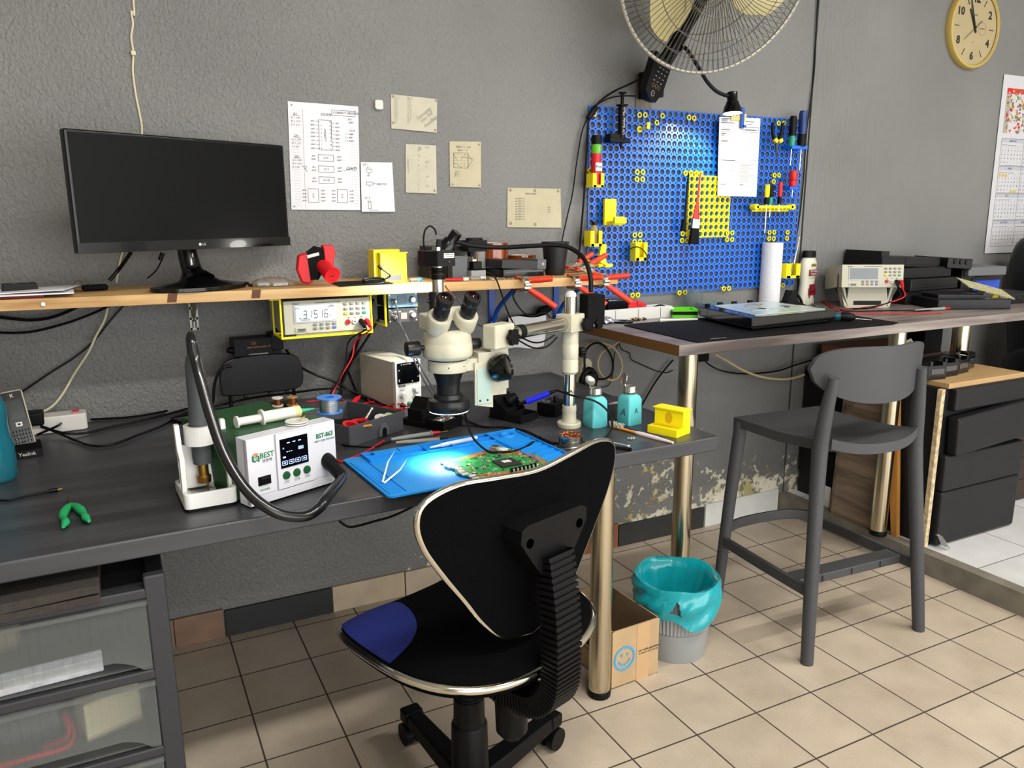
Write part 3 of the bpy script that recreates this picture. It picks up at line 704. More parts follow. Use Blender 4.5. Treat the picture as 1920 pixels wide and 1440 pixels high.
m.obj('cradle_ring', HOLD, hh)
m = MB(); m.prism(rrect(.10, .152, .012), 0, .006); m.box((0, .02, .0115), (.05, .07, .003), 1); m.box((.012, .02, .017), (.012, .07, .012), 1); m.obj('base_pad', [BLK, STEEL], hh)
# ------------------------------------------------------------------ things lying on the station
sz = DZ + .1405
sy = T('flux_syringe', 'big white flux syringe with green tip lying across the station', 'syringe', (.245, 1.625, sz + .0125), rot=(0, 0, 14))
m = MB(); m.lathe([(.0125, 0), (.0125, .066), (.0128, .07), (.0128, .082), (.006, .086), (.003, .09), (.0001, .09)], (.0, 0, 0), ax='x', n=22, mats=[0, 0, 1, 1, 1, 1]); m.obj('barrel', [pm('milky_barrel', '#d4d6c8', .3), pm('amber_flux', '#d6c98a', .3)], sy)
m = MB(); m.lathe([(.0001, -.055), (.0125, -.055), (.0125, -.051), (.0085, -.05), (.0085, -.004), (.0175, -.003), (.0175, .001), (.012, .001)], ax='x', n=22); m.obj('plunger', WHT, sy)
m = MB(); m.lathe([(.0001, .118), (.001, .118), (.0035, .098), (.005, .088), (.0001, .088)], ax='x', n=14); m.obj('tip', pm('green_tip', '#1fae7e', .3), sy)
def reel(name, label, loc, r, h, fl, flc, wc, rw, grp=None, hub=.35, tilt=(0, 0, 0)):
    t = T(name, label, 'reel', loc, rot=tilt, group=grp)
    m = MB(); m.lathe([(rw, .0025), (rw, h - .0025)], n=30); m.obj('wound_wire', wc, t)
    for z in (0, h - .0025):
        q = MB(); q.lathe([(r * hub, z), (r * .97, z), (r, z + .001), (r * .97, z + .0025), (r * hub, z + .0025), (r * hub, z)], n=32); q.obj('flange', flc, t)
    q = MB(); q.lathe([(r * hub, 0), (r * hub, h)], n=20); q.obj('core', flc, t)
    return t
SOLD = pm('solder_wire', '#8f9296', .3, .9, bump=.4, bscale=700, stretch=(.02, .02, 1)); BFL = pm('bright_blue_plastic', '#1274cf', .35)
reel('solder_reel', 'blue flanged reel of silver solder wire on top of the station', (.392, 1.655, sz), .0275, .034, 0, BFL, SOLD, .0215)
reel('copper_wire_reel', 'small copper wire reel with white flanges behind the syringe', (.302, 1.765, sz), .0125, .02, 0, WHT, COPPER, .008, hub=.3)
reel('copper_wire_reel', 'small copper wire reel with gold flanges behind the syringe', (.333, 1.757, sz), .0125, .02, 0, pm('gold_flange', '#b89050', .35, .6), COPPER, .008, hub=.3)
t = reel('desoldering_braid_reel', 'flat white reel with a green label and loose braid end at the station front', (.308, 1.592, sz), .024, .007, 0, WHT, pm('lime_label', '#5fb83a', .5), .017, hub=.4)
m = MB(); m.tube([(.01, .01, .006), (.018, .012, .010), (.028, .022, .016)], .0012, n=6); m.obj('braid_end', BRASS, t)
# ------------------------------------------------------------------ grey bin of small parts
gb = T('parts_tray', 'dark grey open plastic drawer full of tape and tools behind the station', 'tray', (.515, 1.975, DZ), 28)
TRAY = pm('dark_grey_tray', '#47484d', .45)
m = MB(); wx, wy, hz = .19, .21, .052
m.box((0, 0, .002), (wx, wy, .004))
for sx, sy, dx, dy in ((0, -1, wx, .003), (0, 1, wx, .003), (-1, 0, .003, wy), (1, 0, .003, wy)): m.box((sx * wx / 2, sy * wy / 2, hz / 2), (dx, dy, hz))
m.obj('shell', TRAY, gb, bev=.001)
m = MB(); m.prism([(.0, .004), (.034, .004), (.034, .022), (.027, .034), (.017, .038), (.007, .034), (0, .022)], -wy / 2 - .009, -wy / 2 - .0015, 'y'); m.prism([(.009, .004), (.025, .004), (.025, .02), (.02, .026), (.014, .026), (.009, .02)], -wy / 2 - .0095, -wy / 2 - .0085, 'y', 1); m.obj('finger_pull', [GREY, BLK], gb, bev=.001)
def at_tray(x, y, z): return tuple(Matrix.Translation((.515, 1.975, DZ)) @ rotm((0, 0, 28)) @ Vector((x, y, z)))
m = MB(); m.lathe([(.014, 0), (.022, 0), (.022, .016), (.014, .016), (.014, 0)], n=26, mats=[0, 1, 0, 0]); tag(m.obj('tape_roll', [RED, RED], loc=at_tray(-.06, -.07, .03), rot=(15, 10, 0)), 'red tape roll at the front left of the parts tray', 'tape')
m = MB(); m.tube([(-.02, 0, 0), (0, .01, .004), (.02, 0, .006), (.026, -.01, .006)], .006, n=9); tag(m.obj('snips', RED, loc=at_tray(-.02, -.05, .035)), 'red curved tool handle lying in the parts tray', 'tool')
m = MB(); m.cyl((0, 0, 0), (.03, .035, .02), .006, .004); m.ball((.03, .035, .02), .006); tag(m.obj('metal_crimp', STEEL, loc=at_tray(.03, -.03, .028)), 'silver metal tool standing in the parts tray', 'tool')
m = MB(); m.lathe([(.005, 0), (.018, 0), (.018, .012), (.005, .012)], n=20); tag(m.obj('white_tape', WHT, loc=at_tray(.045, -.075, .03), rot=(20, 0, 0)), 'small white tape roll leaning in the parts tray', 'tape')
m = MB(); m.tube([(0, 0, 0), (.05, -.012, .004)], .003, n=7); tag(m.obj('pencil', pm('pencil_orange', '#c78a2a', .5), loc=at_tray(-.07, -.085, .04)), 'orange pencil stub poking along the tray front wall', 'pencil')
m = MB(); m.lathe([(.004, 0), (.016, 0), (.016, .006), (.004, .006)], n=18); tag(m.obj('green_label_reel', pm('pale_green_reel', '#a8c08a', .5), loc=at_tray(.072, -.08, .034), rot=(25, 10, 0)), 'tiny pale green reel at the right of the parts tray', 'reel')
m = MB(); m.box((0, 0, .008), (.12, .08, .016), 0, (0, 0, 10)); m.box((.02, .05, .006), (.07, .05, .012)); tag(m.obj('adapter_boards', BLKM, loc=at_tray(0, .01, .004)), 'dark clutter of boards at the bottom of the parts tray', 'board')
# small black block behind the tray
m = MB(); m.box((0, 0, .013), (.028, .03, .026), 0, tx=.9); m.box((0, -.0155, .013), (.016, .002, .012), 1)
tag(m.obj('terminal_block', [BLK, GREY], loc=(0.6348,2.0208,0.74), bev=.003, rot=(0, 0, 15)), 'small black connector block between the tray and the power supply', 'connector')
# ------------------------------------------------------------------ bench power supply
ps = T('bench_power_supply', 'narrow cream bench power supply with dark display and round knobs', 'power supply', (.742, 2.143, DZ), 12)
PSC = pm('psu_cream', '#b9b6a6', .45); PSF = pm('psu_front', '#d2d3cf', .4)
m = MB(); m.box((0, .115, .073), (.082, .205, .138)); m.obj('case', PSC, ps, bev=.003)
for x in (-.03, .03):
    for y in (.03, .2): MB().cyl((x, y, 0), (x, y, .005), .006).obj('foot', BLK, ps)
m = MB(); m.box((0, .008, .073), (.086, .016, .142)); FM = TR((0, -.0002, 0), (90, 0, 0))
m.box((-.022, -.0004, .071), (.022, .001, .006), 1); m.text('OUTPUT', .004, FM @ TR((-.022, .071, .0007)), 0); m.text('VOLTAGE', .0035, FM @ TR((.022, .075, 0)), 1); m.text('CURRENT', .0035, FM @ TR((-.022, .058, 0)), 1)
m.obj('front', [PSF, INK], ps, bev=.002)
m = MB(); m.prism(rrect(.074, .062, .003, 3, 0, .108), -.003, 0, 'y'); m.text('D WANPTEK', .006, TR((-.008, -.0034, .134), (90, 0, 0)), 1)
for x, z in ((-.032, .118), (-.032, .09), (.032, .128), (.032, .094), (.012, .082), (-.032, .086)): m.box((x, -.0033, z), (.003, .0006, .003), 1)
m.obj('display', [SCR, pm('grey_print', '#b8b8b0', .6)], ps)
def knob(x, z, r, nm='knob', mt=PSF):
    q = MB(); q.lathe([(.0001, -.016), (r * .9, -.016), (r, -.014), (r, -.003), (r * 1.15, 0), (.0001, 0)], (x, 0, z), ax='y', n=24); return q.obj(nm, mt, ps)
knob(.024, .058, .0105); knob(.024, .033, .0105); knob(-.022, .043, .008, 'button')
for x, mt in ((-.024, BLK), (.0, pm('psu_green', '#2e6a3a', .4)), (.022, pm('psu_yellow', '#d8c416', .4))):
    q = MB(); q.lathe([(.0001, -.014), (.0055, -.014), (.006, -.004), (.0075, 0), (.0001, 0)], (x, 0, .014), ax='y', n=16); q.obj('binding_post', mt, ps)
# ------------------------------------------------------------------ black adapter stand and power brick
ad = T('adapter_stand', 'black plastic stand with two thin legs against the wall behind the station', 'stand', (.36, 2.335, DZ), 3)
m = MB(); out = crom([(-.115, .055, 0), (-.118, .11, 0), (-.095, .155, 0), (0, .165, 0), (.095, .155, 0), (.118, .11, 0), (.112, .06, 0), (.06, .05, 0), (0, .052, 0), (-.06, .05, 0), (-.115, .055, 0)], 4)[:-1]
m.prism([(p.x, p.y) for p in out], -.01, .006, 'y')
for x in (-.05, .02, .07): m.box((x, -.004, .046), (.012, .014, .01))
m.obj('plate', pm('ribbed_black', '#0d0e12', .4, bump=.5, bscale=260, stretch=(1, 0, 0)), ad, bev=.004)
for s in (-.092, .09): MB().cyl((s, 0, 0), (s, 0, .075), .0055, n=12).obj('leg', BLK, ad)
m = MB(); m.box((0, .0, .001), (.2, .05, .003)); m.obj('foot_plate', BLK, ad)
pb = T('power_brick', 'black power brick lettered in orange lying on top of the adapter stand', 'power adapter', (.35, 2.345, DZ + .167), 3)
m = MB(); m.box((0, 0, .024), (.13, .07, .048)); BM = TR((0, -.0352, 0), (90, 0, 0)); m.text('CE', .011, BM @ TR((-.012, .035, .0004)), 1); m.text('laser inside power 24 V', .0075, BM @ TR((.006, .024, .0004)), 1)
m.obj('case', [BLK, pm('orange_print', '#a5642a', .6)], pb, bev=.005)
m = MB(); m.box((.055, -.004, .034), (.035, .066, .048)); m.cyl((.06, 0, .05), (.06, .004, .085), .007, .004); m.obj('plug_end', BLK, pb, bev=.003)
m = MB(); m.box((-.0, -.03, .0035), (.055, .01, .0035)); m.obj('pale_strip', pm('pale_strip', '#bdbbb4', .5), pb)
m = MB(); m.lathe([(.0001, -.02), (.006, -.018), (.009, -.01), (.01, 0), (.0001, .0)], (-.064, -.01, .016), ax='x', n=14); m.tube([W(p, (.35, 2.345, DZ + .167)) for p in [(0.2715,2.3,0.8842), (0.247,2.3,0.8803), (0.226,2.3,0.8487), (0.216,2.3,0.7945), (0.2215,2.3,0.7566)]] + [(.02, -.03, -.163), (.05, .0, -.16)], .0042, n=8); m.obj('output_cord', BLK, pb)
# ------------------------------------------------------------------ soldering iron stand under the ring light
si = T('soldering_stand', 'black plastic soldering stand with a tray of metal bits under the microscope', 'soldering stand', (.735, 1.945, DZ), 30)
m = MB(); m.box((0, 0, .008), (.085, .15, .016)); m.prism([(-.035, .016), (.035, .016), (.022, .05), (.0, .075), (-.022, .05)], .0, .055, 'y'); m.box((0, .028, .03), (.07, .05, .03))
for x in (-.04, .04): m.box((x, -.045, .021), (.004, .06, .01))
for y in (-.073, -.018): m.box((0, y, .021), (.084, .004, .01))
m.obj('body', BLKM, si, bev=.002)
def scatter(name, label, cat, n_, cx, cy, z, wx, wy, rz, l0, l1, r, mats, seed):
    random.seed(seed); m = MB()
    for i in range(n_):
        x, y = random.uniform(-wx, wx), random.uniform(-wy, wy); a = random.uniform(0, PI); l = random.uniform(l0, l1)
        c, s_ = math.cos(rz), math.sin(rz); X, Y = cx + x * c - y * s_, cy + x * s_ + y * c
        m.cyl((X - l * math.cos(a), Y - l * math.sin(a), z + random.uniform(0, .003)), (X + l * math.cos(a), Y + l * math.sin(a), z + random.uniform(.001, .006)), r, n=5, mat=i % len(mats))
    return tag(m.obj(name, mats), label, cat, kind='stuff')
scatter('solder_scraps', 'silver scraps of solder in the tray of the soldering stand', 'scraps', 60, .757, 1.908, DZ + .018, .03, .02, .52, .003, .009, .0012, [STEEL, pm('dull_tin', '#9a9a94', .5, .7)], 4)
# ------------------------------------------------------------------ blue silicone mat
BM_ = pm('blue_silicone', '#0a86d8', .5, bump=.03, bscale=500)
sm_ = T('silicone_mat', 'bright blue silicone soldering mat with moulded trays over the bench edge', 'work mat', (.678, 1.60, DZ), 3.6)
m = MB(); mw, mh = .475, .29
m.prism(rrect(mw, mh, .014, 6), .002, .0065)
X0, X1, Y0, Y1 = -mw / 2, mw / 2, -mh / 2, mh / 2
rid = lambda x0, y0, x1, y1, h=.0135: m.box(((x0 + x1) / 2, (y0 + y1) / 2, (h + .006) / 2), (abs(x1 - x0) or .004, abs(y1 - y0) or .004, h - .006))
rid(X0 + .045, Y1 - .003, X1 - .01, Y1, .014); rid(X0 + .045, Y1 - .030, X1 - .10, Y1 - .027, .0125); rid(X0 + .045, Y1 - .062, X1 - .10, Y1 - .059, .012)
for x in (X0 + .045, X0 + .19, X0 + .26, X1 - .10): rid(x, Y1 - .062, x + .003, Y1, .0135)
m.box((X0 + .10, Y1 - .014, .011), (.06, .026, .006)); m.box((X0 + .16, Y1 - .014, .011), (.055, .026, .006))
rid(X1 - .10, Y0 + .03, X1 - .097, Y1, .0125); rid(X1 - .012, Y0 + .01, X1 - .009, Y1 - .01, .012)
for k in range(6): m.box((X1 - .055, Y0 + .055 + .028 * k, .0085), (.08, .004, .006), 0, (0, 0, 20))
m.lathe([(.014, .006), (.016, .0125), (.019, .0125), (.021, .006)], (X1 - .05, Y1 - .03, 0), n=24)
for k in range(38): m.box((X0 + .026, Y0 + .015 + .0058 * k, .0068), (.026, .0026, .0016))
for x in (X0 + .008, X0 + .044): m.box((x, -.012, .0072), (.003, mh - .05, .0024))
for a, b, c, d in ((-.06, -.055, .15, .0012), (-.06, .025, .15, .0012)): m.box((a + .06, b, .0066), (c, d, .0006), 1)
for x in (-.075, .075): m.box((x, -.015, .0066), (.0012, .08, .0006), 1)
m.obj('mat', [BM_, pm('blue_groove', '#055a9a', .6)], sm_, bev=.0012)
m = MB(); m.prism(rrect(mw - .03, mh - .004, .014, 5, 0, -.004), .0, .002); m.obj('underlay', BLKM, sm_)
# circuit board
pc = T('circuit_board', 'green circuit board with a big black chip lying on the blue mat', 'circuit board', (.735, 1.545, DZ + .009), 8)
GPCB = pm('green_solder_mask', '#157a3c', .35, c2='#2f9a52', vscale=70); OPCB = pm('copper_ground_area', '#b0642a', .4, var=.25, vscale=120); CHIP = pm('black_chip', '#2a2626', .5)
m = MB(); ol = [(-.095, -.10), (.085, -.11), (.105, -.03), (.085, .045), (.06, .078), (.02, .075), (-.03, .07), (-.11, .06), (-.10, .02), (-.118, -.03)]
m.prism(ol, 0, .0016)
def inset(f): return [(x * f, y * f) for x, y in ol]
m.prism([(-.1, -.05), (-.06, -.10), (.02, -.104), (.0, -.085), (-.06, -.07)], .0016, .0019, mat=1); m.prism([(.03, .04), (.085, .04), (.10, -.03), (.085, -.10), (.075, -.06), (.075, .0)], .0016, .0019, mat=1); m.prism([(-.108, .055), (.0, .07), (.055, .076), (.05, .06), (-.04, .05)], .0016, .0019, mat=1)
m.obj('board', [GPCB, OPCB], pc)
m = MB(); m.box((.01, -.035, .0038), (.05, .05, .004), 0, (0, 0, -6)); m.box((.012, -.03, .0059), (.02, .016, .0004), 1, (0, 0, -6)); m.obj('main_chip', [CHIP, pm('chip_mark', '#cfcfc8', .6)], pc, bev=.0006)
random.seed(9); m = MB(); cols = [STEEL, CHIP, pm('tan_capacitor', '#b79a6a', .5), WHT]
for i in range(170):
    x, y = random.uniform(-.1, .08), random.uniform(-.095, .055)
    if abs(x - .01) < .033 and abs(y + .035) < .033: continue
    l = random.choice((.002, .003, .004, .007)); m.box((x, y, .0024), (l, l * random.choice((.5, .6, 1)), .0022), random.choice((0, 1, 2, 2, 3)), (0, 0, random.choice((0, 90, -6))))
m.obj('small_components', cols, pc)
for x, y in ((-.03, .035), (.0, .045), (.035, .03)):
    q = MB(); q.lathe([(.0001, .0016), (.006, .0016), (.006, .0046), (.0001, .0046)], (x, y, 0), n=16); q.obj('coin_component', STEEL, pc)
m = MB(); m.box((.045, .065, .0065), (.022, .02, .012), 0, (0, 0, 15)); m.box((.058, .052, .004), (.02, .016, .006), 1, (0, 0, 15)); m.obj('corner_connector', [STEEL, WHT], pc, bev=.001)
for k in range(7):
    q = MB(); q.box((-.012 + .0105 * k, -.088, .005), (.007, .009, .008)); q.box((-.012 + .0105 * k, -.0935, .005), (.005, .003, .008), 1); q.obj('inductor', [BLK, STEEL], pc, bev=.0008)
for k in range(2): MB().cyl((.072 + .007 * k, -.045, .002), (.073 + .007 * k, -.045, .018), .0014, n=8).obj('pin', STEEL, pc)
m = MB()
for k in range(13):
    y = -.085 + .01 * k; m.box((-.104 + .004 * math.sin(k), y, .003), (.016, .007, .004), k % 2)
m.obj('edge_contacts', [WHT, STEEL], pc, bev=.0006)
# tweezers, pen tube, probes on and by the mat
tw = T('bent_tweezers', 'silver tweezers standing open at the front left corner of the mat', 'tweezers', (0.4639,1.5231,0.7475), rot=(0, 0, 20))
m = MB()
for s in (-1, 1):
    m.prism([(0, 0), (.05, .002 * s + s * .012), (.088, s * .016), (.05, s * .016 + s * .001), (.0, s * .004)] if s > 0 else [(0, 0), (.0, -.004), (.05, -.017), (.088, -.016), (.05, -.014)], 0, .0035)
    m.f[-1]
m.xf(rotm((40, -28, 20))); m.obj('blades', pm('tweezer_steel', '#c9d4da', .3, .8), tw)
m = MB(); m.cyl((0, 0, 0), (.105, .02, 0), .0055, n=12); m.cyl((-.03, -.006, 0), (0, 0, 0), .002, .004, n=10)
tag(m.obj('marker_tube', pm('pale_tube', '#c9d3e0', .3), loc=(.668, 1.708, DZ + .0125)), 'translucent white tube lying in the long tray of the mat', 'tube')
def probe(name, label, base, tip, capm, grp):
    b, t_ = Vector(base), Vector(tip); d = (t_ - b).normalized()
    t = T(name, label, 'test probe', base, group=grp); z = Vector((0, 0, 0)); L_ = (t_ - b).length
    m = MB(); m.cyl(z, d * L_ * .2, .0035, .0055, n=14); m.cyl(d * L_ * .2, d * L_ * .68, .0055, .0062, n=14); m.cyl(d * L_ * .68, d * L_ * .7, .008, n=14); m.obj('grip', pm('grey_probe', '#8a8d88', .45), t)
    m = MB(); m.cyl(d * L_ * .7, d * L_ * .85, .006, .0035, n=14); m.obj('collar', capm, t)
    m = MB(); m.cyl(d * L_ * .85, d * L_, .0012, .0008, n=8); m.obj('needle', BRASS, t); return t
probe('test_probe', 'grey multimeter probe with red collar lying on the dark bench', (0.5823,1.8285,0.748), (0.7447,1.8486,0.744), RED, 'bench multimeter probes')
probe('test_probe', 'grey multimeter probe with black collar lying just behind the mat', (0.586,1.8024,0.746), (0.7396,1.7721,0.744), BLK, 'bench multimeter probes')
# ------------------------------------------------------------------ soldering iron holder, control box, stand parts
ih = T('iron_holder', 'black metal iron holder with funnel and sponge tray beside the boom post', 'iron holder', (0.9675,1.8841,0.74), 22)
m = MB(); m.box((0, .02, .003), (.075, .11, .006))
for x in (-.036, .036): m.box((x, -.02, .013), (.003, .05, .02))
for y in (-.045, .005): m.box((0, y, .013), (.072, .003, .02))
for s in (-1, 1): m.prism([(.005, .004), (.07, .004), (.07, .055), (.055, .06), (.005, .03)], s * .037 - .0015, s * .037 + .0015, 'x')
m.box((0, .045, .04), (.074, .003, .06), 0, (-35, 0, 0)); m.obj('bracket', BLKM, ih, bev=.001)
m = MB(); m.lathe([(.012, 0), (.018, -.002), (.0195, .004), (.016, .01), (.011, .03), (.009, .03)], n=24, ax='z'); m.xf(TR((-.0, .036, .045), (0, 62, -25))); m.obj('funnel', BLK, ih)
ir = T('soldering_iron', 'soldering iron with bright blue grip resting in the black holder', 'soldering iron', (0.9676,1.83,0.802))
o_ = (0.9676,1.83,0.802); a_, b_ = Vector(o_), Vector((1.0219,1.8,0.8259))
d = (b_ - a_)
m = MB(); m.cyl((0, 0, 0), d, .0085, .0075, n=16); m.obj('grip', pm('royal_blue_grip', '#1520d8', .4), ir)
m = MB(); m.cyl(d, d * 1.35, .0055, .003, n=12); m.obj('sleeve', BLK, ir); m = MB(); m.cyl(-d * .35, (0, 0, 0), .004, .006, n=12); m.obj('tip_collar', BLK, ir)
m = MB(); m.tube([tuple(d * 1.33)] + [W(p, o_) for p in [(1.0423,1.7091,0.835), (1.0932,1.6853,0.82), (1.1272,1.6728,0.79), (1.1324,1.659,0.752), (1.0651,1.5971,0.745), (1.0053,1.5703,0.745), (0.9617,1.5866,0.744), (0.929,1.635,0.744), (0.8871,1.6837,0.744)]], .0028, n=8, k=8); m.obj('cord', BLK, ir)
cbx = T('speed_controller', 'small black control box with a dial behind the boom post', 'controller', (1.0839,1.8901,0.74), 30)
m = MB(); m.box((0, 0, .019), (.075, .06, .038)); m.box((.0, -.031, .012), (.03, .004, .01)); m.obj('case', BLK, cbx, bev=.003)
m = MB(); m.lathe([(.0001, .052), (.007, .052), (.0075, .05), (.008, .04), (.013, .039), (.013, .038)], (.01, -.005, 0), n=18); m.obj('dial', BLKG, cbx)
m = MB(); m.lathe([(.004, .038), (.013, .038), (.013, .041), (.004, .041)], (-.02, .01, 0), n=16); m.obj('washer', GREY, cbx)
# ------------------------------------------------------------------ brass wool tin, bottles, yellow stand, brushes
tn = T('brass_wool_tin', 'round steel tin of copper coloured wool with a wire bail on the bench', 'tin', (.962, 1.587, DZ))
m = MB(); m.lathe([(.0001, .001), (.029, .001), (.0295, .003), (.0295, .026), (.031, .028), (.031, .031), (.029, .031), (.0285, .02), (.0001, .02)], n=40); m.obj('can', pm('tin_plate', '#c9c6bb', .16, 1.), tn)
random.seed(2); m = MB()
for i in range(70):
    a, r = random.uniform(0, 6.28), 0.026 * random.random() ** .5; c = Vector((r * math.cos(a), r * math.sin(a), .027 + .007 * random.random())); k = .006
    m.tube([c + Vector((random.uniform(-k, k), random.uniform(-k, k), random.uniform(-.003, .003))) for _ in range(4)], .0007, n=4, k=3)
w_ = m.obj('wool', pm('copper_wool', '#a8643f', .35, .9), tn); w_['kind'] = 'stuff'
m = MB(); m.tube([(.034 * math.cos(math.radians(a)) * (1.12), .034 * math.sin(math.radians(a)) * 1.12, .006 - .004 * math.cos(math.radians(a * 2))) for a in range(150, 400, 10)], .0011, n=6, k=2); m.obj('bail', STEEL, tn)
def bottle(label, loc, rz, lid, letters):
    t = T('solvent_bottle', label, 'bottle', loc, rz, 'turquoise solvent bottles')
    TEAL = pm('turquoise_bottle', '#58b8bd', .5, var=.04, vscale=20)
    m = MB(); n_ = 28
    lv = [(.0, .0235, .006), (.003, .0255, .007), (.070, .0245, .007), (.079, .0215, .010), (.084, .0165, .016)]
    rings = []
    for z, h_, r in lv: rings.append([(x, y, z) for x, y in rrect(2 * h_, 2 * h_, min(r, h_ - .0005), 6)])
    k = len(rings[0])
    m.add([p for r in rings for p in r], [(i * k + j, i * k + (j + 1) % k, (i + 1) * k + (j + 1) % k, (i + 1) * k + j) for i in range(len(rings) - 1) for j in range(k)] + [tuple(range(k)), tuple((len(rings) - 1) * k + j for j in range(k))])
    if letters: m.text('A', .028, TR((0, -.0256, .036), (90, 0, 0)), 1, shear=.3); m.text('A', .02, TR((.0256, 0, .04), (90, 0, 90)), 1)
    m.obj('flask', [TEAL, INK], t)
    m = MB(); m.lathe([(.0165, .083), (.0175, .086), (.0185, .090), (.0175, .092), (.0175, .102), (.0165, .105), (.014, .106), (.010, .102), (.004, .101), (.0001, .103)], n=32); m.obj('pump_collar', STEEL, t)
    m = MB(); m.lathe([(.0001, 0), (.012, .001), (.0155, .003), (.0155, .0045), (.012, .003), (.0001, .002)], n=28); a_, b_, d_ = frame(lid[1]); m.xf(Matrix.Translation(lid[0]) @ Matrix(((a_.x, b_.x, d_.x, 0), (a_.y, b_.y, d_.y, 0), (a_.z, b_.z, d_.z, 0), (0, 0, 0, 1)))); m.cyl((lid[0][0] * .5, lid[0][1] * .8, .1), (lid[0][0], lid[0][1], .11), .002, n=6); m.obj('flip_lid', STEEL, t)
bottle('turquoise square pump bottle standing nearer the boom post, lid tipped back', (1.12, 1.723, DZ), 4, ((-.012, .012, .122), (.1, -.75, .65)), False)
bottle('turquoise square pump bottle marked with a letter A beside the yellow stand', (1.215, 1.70, DZ), -80, ((-.008, -.012, .124), (-.25, -.87, .25)), True)
ys = T('yellow_stand', 'yellow printed step shaped stand with an oval hole near the bench corner', 'stand', (1.2545, 1.5785, DZ), -70); ys.scale = (1.1, 1.1, 1.1)
def stepstand(t, mt, dk):
    m = MB(); m.box((0, .0, .009), (.08, .06, .018)); m.box((0, .014, .037), (.078, .032, .038)); m.box((0, .013, .0575), (.084, .038, .003))
    m.box((0, -.008, .0185), (.074, .02, .001), 1)
    vs = [(.010 * math.cos(a * PI / 12), -.0024, .037 + .014 * math.sin(a * PI / 12)) for a in range(24)]; m.add(vs, [tuple(range(24))], 1)
    m.obj('stand_body', [mt, dk], t, bev=.0008)
stepstand(ys, YEL, pm('yellow_recess', '#d0a800', .6))
m = MB(); b0, b1 = Vector((1.1507,1.6884,0.744)), Vector((1.1979,1.4884,0.744)); d = b1 - b0; z = Vector((0, 0, .001))
tb = T('cleaning_brush', 'orange and white toothbrush handle lying in front of the turquoise bottles', 'brush', tuple(b0))
m.tube([(0, 0, 0), d * .3, d * .45], [.004, .0035, .0045], n=10, k=4); m.obj('neck', pm('orange_brush', '#e08a1a', .4), tb)
m = MB(); m.tube([d * .42, d * .5, d * .75, d], [.0045, .006, .0055, .003], n=10, k=4); m.obj('handle', pm('pinkish_white', '#dcccc4', .4), tb)
random.seed(8); m = MB()
for i in range(60): x = random.uniform(-.02, .2); y = random.uniform(-.005, .005); m.cyl(d * x + Vector((y, y, .001)), d * (x + random.uniform(-.03, .03)) + Vector((y * 1.5, y * 1.5 + .002, .011 + random.uniform(0, .004))), .0008, n=4)
m.obj('bristles', pm('worn_bristle', '#b9bfae', .8), tb)
m = MB(); b0, b1 = (1.1647,1.6689,0.744), (1.2056,1.5325,0.744); m.cyl(b0, b1, .0042, .002, n=12); tag(m.obj('blue_pen', pm('navy_pen', '#0c1a6a', .35)), 'dark blue pen lying between the brush and the yellow stand', 'pen')
m = MB()
for s in (-1, 1): m.cyl((0.9951,1.6162,0.744), tuple(Vector((1.0253,1.5532,0.744)) + Vector((.0, .004 * s, 0))), .0008, .0022, n=8); m.cyl(tuple(Vector((1.0253,1.5532,0.744)) + Vector((.0, .004 * s, 0))), (1.0727,1.4881,0.744), .0026, .0042, n=8)
tag(m.obj('black_tweezers', BLK), 'black tweezers lying beside the wool tin at the bench front', 'tweezers')
m = MB(); a_, b_ = Vector((1.0567,1.5892,0.744)), Vector((1.084,1.5173,0.744)); m.cyl(a_, b_, .0012, n=8); m.ball(a_, .0026, sc=(1.6, 1.6, 1)); m.ball(b_, .0026, sc=(1.6, 1.6, 1)); tag(m.obj('cotton_swab', WHT), 'white cotton swab lying behind the black tweezers', 'swab')
random.seed(3); m = MB()
for i in range(9): m.ball((random.uniform(-.008, .008), random.uniform(-.005, .005), .003), .003)
tag(m.obj('putty_crumb', pm('grey_putty', '#8c9488', .8), loc=(1.1314,1.5707,0.74)), 'small grey lump of putty in front of the brush handle', 'putty')
m = MB(); m.box((0, 0, .022), (.075, .05, .044), 0); m.box((0, 0, .046), (.077, .052, .006), 1); m.box((0, 0, .050), (.07, .045, .003), 0)
tag(m.obj('aluminium_box', [DGREY, STEEL], loc=(1.215, 1.785, DZ), rot=(0, 0, 12), bev=.001), 'dark grey box with a silver rim behind the turquoise bottles', 'box')
# ------------------------------------------------------------------ left end of the bench
bt = T('water_bottle', 'teal plastic water bottle at the left end of the bench', 'water bottle', (-.268, 1.955, DZ))
m = MB(); m.lathe([(.0001, .002), (.036, .001), (.04, .008), (.041, .04), (.041, .075), (.036, .10), (.034, .12), (.036, .14), (.036, .16), (.028, .185), (.02, .195), (.02, .2)], n=36); m.obj('flask', pm('teal_clear_plastic', '#1f7284', .18, trans=.35, coat=.3), bt)
m = MB(); m.lathe([(.021, .19), (.023, .192), (.023, .225), (.02, .232), (.0001, .232)], n=28); m.obj('cap', pm('bright_cyan_cap', '#1ba7d6', .4), bt)
ph_ = T('cordless_phone', 'black and cream cordless phone leaning in its charging cradle', 'phone', (-.226, 2.135, DZ), rot=(0, 0, 8))
m = MB(); m.prism([(-.035, 0), (.035, 0), (.03, .022), (.02, .03), (-.02, .03), (-.035, .02)], -.032, .032, 'x'); m.text('Yealink', .012, TR((0, -.0358, .011), (90, 0, 0)), 1); m.obj('cradle', [BLK, WHT], ph_, bev=.003)
hs = MB(); hs.box((0, 0, .072), (.048, .018, .144)); hb = hs.obj('handset', CREAM, ph_, bev=.007, seg=3, loc=(0, .0, .014), rot=(-14, -6, 0))
m = MB(); m.box((0, -.0095, .072), (.042, .002, .138)); m.obj('face', BLKG, hb, bev=.001)
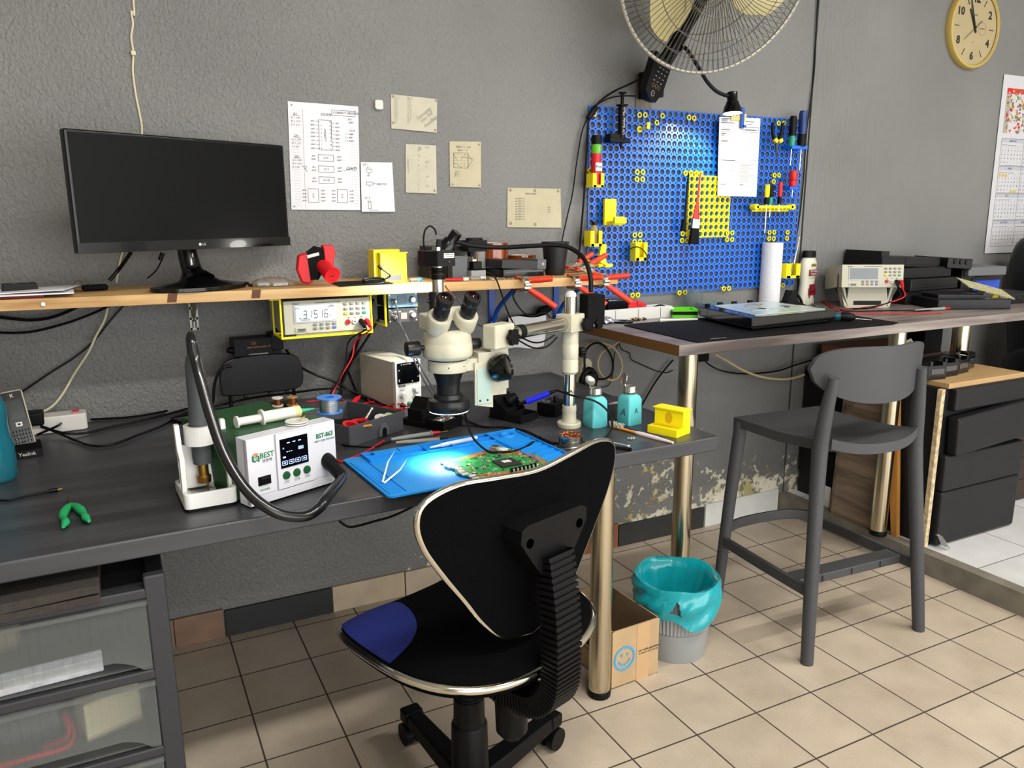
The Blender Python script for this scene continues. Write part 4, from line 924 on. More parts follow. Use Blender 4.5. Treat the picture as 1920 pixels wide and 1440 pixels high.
m = MB(); m.box((0, -.011, .098), (.034, .001, .046)); m.text('K', .012, TR((0, -.0117, .131), (90, 0, 0)), 1); m.obj('screen', [pm('dark_lcd', '#1a2420', .15), WHT], hb)
m = MB()
for r_ in range(5):
    for c_ in range(3): m.box((-.0125 + .0125 * c_, -.011, .046 - .009 * r_), (.009, .0012, .005)); m.text('0123456789*#'[(r_ * 3 + c_) % 12], .0045, TR((-.0125 + .0125 * c_, -.0118, .046 - .009 * r_), (90, 0, 0)), 1)
m.box((0, -.0112, .062), (.013, .0014, .010), 1); m.box((0, -.0118, .062), (.006, .0014, .004), 0)
m.obj('keypad', [BLK, WHT], hb)
pw = T('power_strip', 'white plastic mains strip against the wall behind the phone', 'power strip', (-.175, 2.355, DZ), 2)
m = MB(); m.prism(rrect(.15, .06, .012), 0, .045); m.obj('housing', pm('white_strip_plastic', '#c9c6c2', .4), pw, bev=.004)
m = MB(); m.box((-.045, -.02, .045), (.045, .05, .035)); m.obj('black_plug', BLK, pw, bev=.006); m = MB(); m.box((.05, .0, .0465), (.016, .012, .006)); m.obj('red_switch', RED, pw)
ct = [(-0.246,1.7917,0.7435), (-0.2269,1.7817,0.7435), (-0.2004,1.7954,0.7435), (-0.168,1.8031,0.7435)]
tag(MB().tube(ct + [(-0.1576,1.8069,0.744)], .0024, n=8).cyl((-0.1613,1.8053,0.744), (-0.1461,1.8082,0.744), .0042).cyl((-0.1461,1.8082,0.744), (-0.1374,1.8091,0.744), .0018, mat=1).obj('charging_lead', [BLK, BRASS]), 'thin black lead with a bare metal plug tip at the bench left', 'cable')
gp = T('wire_cutters', 'green handled wire cutters lying open near the bench front edge', 'cutters', (-0.1185,1.6842,0.744))
o_ = (-0.1185,1.6842,0.744)
for pts in (((133, 946), (124, 955), (119, 968), (122, 978), (119, 988)), ((135, 946), (146, 952), (156, 963), (163, 970), (166, 978))):
    pass
m = MB(); m.tube([W(p, o_) for p in [(-0.1169,1.6816,0.749), (-0.1242,1.6567,0.749), (-0.128,1.6188,0.749), (-0.1223,1.5865,0.749), (-0.1247,1.5593,0.749)]], [.004, .0075, .0085, .0055, .0075, .003], n=10, k=6); m.obj('handle', pm('green_handle', '#1f9a5c', .4), gp)
m = MB(); m.tube([W(p, o_) for p in [(-0.1151,1.6807,0.749), (-0.1043,1.6558,0.749), (-0.0955,1.6262,0.749), (-0.0904,1.5963,0.749), (-0.0838,1.5693,0.749)]], [.004, .0075, .0085, .0055, .0075, .003], n=10, k=6); m.obj('handle', pm('green_handle', '#1f9a5c', .4), gp)
m = MB(); m.tube([W(p, o_) for p in [(-0.115,1.6774,0.749), (-0.1195,1.7027,0.749), (-0.1215,1.7341,0.749)]], [.004, .006, .0015], n=8, k=4); m.obj('jaws', pm('browned_steel', '#6a5a48', .4, .8), gp)
# ------------------------------------------------------------------ stereo microscope on its boom stand
MX, MY = .672, 1.66
mc = T('stereo_microscope', 'cream stereo microscope with ring light and camera on a chrome boom stand', 'microscope', (MX, MY, .852), 0)
MCR = pm('microscope_cream', '#bdb9a5', .38, var=.07, vscale=22); MBL = pm('microscope_black', '#121316', .35)
def L(p): return (p[0] - MX, p[1] - MY, p[2] - .852)
m = MB(); m.lathe([(.033, .002), (.047, 0), (.049, .004), (.049, .018), (.046, .026), (.035, .03), (.033, .04), (.029, .04)], n=48); rl = m.obj('ring_light', MBL, mc)
m = MB(); m.lathe([(.034, .0015), (.046, -.0015), (.0475, .001), (.047, .004)], n=48); m.obj('led_ring', pm('led_ring_diffuser', '#ffffff', .5, emit='#fff6ea', estr=9), rl)
m = MB(); m.lathe([(.0001, .03), (.027, .03), (.027, .062), (.0275, .066), (.036, .092), (.037, .1), (.0001, .1)], n=40); m.obj('objective', MBL, mc)
m = MB(); m.lathe([(.0001, .094), (.046, .094), (.0465, .097), (.0465, .118), (.0455, .12), (.0001, .12)], n=48)
for a in (-110, -60): m.cyl((.0462 * math.cos(math.radians(a)), .0462 * math.sin(math.radians(a)), .108), (.047 * math.cos(math.radians(a)), .047 * math.sin(math.radians(a)), .108), .0016, mat=1, n=8)
m.obj('clamp_ring', [MCR, BLK], mc)
m = MB(); m.lathe([(.0001, .119), (.043, .119), (.043, .124), (.0001, .124)], n=40, mat=1); m.lathe([(.0001, .122), (.05, .124), (.057, .13), (.058, .134), (.0575, .158), (.056, .161), (.0565, .164), (.053, .185), (.042, .192), (.0001, .194)], n=48); m.obj('pod', [MCR, MBL], mc)
m = MB(); m.prism([(-.052, -.01), (.03, -.02), (.04, .03), (.0, .062), (-.05, .055)], .186, .225, 'z'); m.box((.0, .012, .21), (.075, .07, .05), 0, (-18, 0, 0), tx=.9); m.box((.005, -.03, .2), (.05, .012, .03), 1, (-35, 0, 0)); m.obj('prism_body', [MCR, MBL], mc, bev=.008, seg=3)
for s, nm in ((-.032, 0), (.032, 1)):
    d = Vector((0.05 * (1 if nm else -1) * .2, -.62, .78)).normalized(); b = Vector((s, -.018, .198))
    q = MB(); q.lathe([(.0001, -.022), (.019, -.018), (.0265, -.004), (.0275, .002), (.0275, .034), (.026, .037), (.0001, .037)], n=32); a, c_, _ = frame(d)
    R_ = Matrix((( a.x, c_.x, d.x, 0), (a.y, c_.y, d.y, 0), (a.z, c_.z, d.z, 0), (0, 0, 0, 1)))
    pr = q.xf(Matrix.Translation(b) @ R_).obj('prism_housing', MCR, mc)
    q = MB(); q.lathe([(.0001, .034), (.0165, .034), (.018, .037), (.0185, .060), (.0165, .063), (.0165, .071), (.0185, .073), (.0195, .077), (.0195, .091), (.018, .0935), (.0145, .094), (.012, .086), (.0001, .085)], n=32, mats=[0] * 10 + [1, 1])
    q.xf(Matrix.Translation(b + Vector((0, 0, 0))) @ R_); q.obj('eyepiece', [MBL, pm('lens_glass', '#1a0a0c', .05, coat=1.)], mc)
for s, r_, x in ((-1, .0165, -.084), (1, .0125, .066)):
    q = MB(); q.lathe([(.0001, -.016 * 1), (r_, -.015), (r_ * 1.04, -.008), (r_ * 1.04, .012), (r_ * .9, .016), (.0001, .016)], (x, .0, .152), ax='x', n=26)
    if s < 0: q.cyl((-.08, 0, .152), (-.05, 0, .152), .006)
    q.obj('zoom_knob', MBL, mc)
# camera port
m = MB(); m.lathe([(.0001, .19), (.021, .19), (.021, .268), (.018, .272), (.0001, .272)], (-.004, .045, 0), n=32); m.cyl((-.026, .04, .252), (-.032, .04, .252), .004); m.obj('trinocular_tube', MBL, mc)
m = MB(); m.lathe([(.0135, .27), (.0135, .302)], (-.002, .045, 0), n=28); m.obj('silver_coupler', STEEL, mc)
m = MB(); m.lathe([(.0001, .30), (.0165, .301), (.017, .305), (.017, .318), (.0155, .319), (.0155, .32), (.017, .321), (.017, .328), (.0001, .328)], (-.001, .045, 0), n=32); m.lathe([(.0001, .328), (.0125, .328), (.0125, .336)], (-.001, .045, 0), n=28, mat=1); m.lathe([(.0171, .3125), (.0172, .313)], (-.001, .045, 0), n=32, mat=2); m.obj('camera_adapter', [BLK, STEEL, BRASS], mc)
cmr = MB(); cmr.prism([(-.036, -.012), (-.012, -.032), (.031, -.032), (.033, .03), (-.036, .03)], .332, .366, 'z')
cmr.xf(Matrix.Translation((-.002, .045, 0)))
CMT = TR((.014, .0128, .356), (90, 0, 0)); cmr.box((.014, .0127, .356), (.025, .0006, .011), 1); cmr.text('H6MP UHD', .004, CMT @ TR((-.0, .0025, .0006)), 2); cmr.text('CE FC 2024', .0032, CMT @ TR((0, -.0025, .0006)), 2); cmr.cyl((.014, .0132, .3425), (.014, .011, .3425), .0025, mat=3, n=12)
cam_ = cmr.obj('camera', [BLK, WHT, INK, BLKG], mc, bev=.0025)
m = MB(); m.box((-.006, .03, .371), (.008, .008, .008), 1); m.tube([L(p) for p in [(0.6389,1.7,1.219), (0.6357,1.7,1.2405), (0.6402,1.7,1.2642), (0.6521,1.7,1.2735), (0.6635,1.7,1.2663), (0.667,1.7,1.2543)]], .0022, n=8); m.prism([(-.0045, .366), (.0045, .366), (.0055, .38), (.004, .392), (-.004, .392), (-.0055, .38)], .034, .042, 'y'); m.xf(Matrix.Translation((.0, 0, 0)), 0); m.obj('usb_lead', [BLK, STEEL], cam_)
# focus arm and boom
m = MB(); m.prism([(.035, -.028), (.088, -.034), (.088, .03), (.04, .04)], .094, .122); m.prism([(.062, -.035), (.105, -.035), (.105, .035), (.062, .035)], .10, .135)
m.prism([(.052, .012), (.098, .002), (.098, .10), (.085, .112), (.052, .112)], -.036, -.03, 'y', 0); m.box((.075, -.0372, .056), (.036, .001, .085), 1)
for x in (.064, .083): m.cyl((x, -.0385, .022), (x, -.0372, .022), .0028, mat=2, n=10)
m.box((.115, -.01, .07), (.04, .045, .08)); m.prism([(.098, .03), (.14, .045), (.14, .13), (.098, .13)], -.034, .012, 'y'); m.box((.118, -.012, .145), (.045, .04, .03))
m.obj('focus_arm', [MCR, pm('mint_plate', '#a9bfb8', .4), INK], mc, bev=.0025)
q = MB(); q.lathe([(.0001, -.018), (.022, -.018), (.026, -.012), (.0265, .012), (.025, .018), (.019, .02), (.017, .0175), (.0001, .017)], n=36, ax='z'); q.xf(TR((.112, -.048, .097), (0, 72, -42), 1.18)); q.obj('focus_knob', BLKG, mc)
q = MB(); q.cyl((.118, -.012, .155), (.118, -.012, .178), .012); q.obj('arm_pin', STEEL, mc)
PX, PY = 1.055, 1.75
bdir = (Vector((PX, PY, 1.022)) - Vector((.795, 1.635, 1.022))).normalized()
q = MB(); c0 = Vector((.795, 1.635, 1.022)); a, b, d = frame(bdir)
q.box((0, 0, 0), (.072, .042, .058)); q.xf(Matrix.Translation(c0 - bdir * .005) @ Matrix.Rotation(math.atan2(bdir.y, bdir.x), 4, 'Z')); q.v = [Vector(L(v)) for v in q.v]; q.obj('boom_clamp', MCR, mc, bev=.006, seg=3)
def starknob(c, dr, r, h, nm='star_knob'):
    q = MB(); P = [(r * (1 + .16 * math.cos(6 * t)) * math.cos(t), r * (1 + .16 * math.cos(6 * t)) * math.sin(t)) for t in [2 * PI * i / 48 for i in range(48)]]
    q.prism(P, 0, h); a, b, d = frame(dr); q.cyl((0, 0, -.012), (0, 0, 0), .005)
    q.xf(Matrix.Translation(L(c)) @ Matrix(((a.x, b.x, d.x, 0), (a.y, b.y, d.y, 0), (a.z, b.z, d.z, 0), (0, 0, 0, 1)))); return q.obj(nm, BLK, mc, bev=.0015)
fr_ = Vector((bdir.y, -bdir.x, 0))
starknob(c0 + fr_ * .028 + bdir * .008 + Vector((0, 0, -.002)), fr_, .018, .012)
q = MB(); q.cyl(L(c0 + bdir * .02), L(Vector((PX, PY, 1.022)) + bdir * .1), .0165, n=32); bm = q.obj('boom', CHR, mc)
q = MB(); q.cyl(L(c0 + bdir * .062), L(c0 + bdir * .082), .0175, n=32); q.obj('tape_band', BLK, bm)
q = MB(); q.box((0, 0, 0), (.06, .05, .046)); q.xf(Matrix.Translation(L((PX, PY, 1.022))) @ Matrix.Rotation(math.atan2(bdir.y, bdir.x), 4, 'Z')); q.cyl(L((PX, PY, 1.0)), L((PX, PY, .965)), .022, n=32); q.lathe([(.021, .925), (.0225, .93), (.0225, .965), (.02, .97), (.02, .972), (.0215, .975), (.0215, 1.0)], (PX - MX, PY - MY, -.852), n=32); q.lathe([(.017, .885), (.0225, .892), (.0225, .922), (.021, .926)], (PX - MX, PY - MY, -.852), n=32); q.obj('cross_clamp', MCR, mc, bev=.002)
starknob(Vector((PX, PY, 1.018)) + fr_ * .032 + bdir * .02, fr_, .016, .012); starknob(Vector((PX, PY, 1.018)) + fr_ * .034 + bdir * .075, fr_, .016, .012)
q = MB(); starknob(Vector((PX + .03, PY, .94)), Vector((1, -.1, 0)), .013, .014)
q = MB(); q.cyl(L((PX, PY, .77)), L((PX, PY, 1.09)), .0158, n=36); q.obj('post', CHR, mc)
q = MB(); q.lathe([(.0001, 1.09), (.015, 1.09), (.014, 1.098), (.008, 1.104), (.0001, 1.105)], (PX - MX, PY - MY, -.852), n=24); q.obj('post_cap', WHT, mc)
q = MB(); q.lathe([(.0001, .7405), (.031, .7405), (.0325, .743), (.0325, .752), (.03, .755), (.0195, .756), (.0185, .782), (.0195, .784), (.0185, .80), (.0001, .80)], (PX - MX, PY - MY, -.852), n=36); q.obj('post_base', MCR, mc)
# bench lamp clamped at the boom end: block, gooseneck and ribbed head
gl = T('gooseneck_lamp', 'black gooseneck lamp on a black block shining down on the shelf', 'lamp', (1.1321,1.76,1.0107))
o_ = (1.1321,1.76,1.0107)
def G(p): return W(p, o_)
m = MB(); m.box((0, 0, 0), (.05, .055, .075)); m.xf(Matrix.Translation(G((1.1311,1.765,1.053))) @ rotm((0, 0, -8))); m.box(G((1.1153,1.755,1.0195)), (.018, .02, .05)); m.obj('block', BLKM, gl, bev=.002)
m = MB(); m.tube([G(p) for p in [(1.1301,1.77,1.0952), (1.134,1.78,1.1338), (1.137,1.81,1.1743), (1.1276,1.85,1.2013), (1.0981,1.88,1.2152), (1.037,1.92,1.2138), (0.9589,1.96,1.2099), (0.8879,1.98,1.2151), (0.8461,1.985,1.2243), (0.8275,1.985,1.2289)]], .0062, n=12, k=8); m.obj('gooseneck', RUB, gl)
hc_ = Vector(G((0.8324,1.985,1.2373))); hd = Vector((-.42, .36, -.76)).normalized()
def lamphead(mb_, c, d, s=1.):
    a, b, dd = frame(d); n0 = len(mb_.v)
    mb_.lathe([(.0001, -.004), (.0155, -.004), (.016, .0), (.016, .022), (.019, .027), (.026, .042), (.030, .06), (.0285, .06), (.022, .04), (.0001, .032)], n=36)
    for k in range(18):
        t = 2 * PI * k / 18; u = Vector((math.cos(t), math.sin(t), 0)); mb_.cyl(u * .0172 + Vector((0, 0, .024)), u * .0282 + Vector((0, 0, .056)), .0013, n=5)
    mb_.xf(Matrix.Translation(c) @ Matrix(((a.x, b.x, dd.x, 0), (a.y, b.y, dd.y, 0), (a.z, b.z, dd.z, 0), (0, 0, 0, 1))) @ Matrix.Scale(s, 4), n0)
m = MB(); lamphead(m, hc_ + Vector((.004, 0, .012)), hd); hd_o = m.obj('lamp_head', BLKG, gl)
def bulb(c, d, parent, s=1.):
    q = MB(); q.lathe([(.0001, .0575), (.014, .0575), (.0275, .058)], n=24); a, b, dd = frame(d); q.xf(Matrix.Translation(c) @ Matrix(((a.x, b.x, dd.x, 0), (a.y, b.y, dd.y, 0), (a.z, b.z, dd.z, 0), (0, 0, 0, 1))) @ Matrix.Scale(s, 4)); return q.obj('led_bulb', pm('lit_led', '#ffffff', .5, emit='#fffdf2', estr=40), parent, recalc=False)
bulb(hc_ + Vector((.004, 0, .012)), hd, hd_o)
def spot(name, loc, d, power, ang, col=(1, .98, .93), blend=.6, r=.02):
    l = bpy.data.lights.new(name, 'SPOT'); l.energy = power; l.spot_size = math.radians(ang); l.spot_blend = blend; l.color = col; l.shadow_soft_size = r
    o = bpy.data.objects.new(name, l); COL.objects.link(o); o.location = loc; o.rotation_euler = Vector(d).to_track_quat('-Z', 'Y').to_euler(); return o
spot('gooseneck_lamp_light', Vector(o_) + hc_ + hd * .075, Vector((-.44, .76, -.80)), 8, 95)
# lead of the ring light and the loops across the mat
cable('ring_light_cable', 'black cable hanging from the ring light across the blue mat', [(0.77,1.7921,0.8), (0.7637,1.7586,0.775), (0.7429,1.6731,0.765), (0.7448,1.6015,0.756), (0.7668,1.5896,0.7535), (0.8013,1.5829,0.753), (0.8461,1.6059,0.751), (0.8991,1.6551,0.747), (0.9333,1.6923,0.744)], .0028, BLK)
cable('ring_light_lead', 'grey black lead running from under the microscope towards the wool tin', [(0.8405,2.0102,0.7435), (0.8344,1.9135,0.7435), (0.8437,1.8462,0.7435), (0.8919,1.8147,0.7435), (0.925,1.7556,0.7435), (0.9283,1.6749,0.7435), (0.9346,1.6182,0.7435)], .0028, BLK)
cable('iron_stand_lead', 'thin black lead running flat from the soldering stand to the iron holder', [(0.7844,1.9,0.7425), (0.8284,1.8644,0.7425), (0.8769,1.8328,0.7425)], .0016, BLK)
spot('microscope_ring_light', (MX - .02, MY - .03, .848), (-.22, -.25, -1), 11, 80, r=.03, blend=1.)
# ------------------------------------------------------------------ pine shelf and its brackets
def SHZ(x): return 1.1115 - .006 * (x + .25)
def sh(p, dz=0.): return (p[0], p[1], SHZ(p[0]) + dz)
SF = T('pine_shelf', 'long pine wall shelf with knots above the slate bench', 'shelf', (.2, 2.28, 0))
m = MB(); m.prism([(-1.3, SHZ(-1.1) - .026), (1.27, SHZ(1.47) - .027), (1.27, SHZ(1.47)), (-1.3, SHZ(-1.1))], -.14, .143, 'y'); m.obj('board', PINE, SF, bev=.0015)
m = MB(); m.cyl(((-0.1515,2.139,1.1005)[0] - .2, -.1405, 1.098), ((-0.1515,2.139,1.1005)[0] - .2, -.146, 1.098), .0045, n=12); m.obj('screw_head', STEEL, SF)
for x in (-.085, .118): MB().prism([(x, 1.0865), (x + .022, 1.0865), (x + .026, 1.1085), (x + .004, 1.1085)], -.1406, -.1395, 'y').obj('knot', pm('dark_knot', '#5a3416', .6), SF)
def slotbracket(px, label):
    X = px; t = T('shelf_bracket', label, 'bracket', (X, WY, 0), group='slotted brackets')
    m = MB(); G_ = pm('galvanised_grey', '#9a988e', .45, .6)
    for z0, z1 in ((.975, SHZ(X) - .027), (SHZ(X) + .004, 1.178)):
        m.box((-.009, -.003, (z0 + z1) / 2), (.006, .006, z1 - z0)); m.box((.009, -.003, (z0 + z1) / 2), (.006, .006, z1 - z0)); m.box((0, -.002, (z0 + z1) / 2), (.004, .004, z1 - z0))
        for k in range(int((z1 - z0) / .03)): m.box((0, -.003, z0 + .004 + .03 * k), (.022, .006, .007))
    m.prism([(-.006, SHZ(X) - .028), (-.16, SHZ(X) - .028), (-.006, 1.0)], -.002, .002, 'x'); return m.obj('upright', G_, t)
slotbracket(.197, 'grey slotted steel shelf bracket under the monitor')
bb = T('blue_bracket', 'blue steel shelf bracket hanging under the right part of the shelf', 'bracket', ((1.1461,2.42,1.0174)[0], WY, 0))
m = MB(); z1 = SHZ(1.1) - .0275; m.box((0, -.006, z1 - .075), (.022, .004, .15)); m.box((0, -.1, z1 - .002), (.02, .19, .004)); m.tube([(0, -.19, z1 - .006), (0, -.06, z1 - .085), (0, -.012, z1 - .15)], .008, n=8); m.box((0, -.014, z1 - .142), (.024, .02, .02)); m.obj('bracket_body', BLUE, bb, bev=.001)
bb2 = copy_tree(bb); bb2.location = (1.40, WY, 0); bb2['label'] = 'blue steel shelf bracket behind the clamps at the shelf end'
# ------------------------------------------------------------------ monitor
mn = T('monitor', 'wide black monitor turned off standing on the pine shelf', 'monitor', (.2025, 2.227, 1.213), 26.6)
m = MB(); m.box((0, .012, .14), (.60, .022, .28)); m.box((0, .03, .13), (.38, .03, .17), tx=.8, ty=.8); m.obj('housing', BLKG, mn, bev=.005, seg=3)
m = MB(); m.box((.0, .0006, .149), (.583, .002, .247)); m.obj('screen', pm('dark_screen_glass', '#08090a', .36, spec=.14), mn)
m = MB(); m.box((0, -.001, .0125), (.60, .002, .024)); m.text('LG', .0085, TR((.022, -.0024, .0125), (90, 0, 0)), 1); m.lathe([(.0001, -.0022), (.004, -.0022), (.004, -.001)], (.011, 0, .0125), ax='y', n=18, mat=1); m.obj('chin', [BLKG, pm('logo_grey', '#c4c6ca', .4)], mn, bev=.001)
m = MB(); m.tube([(0, .04, .07), (0, .045, .0), (0, .03, -.055), (0, .015, -.085)], [.022, .024, .026, .05], n=16, k=6); m.obj('neck', BLKG, mn)
m = MB(); zb = SHZ(.17) - 1.213; n = 40; pr = [(.13 * math.cos(2 * PI * i / n) * (1 if i % 40 else 1), .0 + .085 * math.sin(2 * PI * i / n)) for i in range(n)]
m.prism(pr, zb + .0005, zb + .012); m.lathe([(.122, zb + .012), (.06, zb + .022), (.035, zb + .035), (.0001, zb + .04)], n=36, sy=.6); m.obj('stand_base', BLKG, mn, bev=.002)
# ------------------------------------------------------------------ things on the shelf, left to right
fd = T('paper_folder', 'dark red folder with loose white papers at the left end of the shelf', 'folder', sh((-.16, 2.26, 0)))
m = MB(); m.box((-.12, .0, .004), (.26, .20, .006), 0); m.obj('cover', pm('maroon_folder', '#7a1c28', .6), fd)
m = MB(); m.box((-.10, -.035, .0095), (.34, .18, .003), 0, (0, 0, 3)); m.box((-.03, -.02, .013), (.20, .18, .002), 0, (-1, -2, -9)); m.obj('sheets', PAPER, fd)
m = MB(); m.box((0, 0, .009), (.075, .045, .018), 0, tx=.92, ty=.85); m.cyl((-.012, 0, .018), (-.012, 0, .020), .012, mat=1); m.cyl((.015, 0, .018), (.015, 0, .0195), .008, mat=1); tag(m.obj('car_remote', [BLK, GREY], loc=sh((-0.204,2.25,1.1224), .0115), rot=(0, 0, 10), bev=.005), 'black remote fob with silver buttons on the red folder', 'remote')
t = T('key_case', 'black leather key case with a brass ring on the shelf papers', 'key case', sh((-0.0436,2.3,1.1176), .001), 5)
m = MB(); m.box((0, 0, .008), (.06, .035, .014)); m.obj('pouch', BLKM, t, bev=.005); m = MB(); m.tube([(-.036 + .013 * math.cos(a * PI / 10), -.004, .014 + .013 * math.sin(a * PI / 10)) for a in range(21)], .0011, n=6, k=2); m.obj('ring', BRASS, t)
bg = T('plastic_bag', 'clear crumpled plastic bag with white parts beside the red thermal camera', 'bag', sh((0.3908,2.24,1.1172)), 8)
random.seed(6); m = MB(); hgt = [[random.random() for _ in range(20)] for _ in range(12)]
m.grid(lambda u, v: (-.055 + .11 * u, -.035 + .07 * v, .002 + (.020 * math.sin(PI * u) ** .5 * math.sin(PI * v) ** .5 if 0 < u < 1 and 0 < v < 1 else 0) + .006 * hgt[int(v * 11)][int(u * 19)]), 19, 11); m.obj('film', pm('clear_bag', '#dfe3e6', .12, trans=.9, ior=1.1, bump=.4, bscale=80), bg, recalc=False)
m = MB(); m.box((.018, -.005, .005), (.04, .025, .007)); m.box((-.025, .005, .005), (.03, .02, .006)); m.obj('parts', WHT, bg)
cable('black_strap', 'short black strap end lying between the monitor and the plastic bag', [sh(p, .004 + d) for p, d in zip([(0.3019,2.24,1.1138), (0.3179,2.24,1.1247), (0.3261,2.24,1.1229), (0.3311,2.24,1.114), (0.3392,2.24,1.1107)], (0, .006, .006, .001, 0))], .004, BLKM)
m = MB(); m.prism([(-.07, -.09), (.09, -.085), (.10, .01), (.06, .06), (-.05, .055)], .0003, .0022); tag(m.obj('black_cloth', BLKM, loc=sh((.615, 2.232, 0)), rot=(0, 0, 4)), 'thin black mat under the red thermal camera', 'mat')
tc = T('thermal_camera', 'red and black handheld thermal camera lying on the black mat', 'thermal camera', sh((0.5202,2.215,1.1165), .003), -8)
IMR = pm('bright_red_rubber', '#cf1420', .45)
def shear_body(mb_):
    return mb_
m = MB(); m.prism([(-.052, .004), (-.03, .0), (-.012, .02), (-.008, .075), (-.03, .088), (-.058, .08), (-.064, .04)], .0, .05, 'y'); m.obj('head', IMR, tc, bev=.006)
m = MB(); m.prism([(-.028, .012), (-.006, .012), (.014, .05), (.012, .098), (-.01, .104), (-.034, .086)], -.004, .056, 'y'); m.box((-.018, -.005, .08), (.034, .002, .009), 1, (0, -14, 0)); m.obj('display_housing', [BLKM, WHT], tc, bev=.004)
m = MB(); m.prism([(.012, .06), (.036, .045), (.044, .088), (.04, .106), (.008, .108)], .0, .052, 'y'); m.obj('lens_shroud', IMR, tc, bev=.006)
m = MB(); m.tube([(-.005, .03, .062), (.012, -.005, .045), (.028, -.045, .026)], [.018, .02, .0235], n=20, k=4); m.obj('handle', IMR, tc)
m = MB(); m.lathe([(.0001, -.001), (.002, -.001), (.002, -.003), (.0045, -.003), (.0045, 0)], ax='y', n=16); m.xf(TR((.0287, -.0465, .0262), (-36, 0, -10))); m.obj('tripod_socket', BRASS, tc)
m = MB(); m.box((0, 0, .0015), (.05, .03, .002), 0, (0, 0, 20)); m.box((.02, .012, .003), (.03, .012, .004), 1); tag(m.obj('red_white_wrapper', [WHT, RED], loc=sh((.70, 2.33, 0))), 'crumpled white and red wrapper between camera and yellow box', 'wrapper')
yb = T('yellow_box', 'bright yellow printed box with two offset panels on the shelf', 'box', sh((0.7456,2.27,1.1126)), 3)
m = MB(); m.box((-.012, .03, .046), (.082, .05, .092)); m.box((0, -.008, .042), (.082, .02, .084)); m.box((.001, -.009, .083), (.088, .024, .003)); m.box((.0, -.0185, .010), (.045, .001, .016), 1); m.obj('box_body', [YEL, GREY], yb, bev=.0008)
cc = T('coiled_lead', 'small coiled black barrel lead standing in front of the yellow box', 'cable', sh((0.6775,2.17,1.1102)))
o_ = sh((0.6775,2.17,1.1102))
m = MB(); m.tube([(-.03 + .032 * math.cos(a) + .012, .008 * math.sin(a), .006 + .006 * math.sin(a) + .0015 * a / 3) for a in [i * .5 for i in range(34)]], .0022, n=6, k=2); m.tube([(.012, 0, .012), (.03, .0, .022), (.022, -.002, .03), (.006, -.002, .042)], .0024, n=7); m.cyl((.006, -.002, .042), (-.004, -.002, .052), .0042); m.obj('lead', BLK, cc)
m = MB(); m.cyl((0, 0, .006), (.03, .008, .006), .006, n=14); m.cyl((.03, .008, .006), (.04, .0107, .006), .0062, n=14, mat=1); tag(m.obj('glue_tube', [CLEAR, BFL], loc=sh((0.7763,2.2,1.1178))), 'small clear tube with a blue cap at the foot of the yellow box', 'tube')
bx = T('carton_box', 'dark box with gold print and a silver edge behind the microscope camera', 'box', sh((.955, 2.335, 0)), 4)
m = MB(); m.box((0, 0, .049), (.155, .09, .098)); m.text('QUECOO', .026, TR((-.012, -.0456, .06), (90, 0, 0)), 1, shear=.2); m.box((.07, -.0455, .03), (.012, .001, .05), 2); m.box((.02, -.0455, .025), (.03, .001, .012), 1); m.obj('carton', [pm('dark_olive_card', '#22200e', .4), pm('gold_print', '#b79a2a', .4), STEEL], bx, bev=.002)
jr = T('clear_jar', 'cloudy clear plastic jar behind the gooseneck lamp head', 'jar', sh((1.047, 2.335, 0)))
m = MB(); m.lathe([(.0001, .001), (.034, .001), (.035, .08), (.036, .085), (.036, .102), (.034, .104), (.0001, .104)], n=32); m.obj('jar_body', pm('frosted_jar', '#c5c8c8', .35, trans=.55, ior=1.1), jr)
m = MB(); m.box((0, 0, .035), (.05, .04, .07)); tag(m.obj('grey_card_box', GREY, loc=sh((.955, 2.262, 0)), bev=.001), 'dark grey upright box behind the camera adapter on the shelf', 'box')
for i, (p, lab, mt) in enumerate((((0.8766,2.17,1.108), 'red and teal pen lying on the shelf behind the microscope', RED), ((0.9461,2.2,1.1094), 'grey clear tube lying on the shelf front edge', CLEAR))):
    m = MB(); m.cyl((0, 0, .006), (.05, -.018, .006), .0042, n=12); m.cyl((.05, -.018, .006), (.065, -.0225, .006), .005, n=12, mat=1); tag(m.obj('pen' if i == 0 else 'clear_tube', [mt, WHT], loc=sh(p)), lab, 'pen' if i == 0 else 'tube')
ac = T('usb_charger', 'grey and black plug-in charger standing upside down on the shelf', 'charger', sh((1.0089,2.245,1.1104)), 4)
m = MB(); m.box((0, 0, .013), (.052, .04, .026)); m.box((0, 0, .028), (.052, .04, .005), 1); m.box((0, 0, .04), (.032, .028, .024), 1); m.obj('case', [pm('silver_grey', '#8f9092', .4), BLK], ac, bev=.003)
for x in (-.011, .009): MB().cyl((x, 0, .05), (x, 0, .078), .002, n=10).obj('pin', BRASS, ac)
ac2 = T('power_adapter', 'black ridged mains adapter balanced on the upside down charger', 'charger', sh((1.0089,2.245,1.1104), .078), 4)
m = MB(); m.box((-.002, .004, .022), (.066, .05, .034)); m.lathe([(.0001, .039), (.03, .039), (.026, .046), (.0001, .047)], (-.002, .004, 0), n=28, sy=.7)
for k in range(4): m.box((-.002, -.0215, .012 + .007 * k), (.062, .002, .003))
m.box((-.016, 0, .0), (.014, .022, .02)) ; m.obj('case', BLK, ac2, bev=.003)
KAP = pm('kapton_amber', '#7a3508', .12, .15, coat=.8)
def taperoll(label, loc, r, h):
    t = T('kapton_roll', label, 'tape roll', loc, group='amber tape rolls')
    m = MB(); m.lathe([(r * .72, 0), (r, 0), (r, h), (r * .72, h)], n=44); m.obj('wound_tape', KAP, t); m = MB(); m.lathe([(r * .72, 0), (r * .72, h)], n=40); m.obj('core', WHT, t); return t
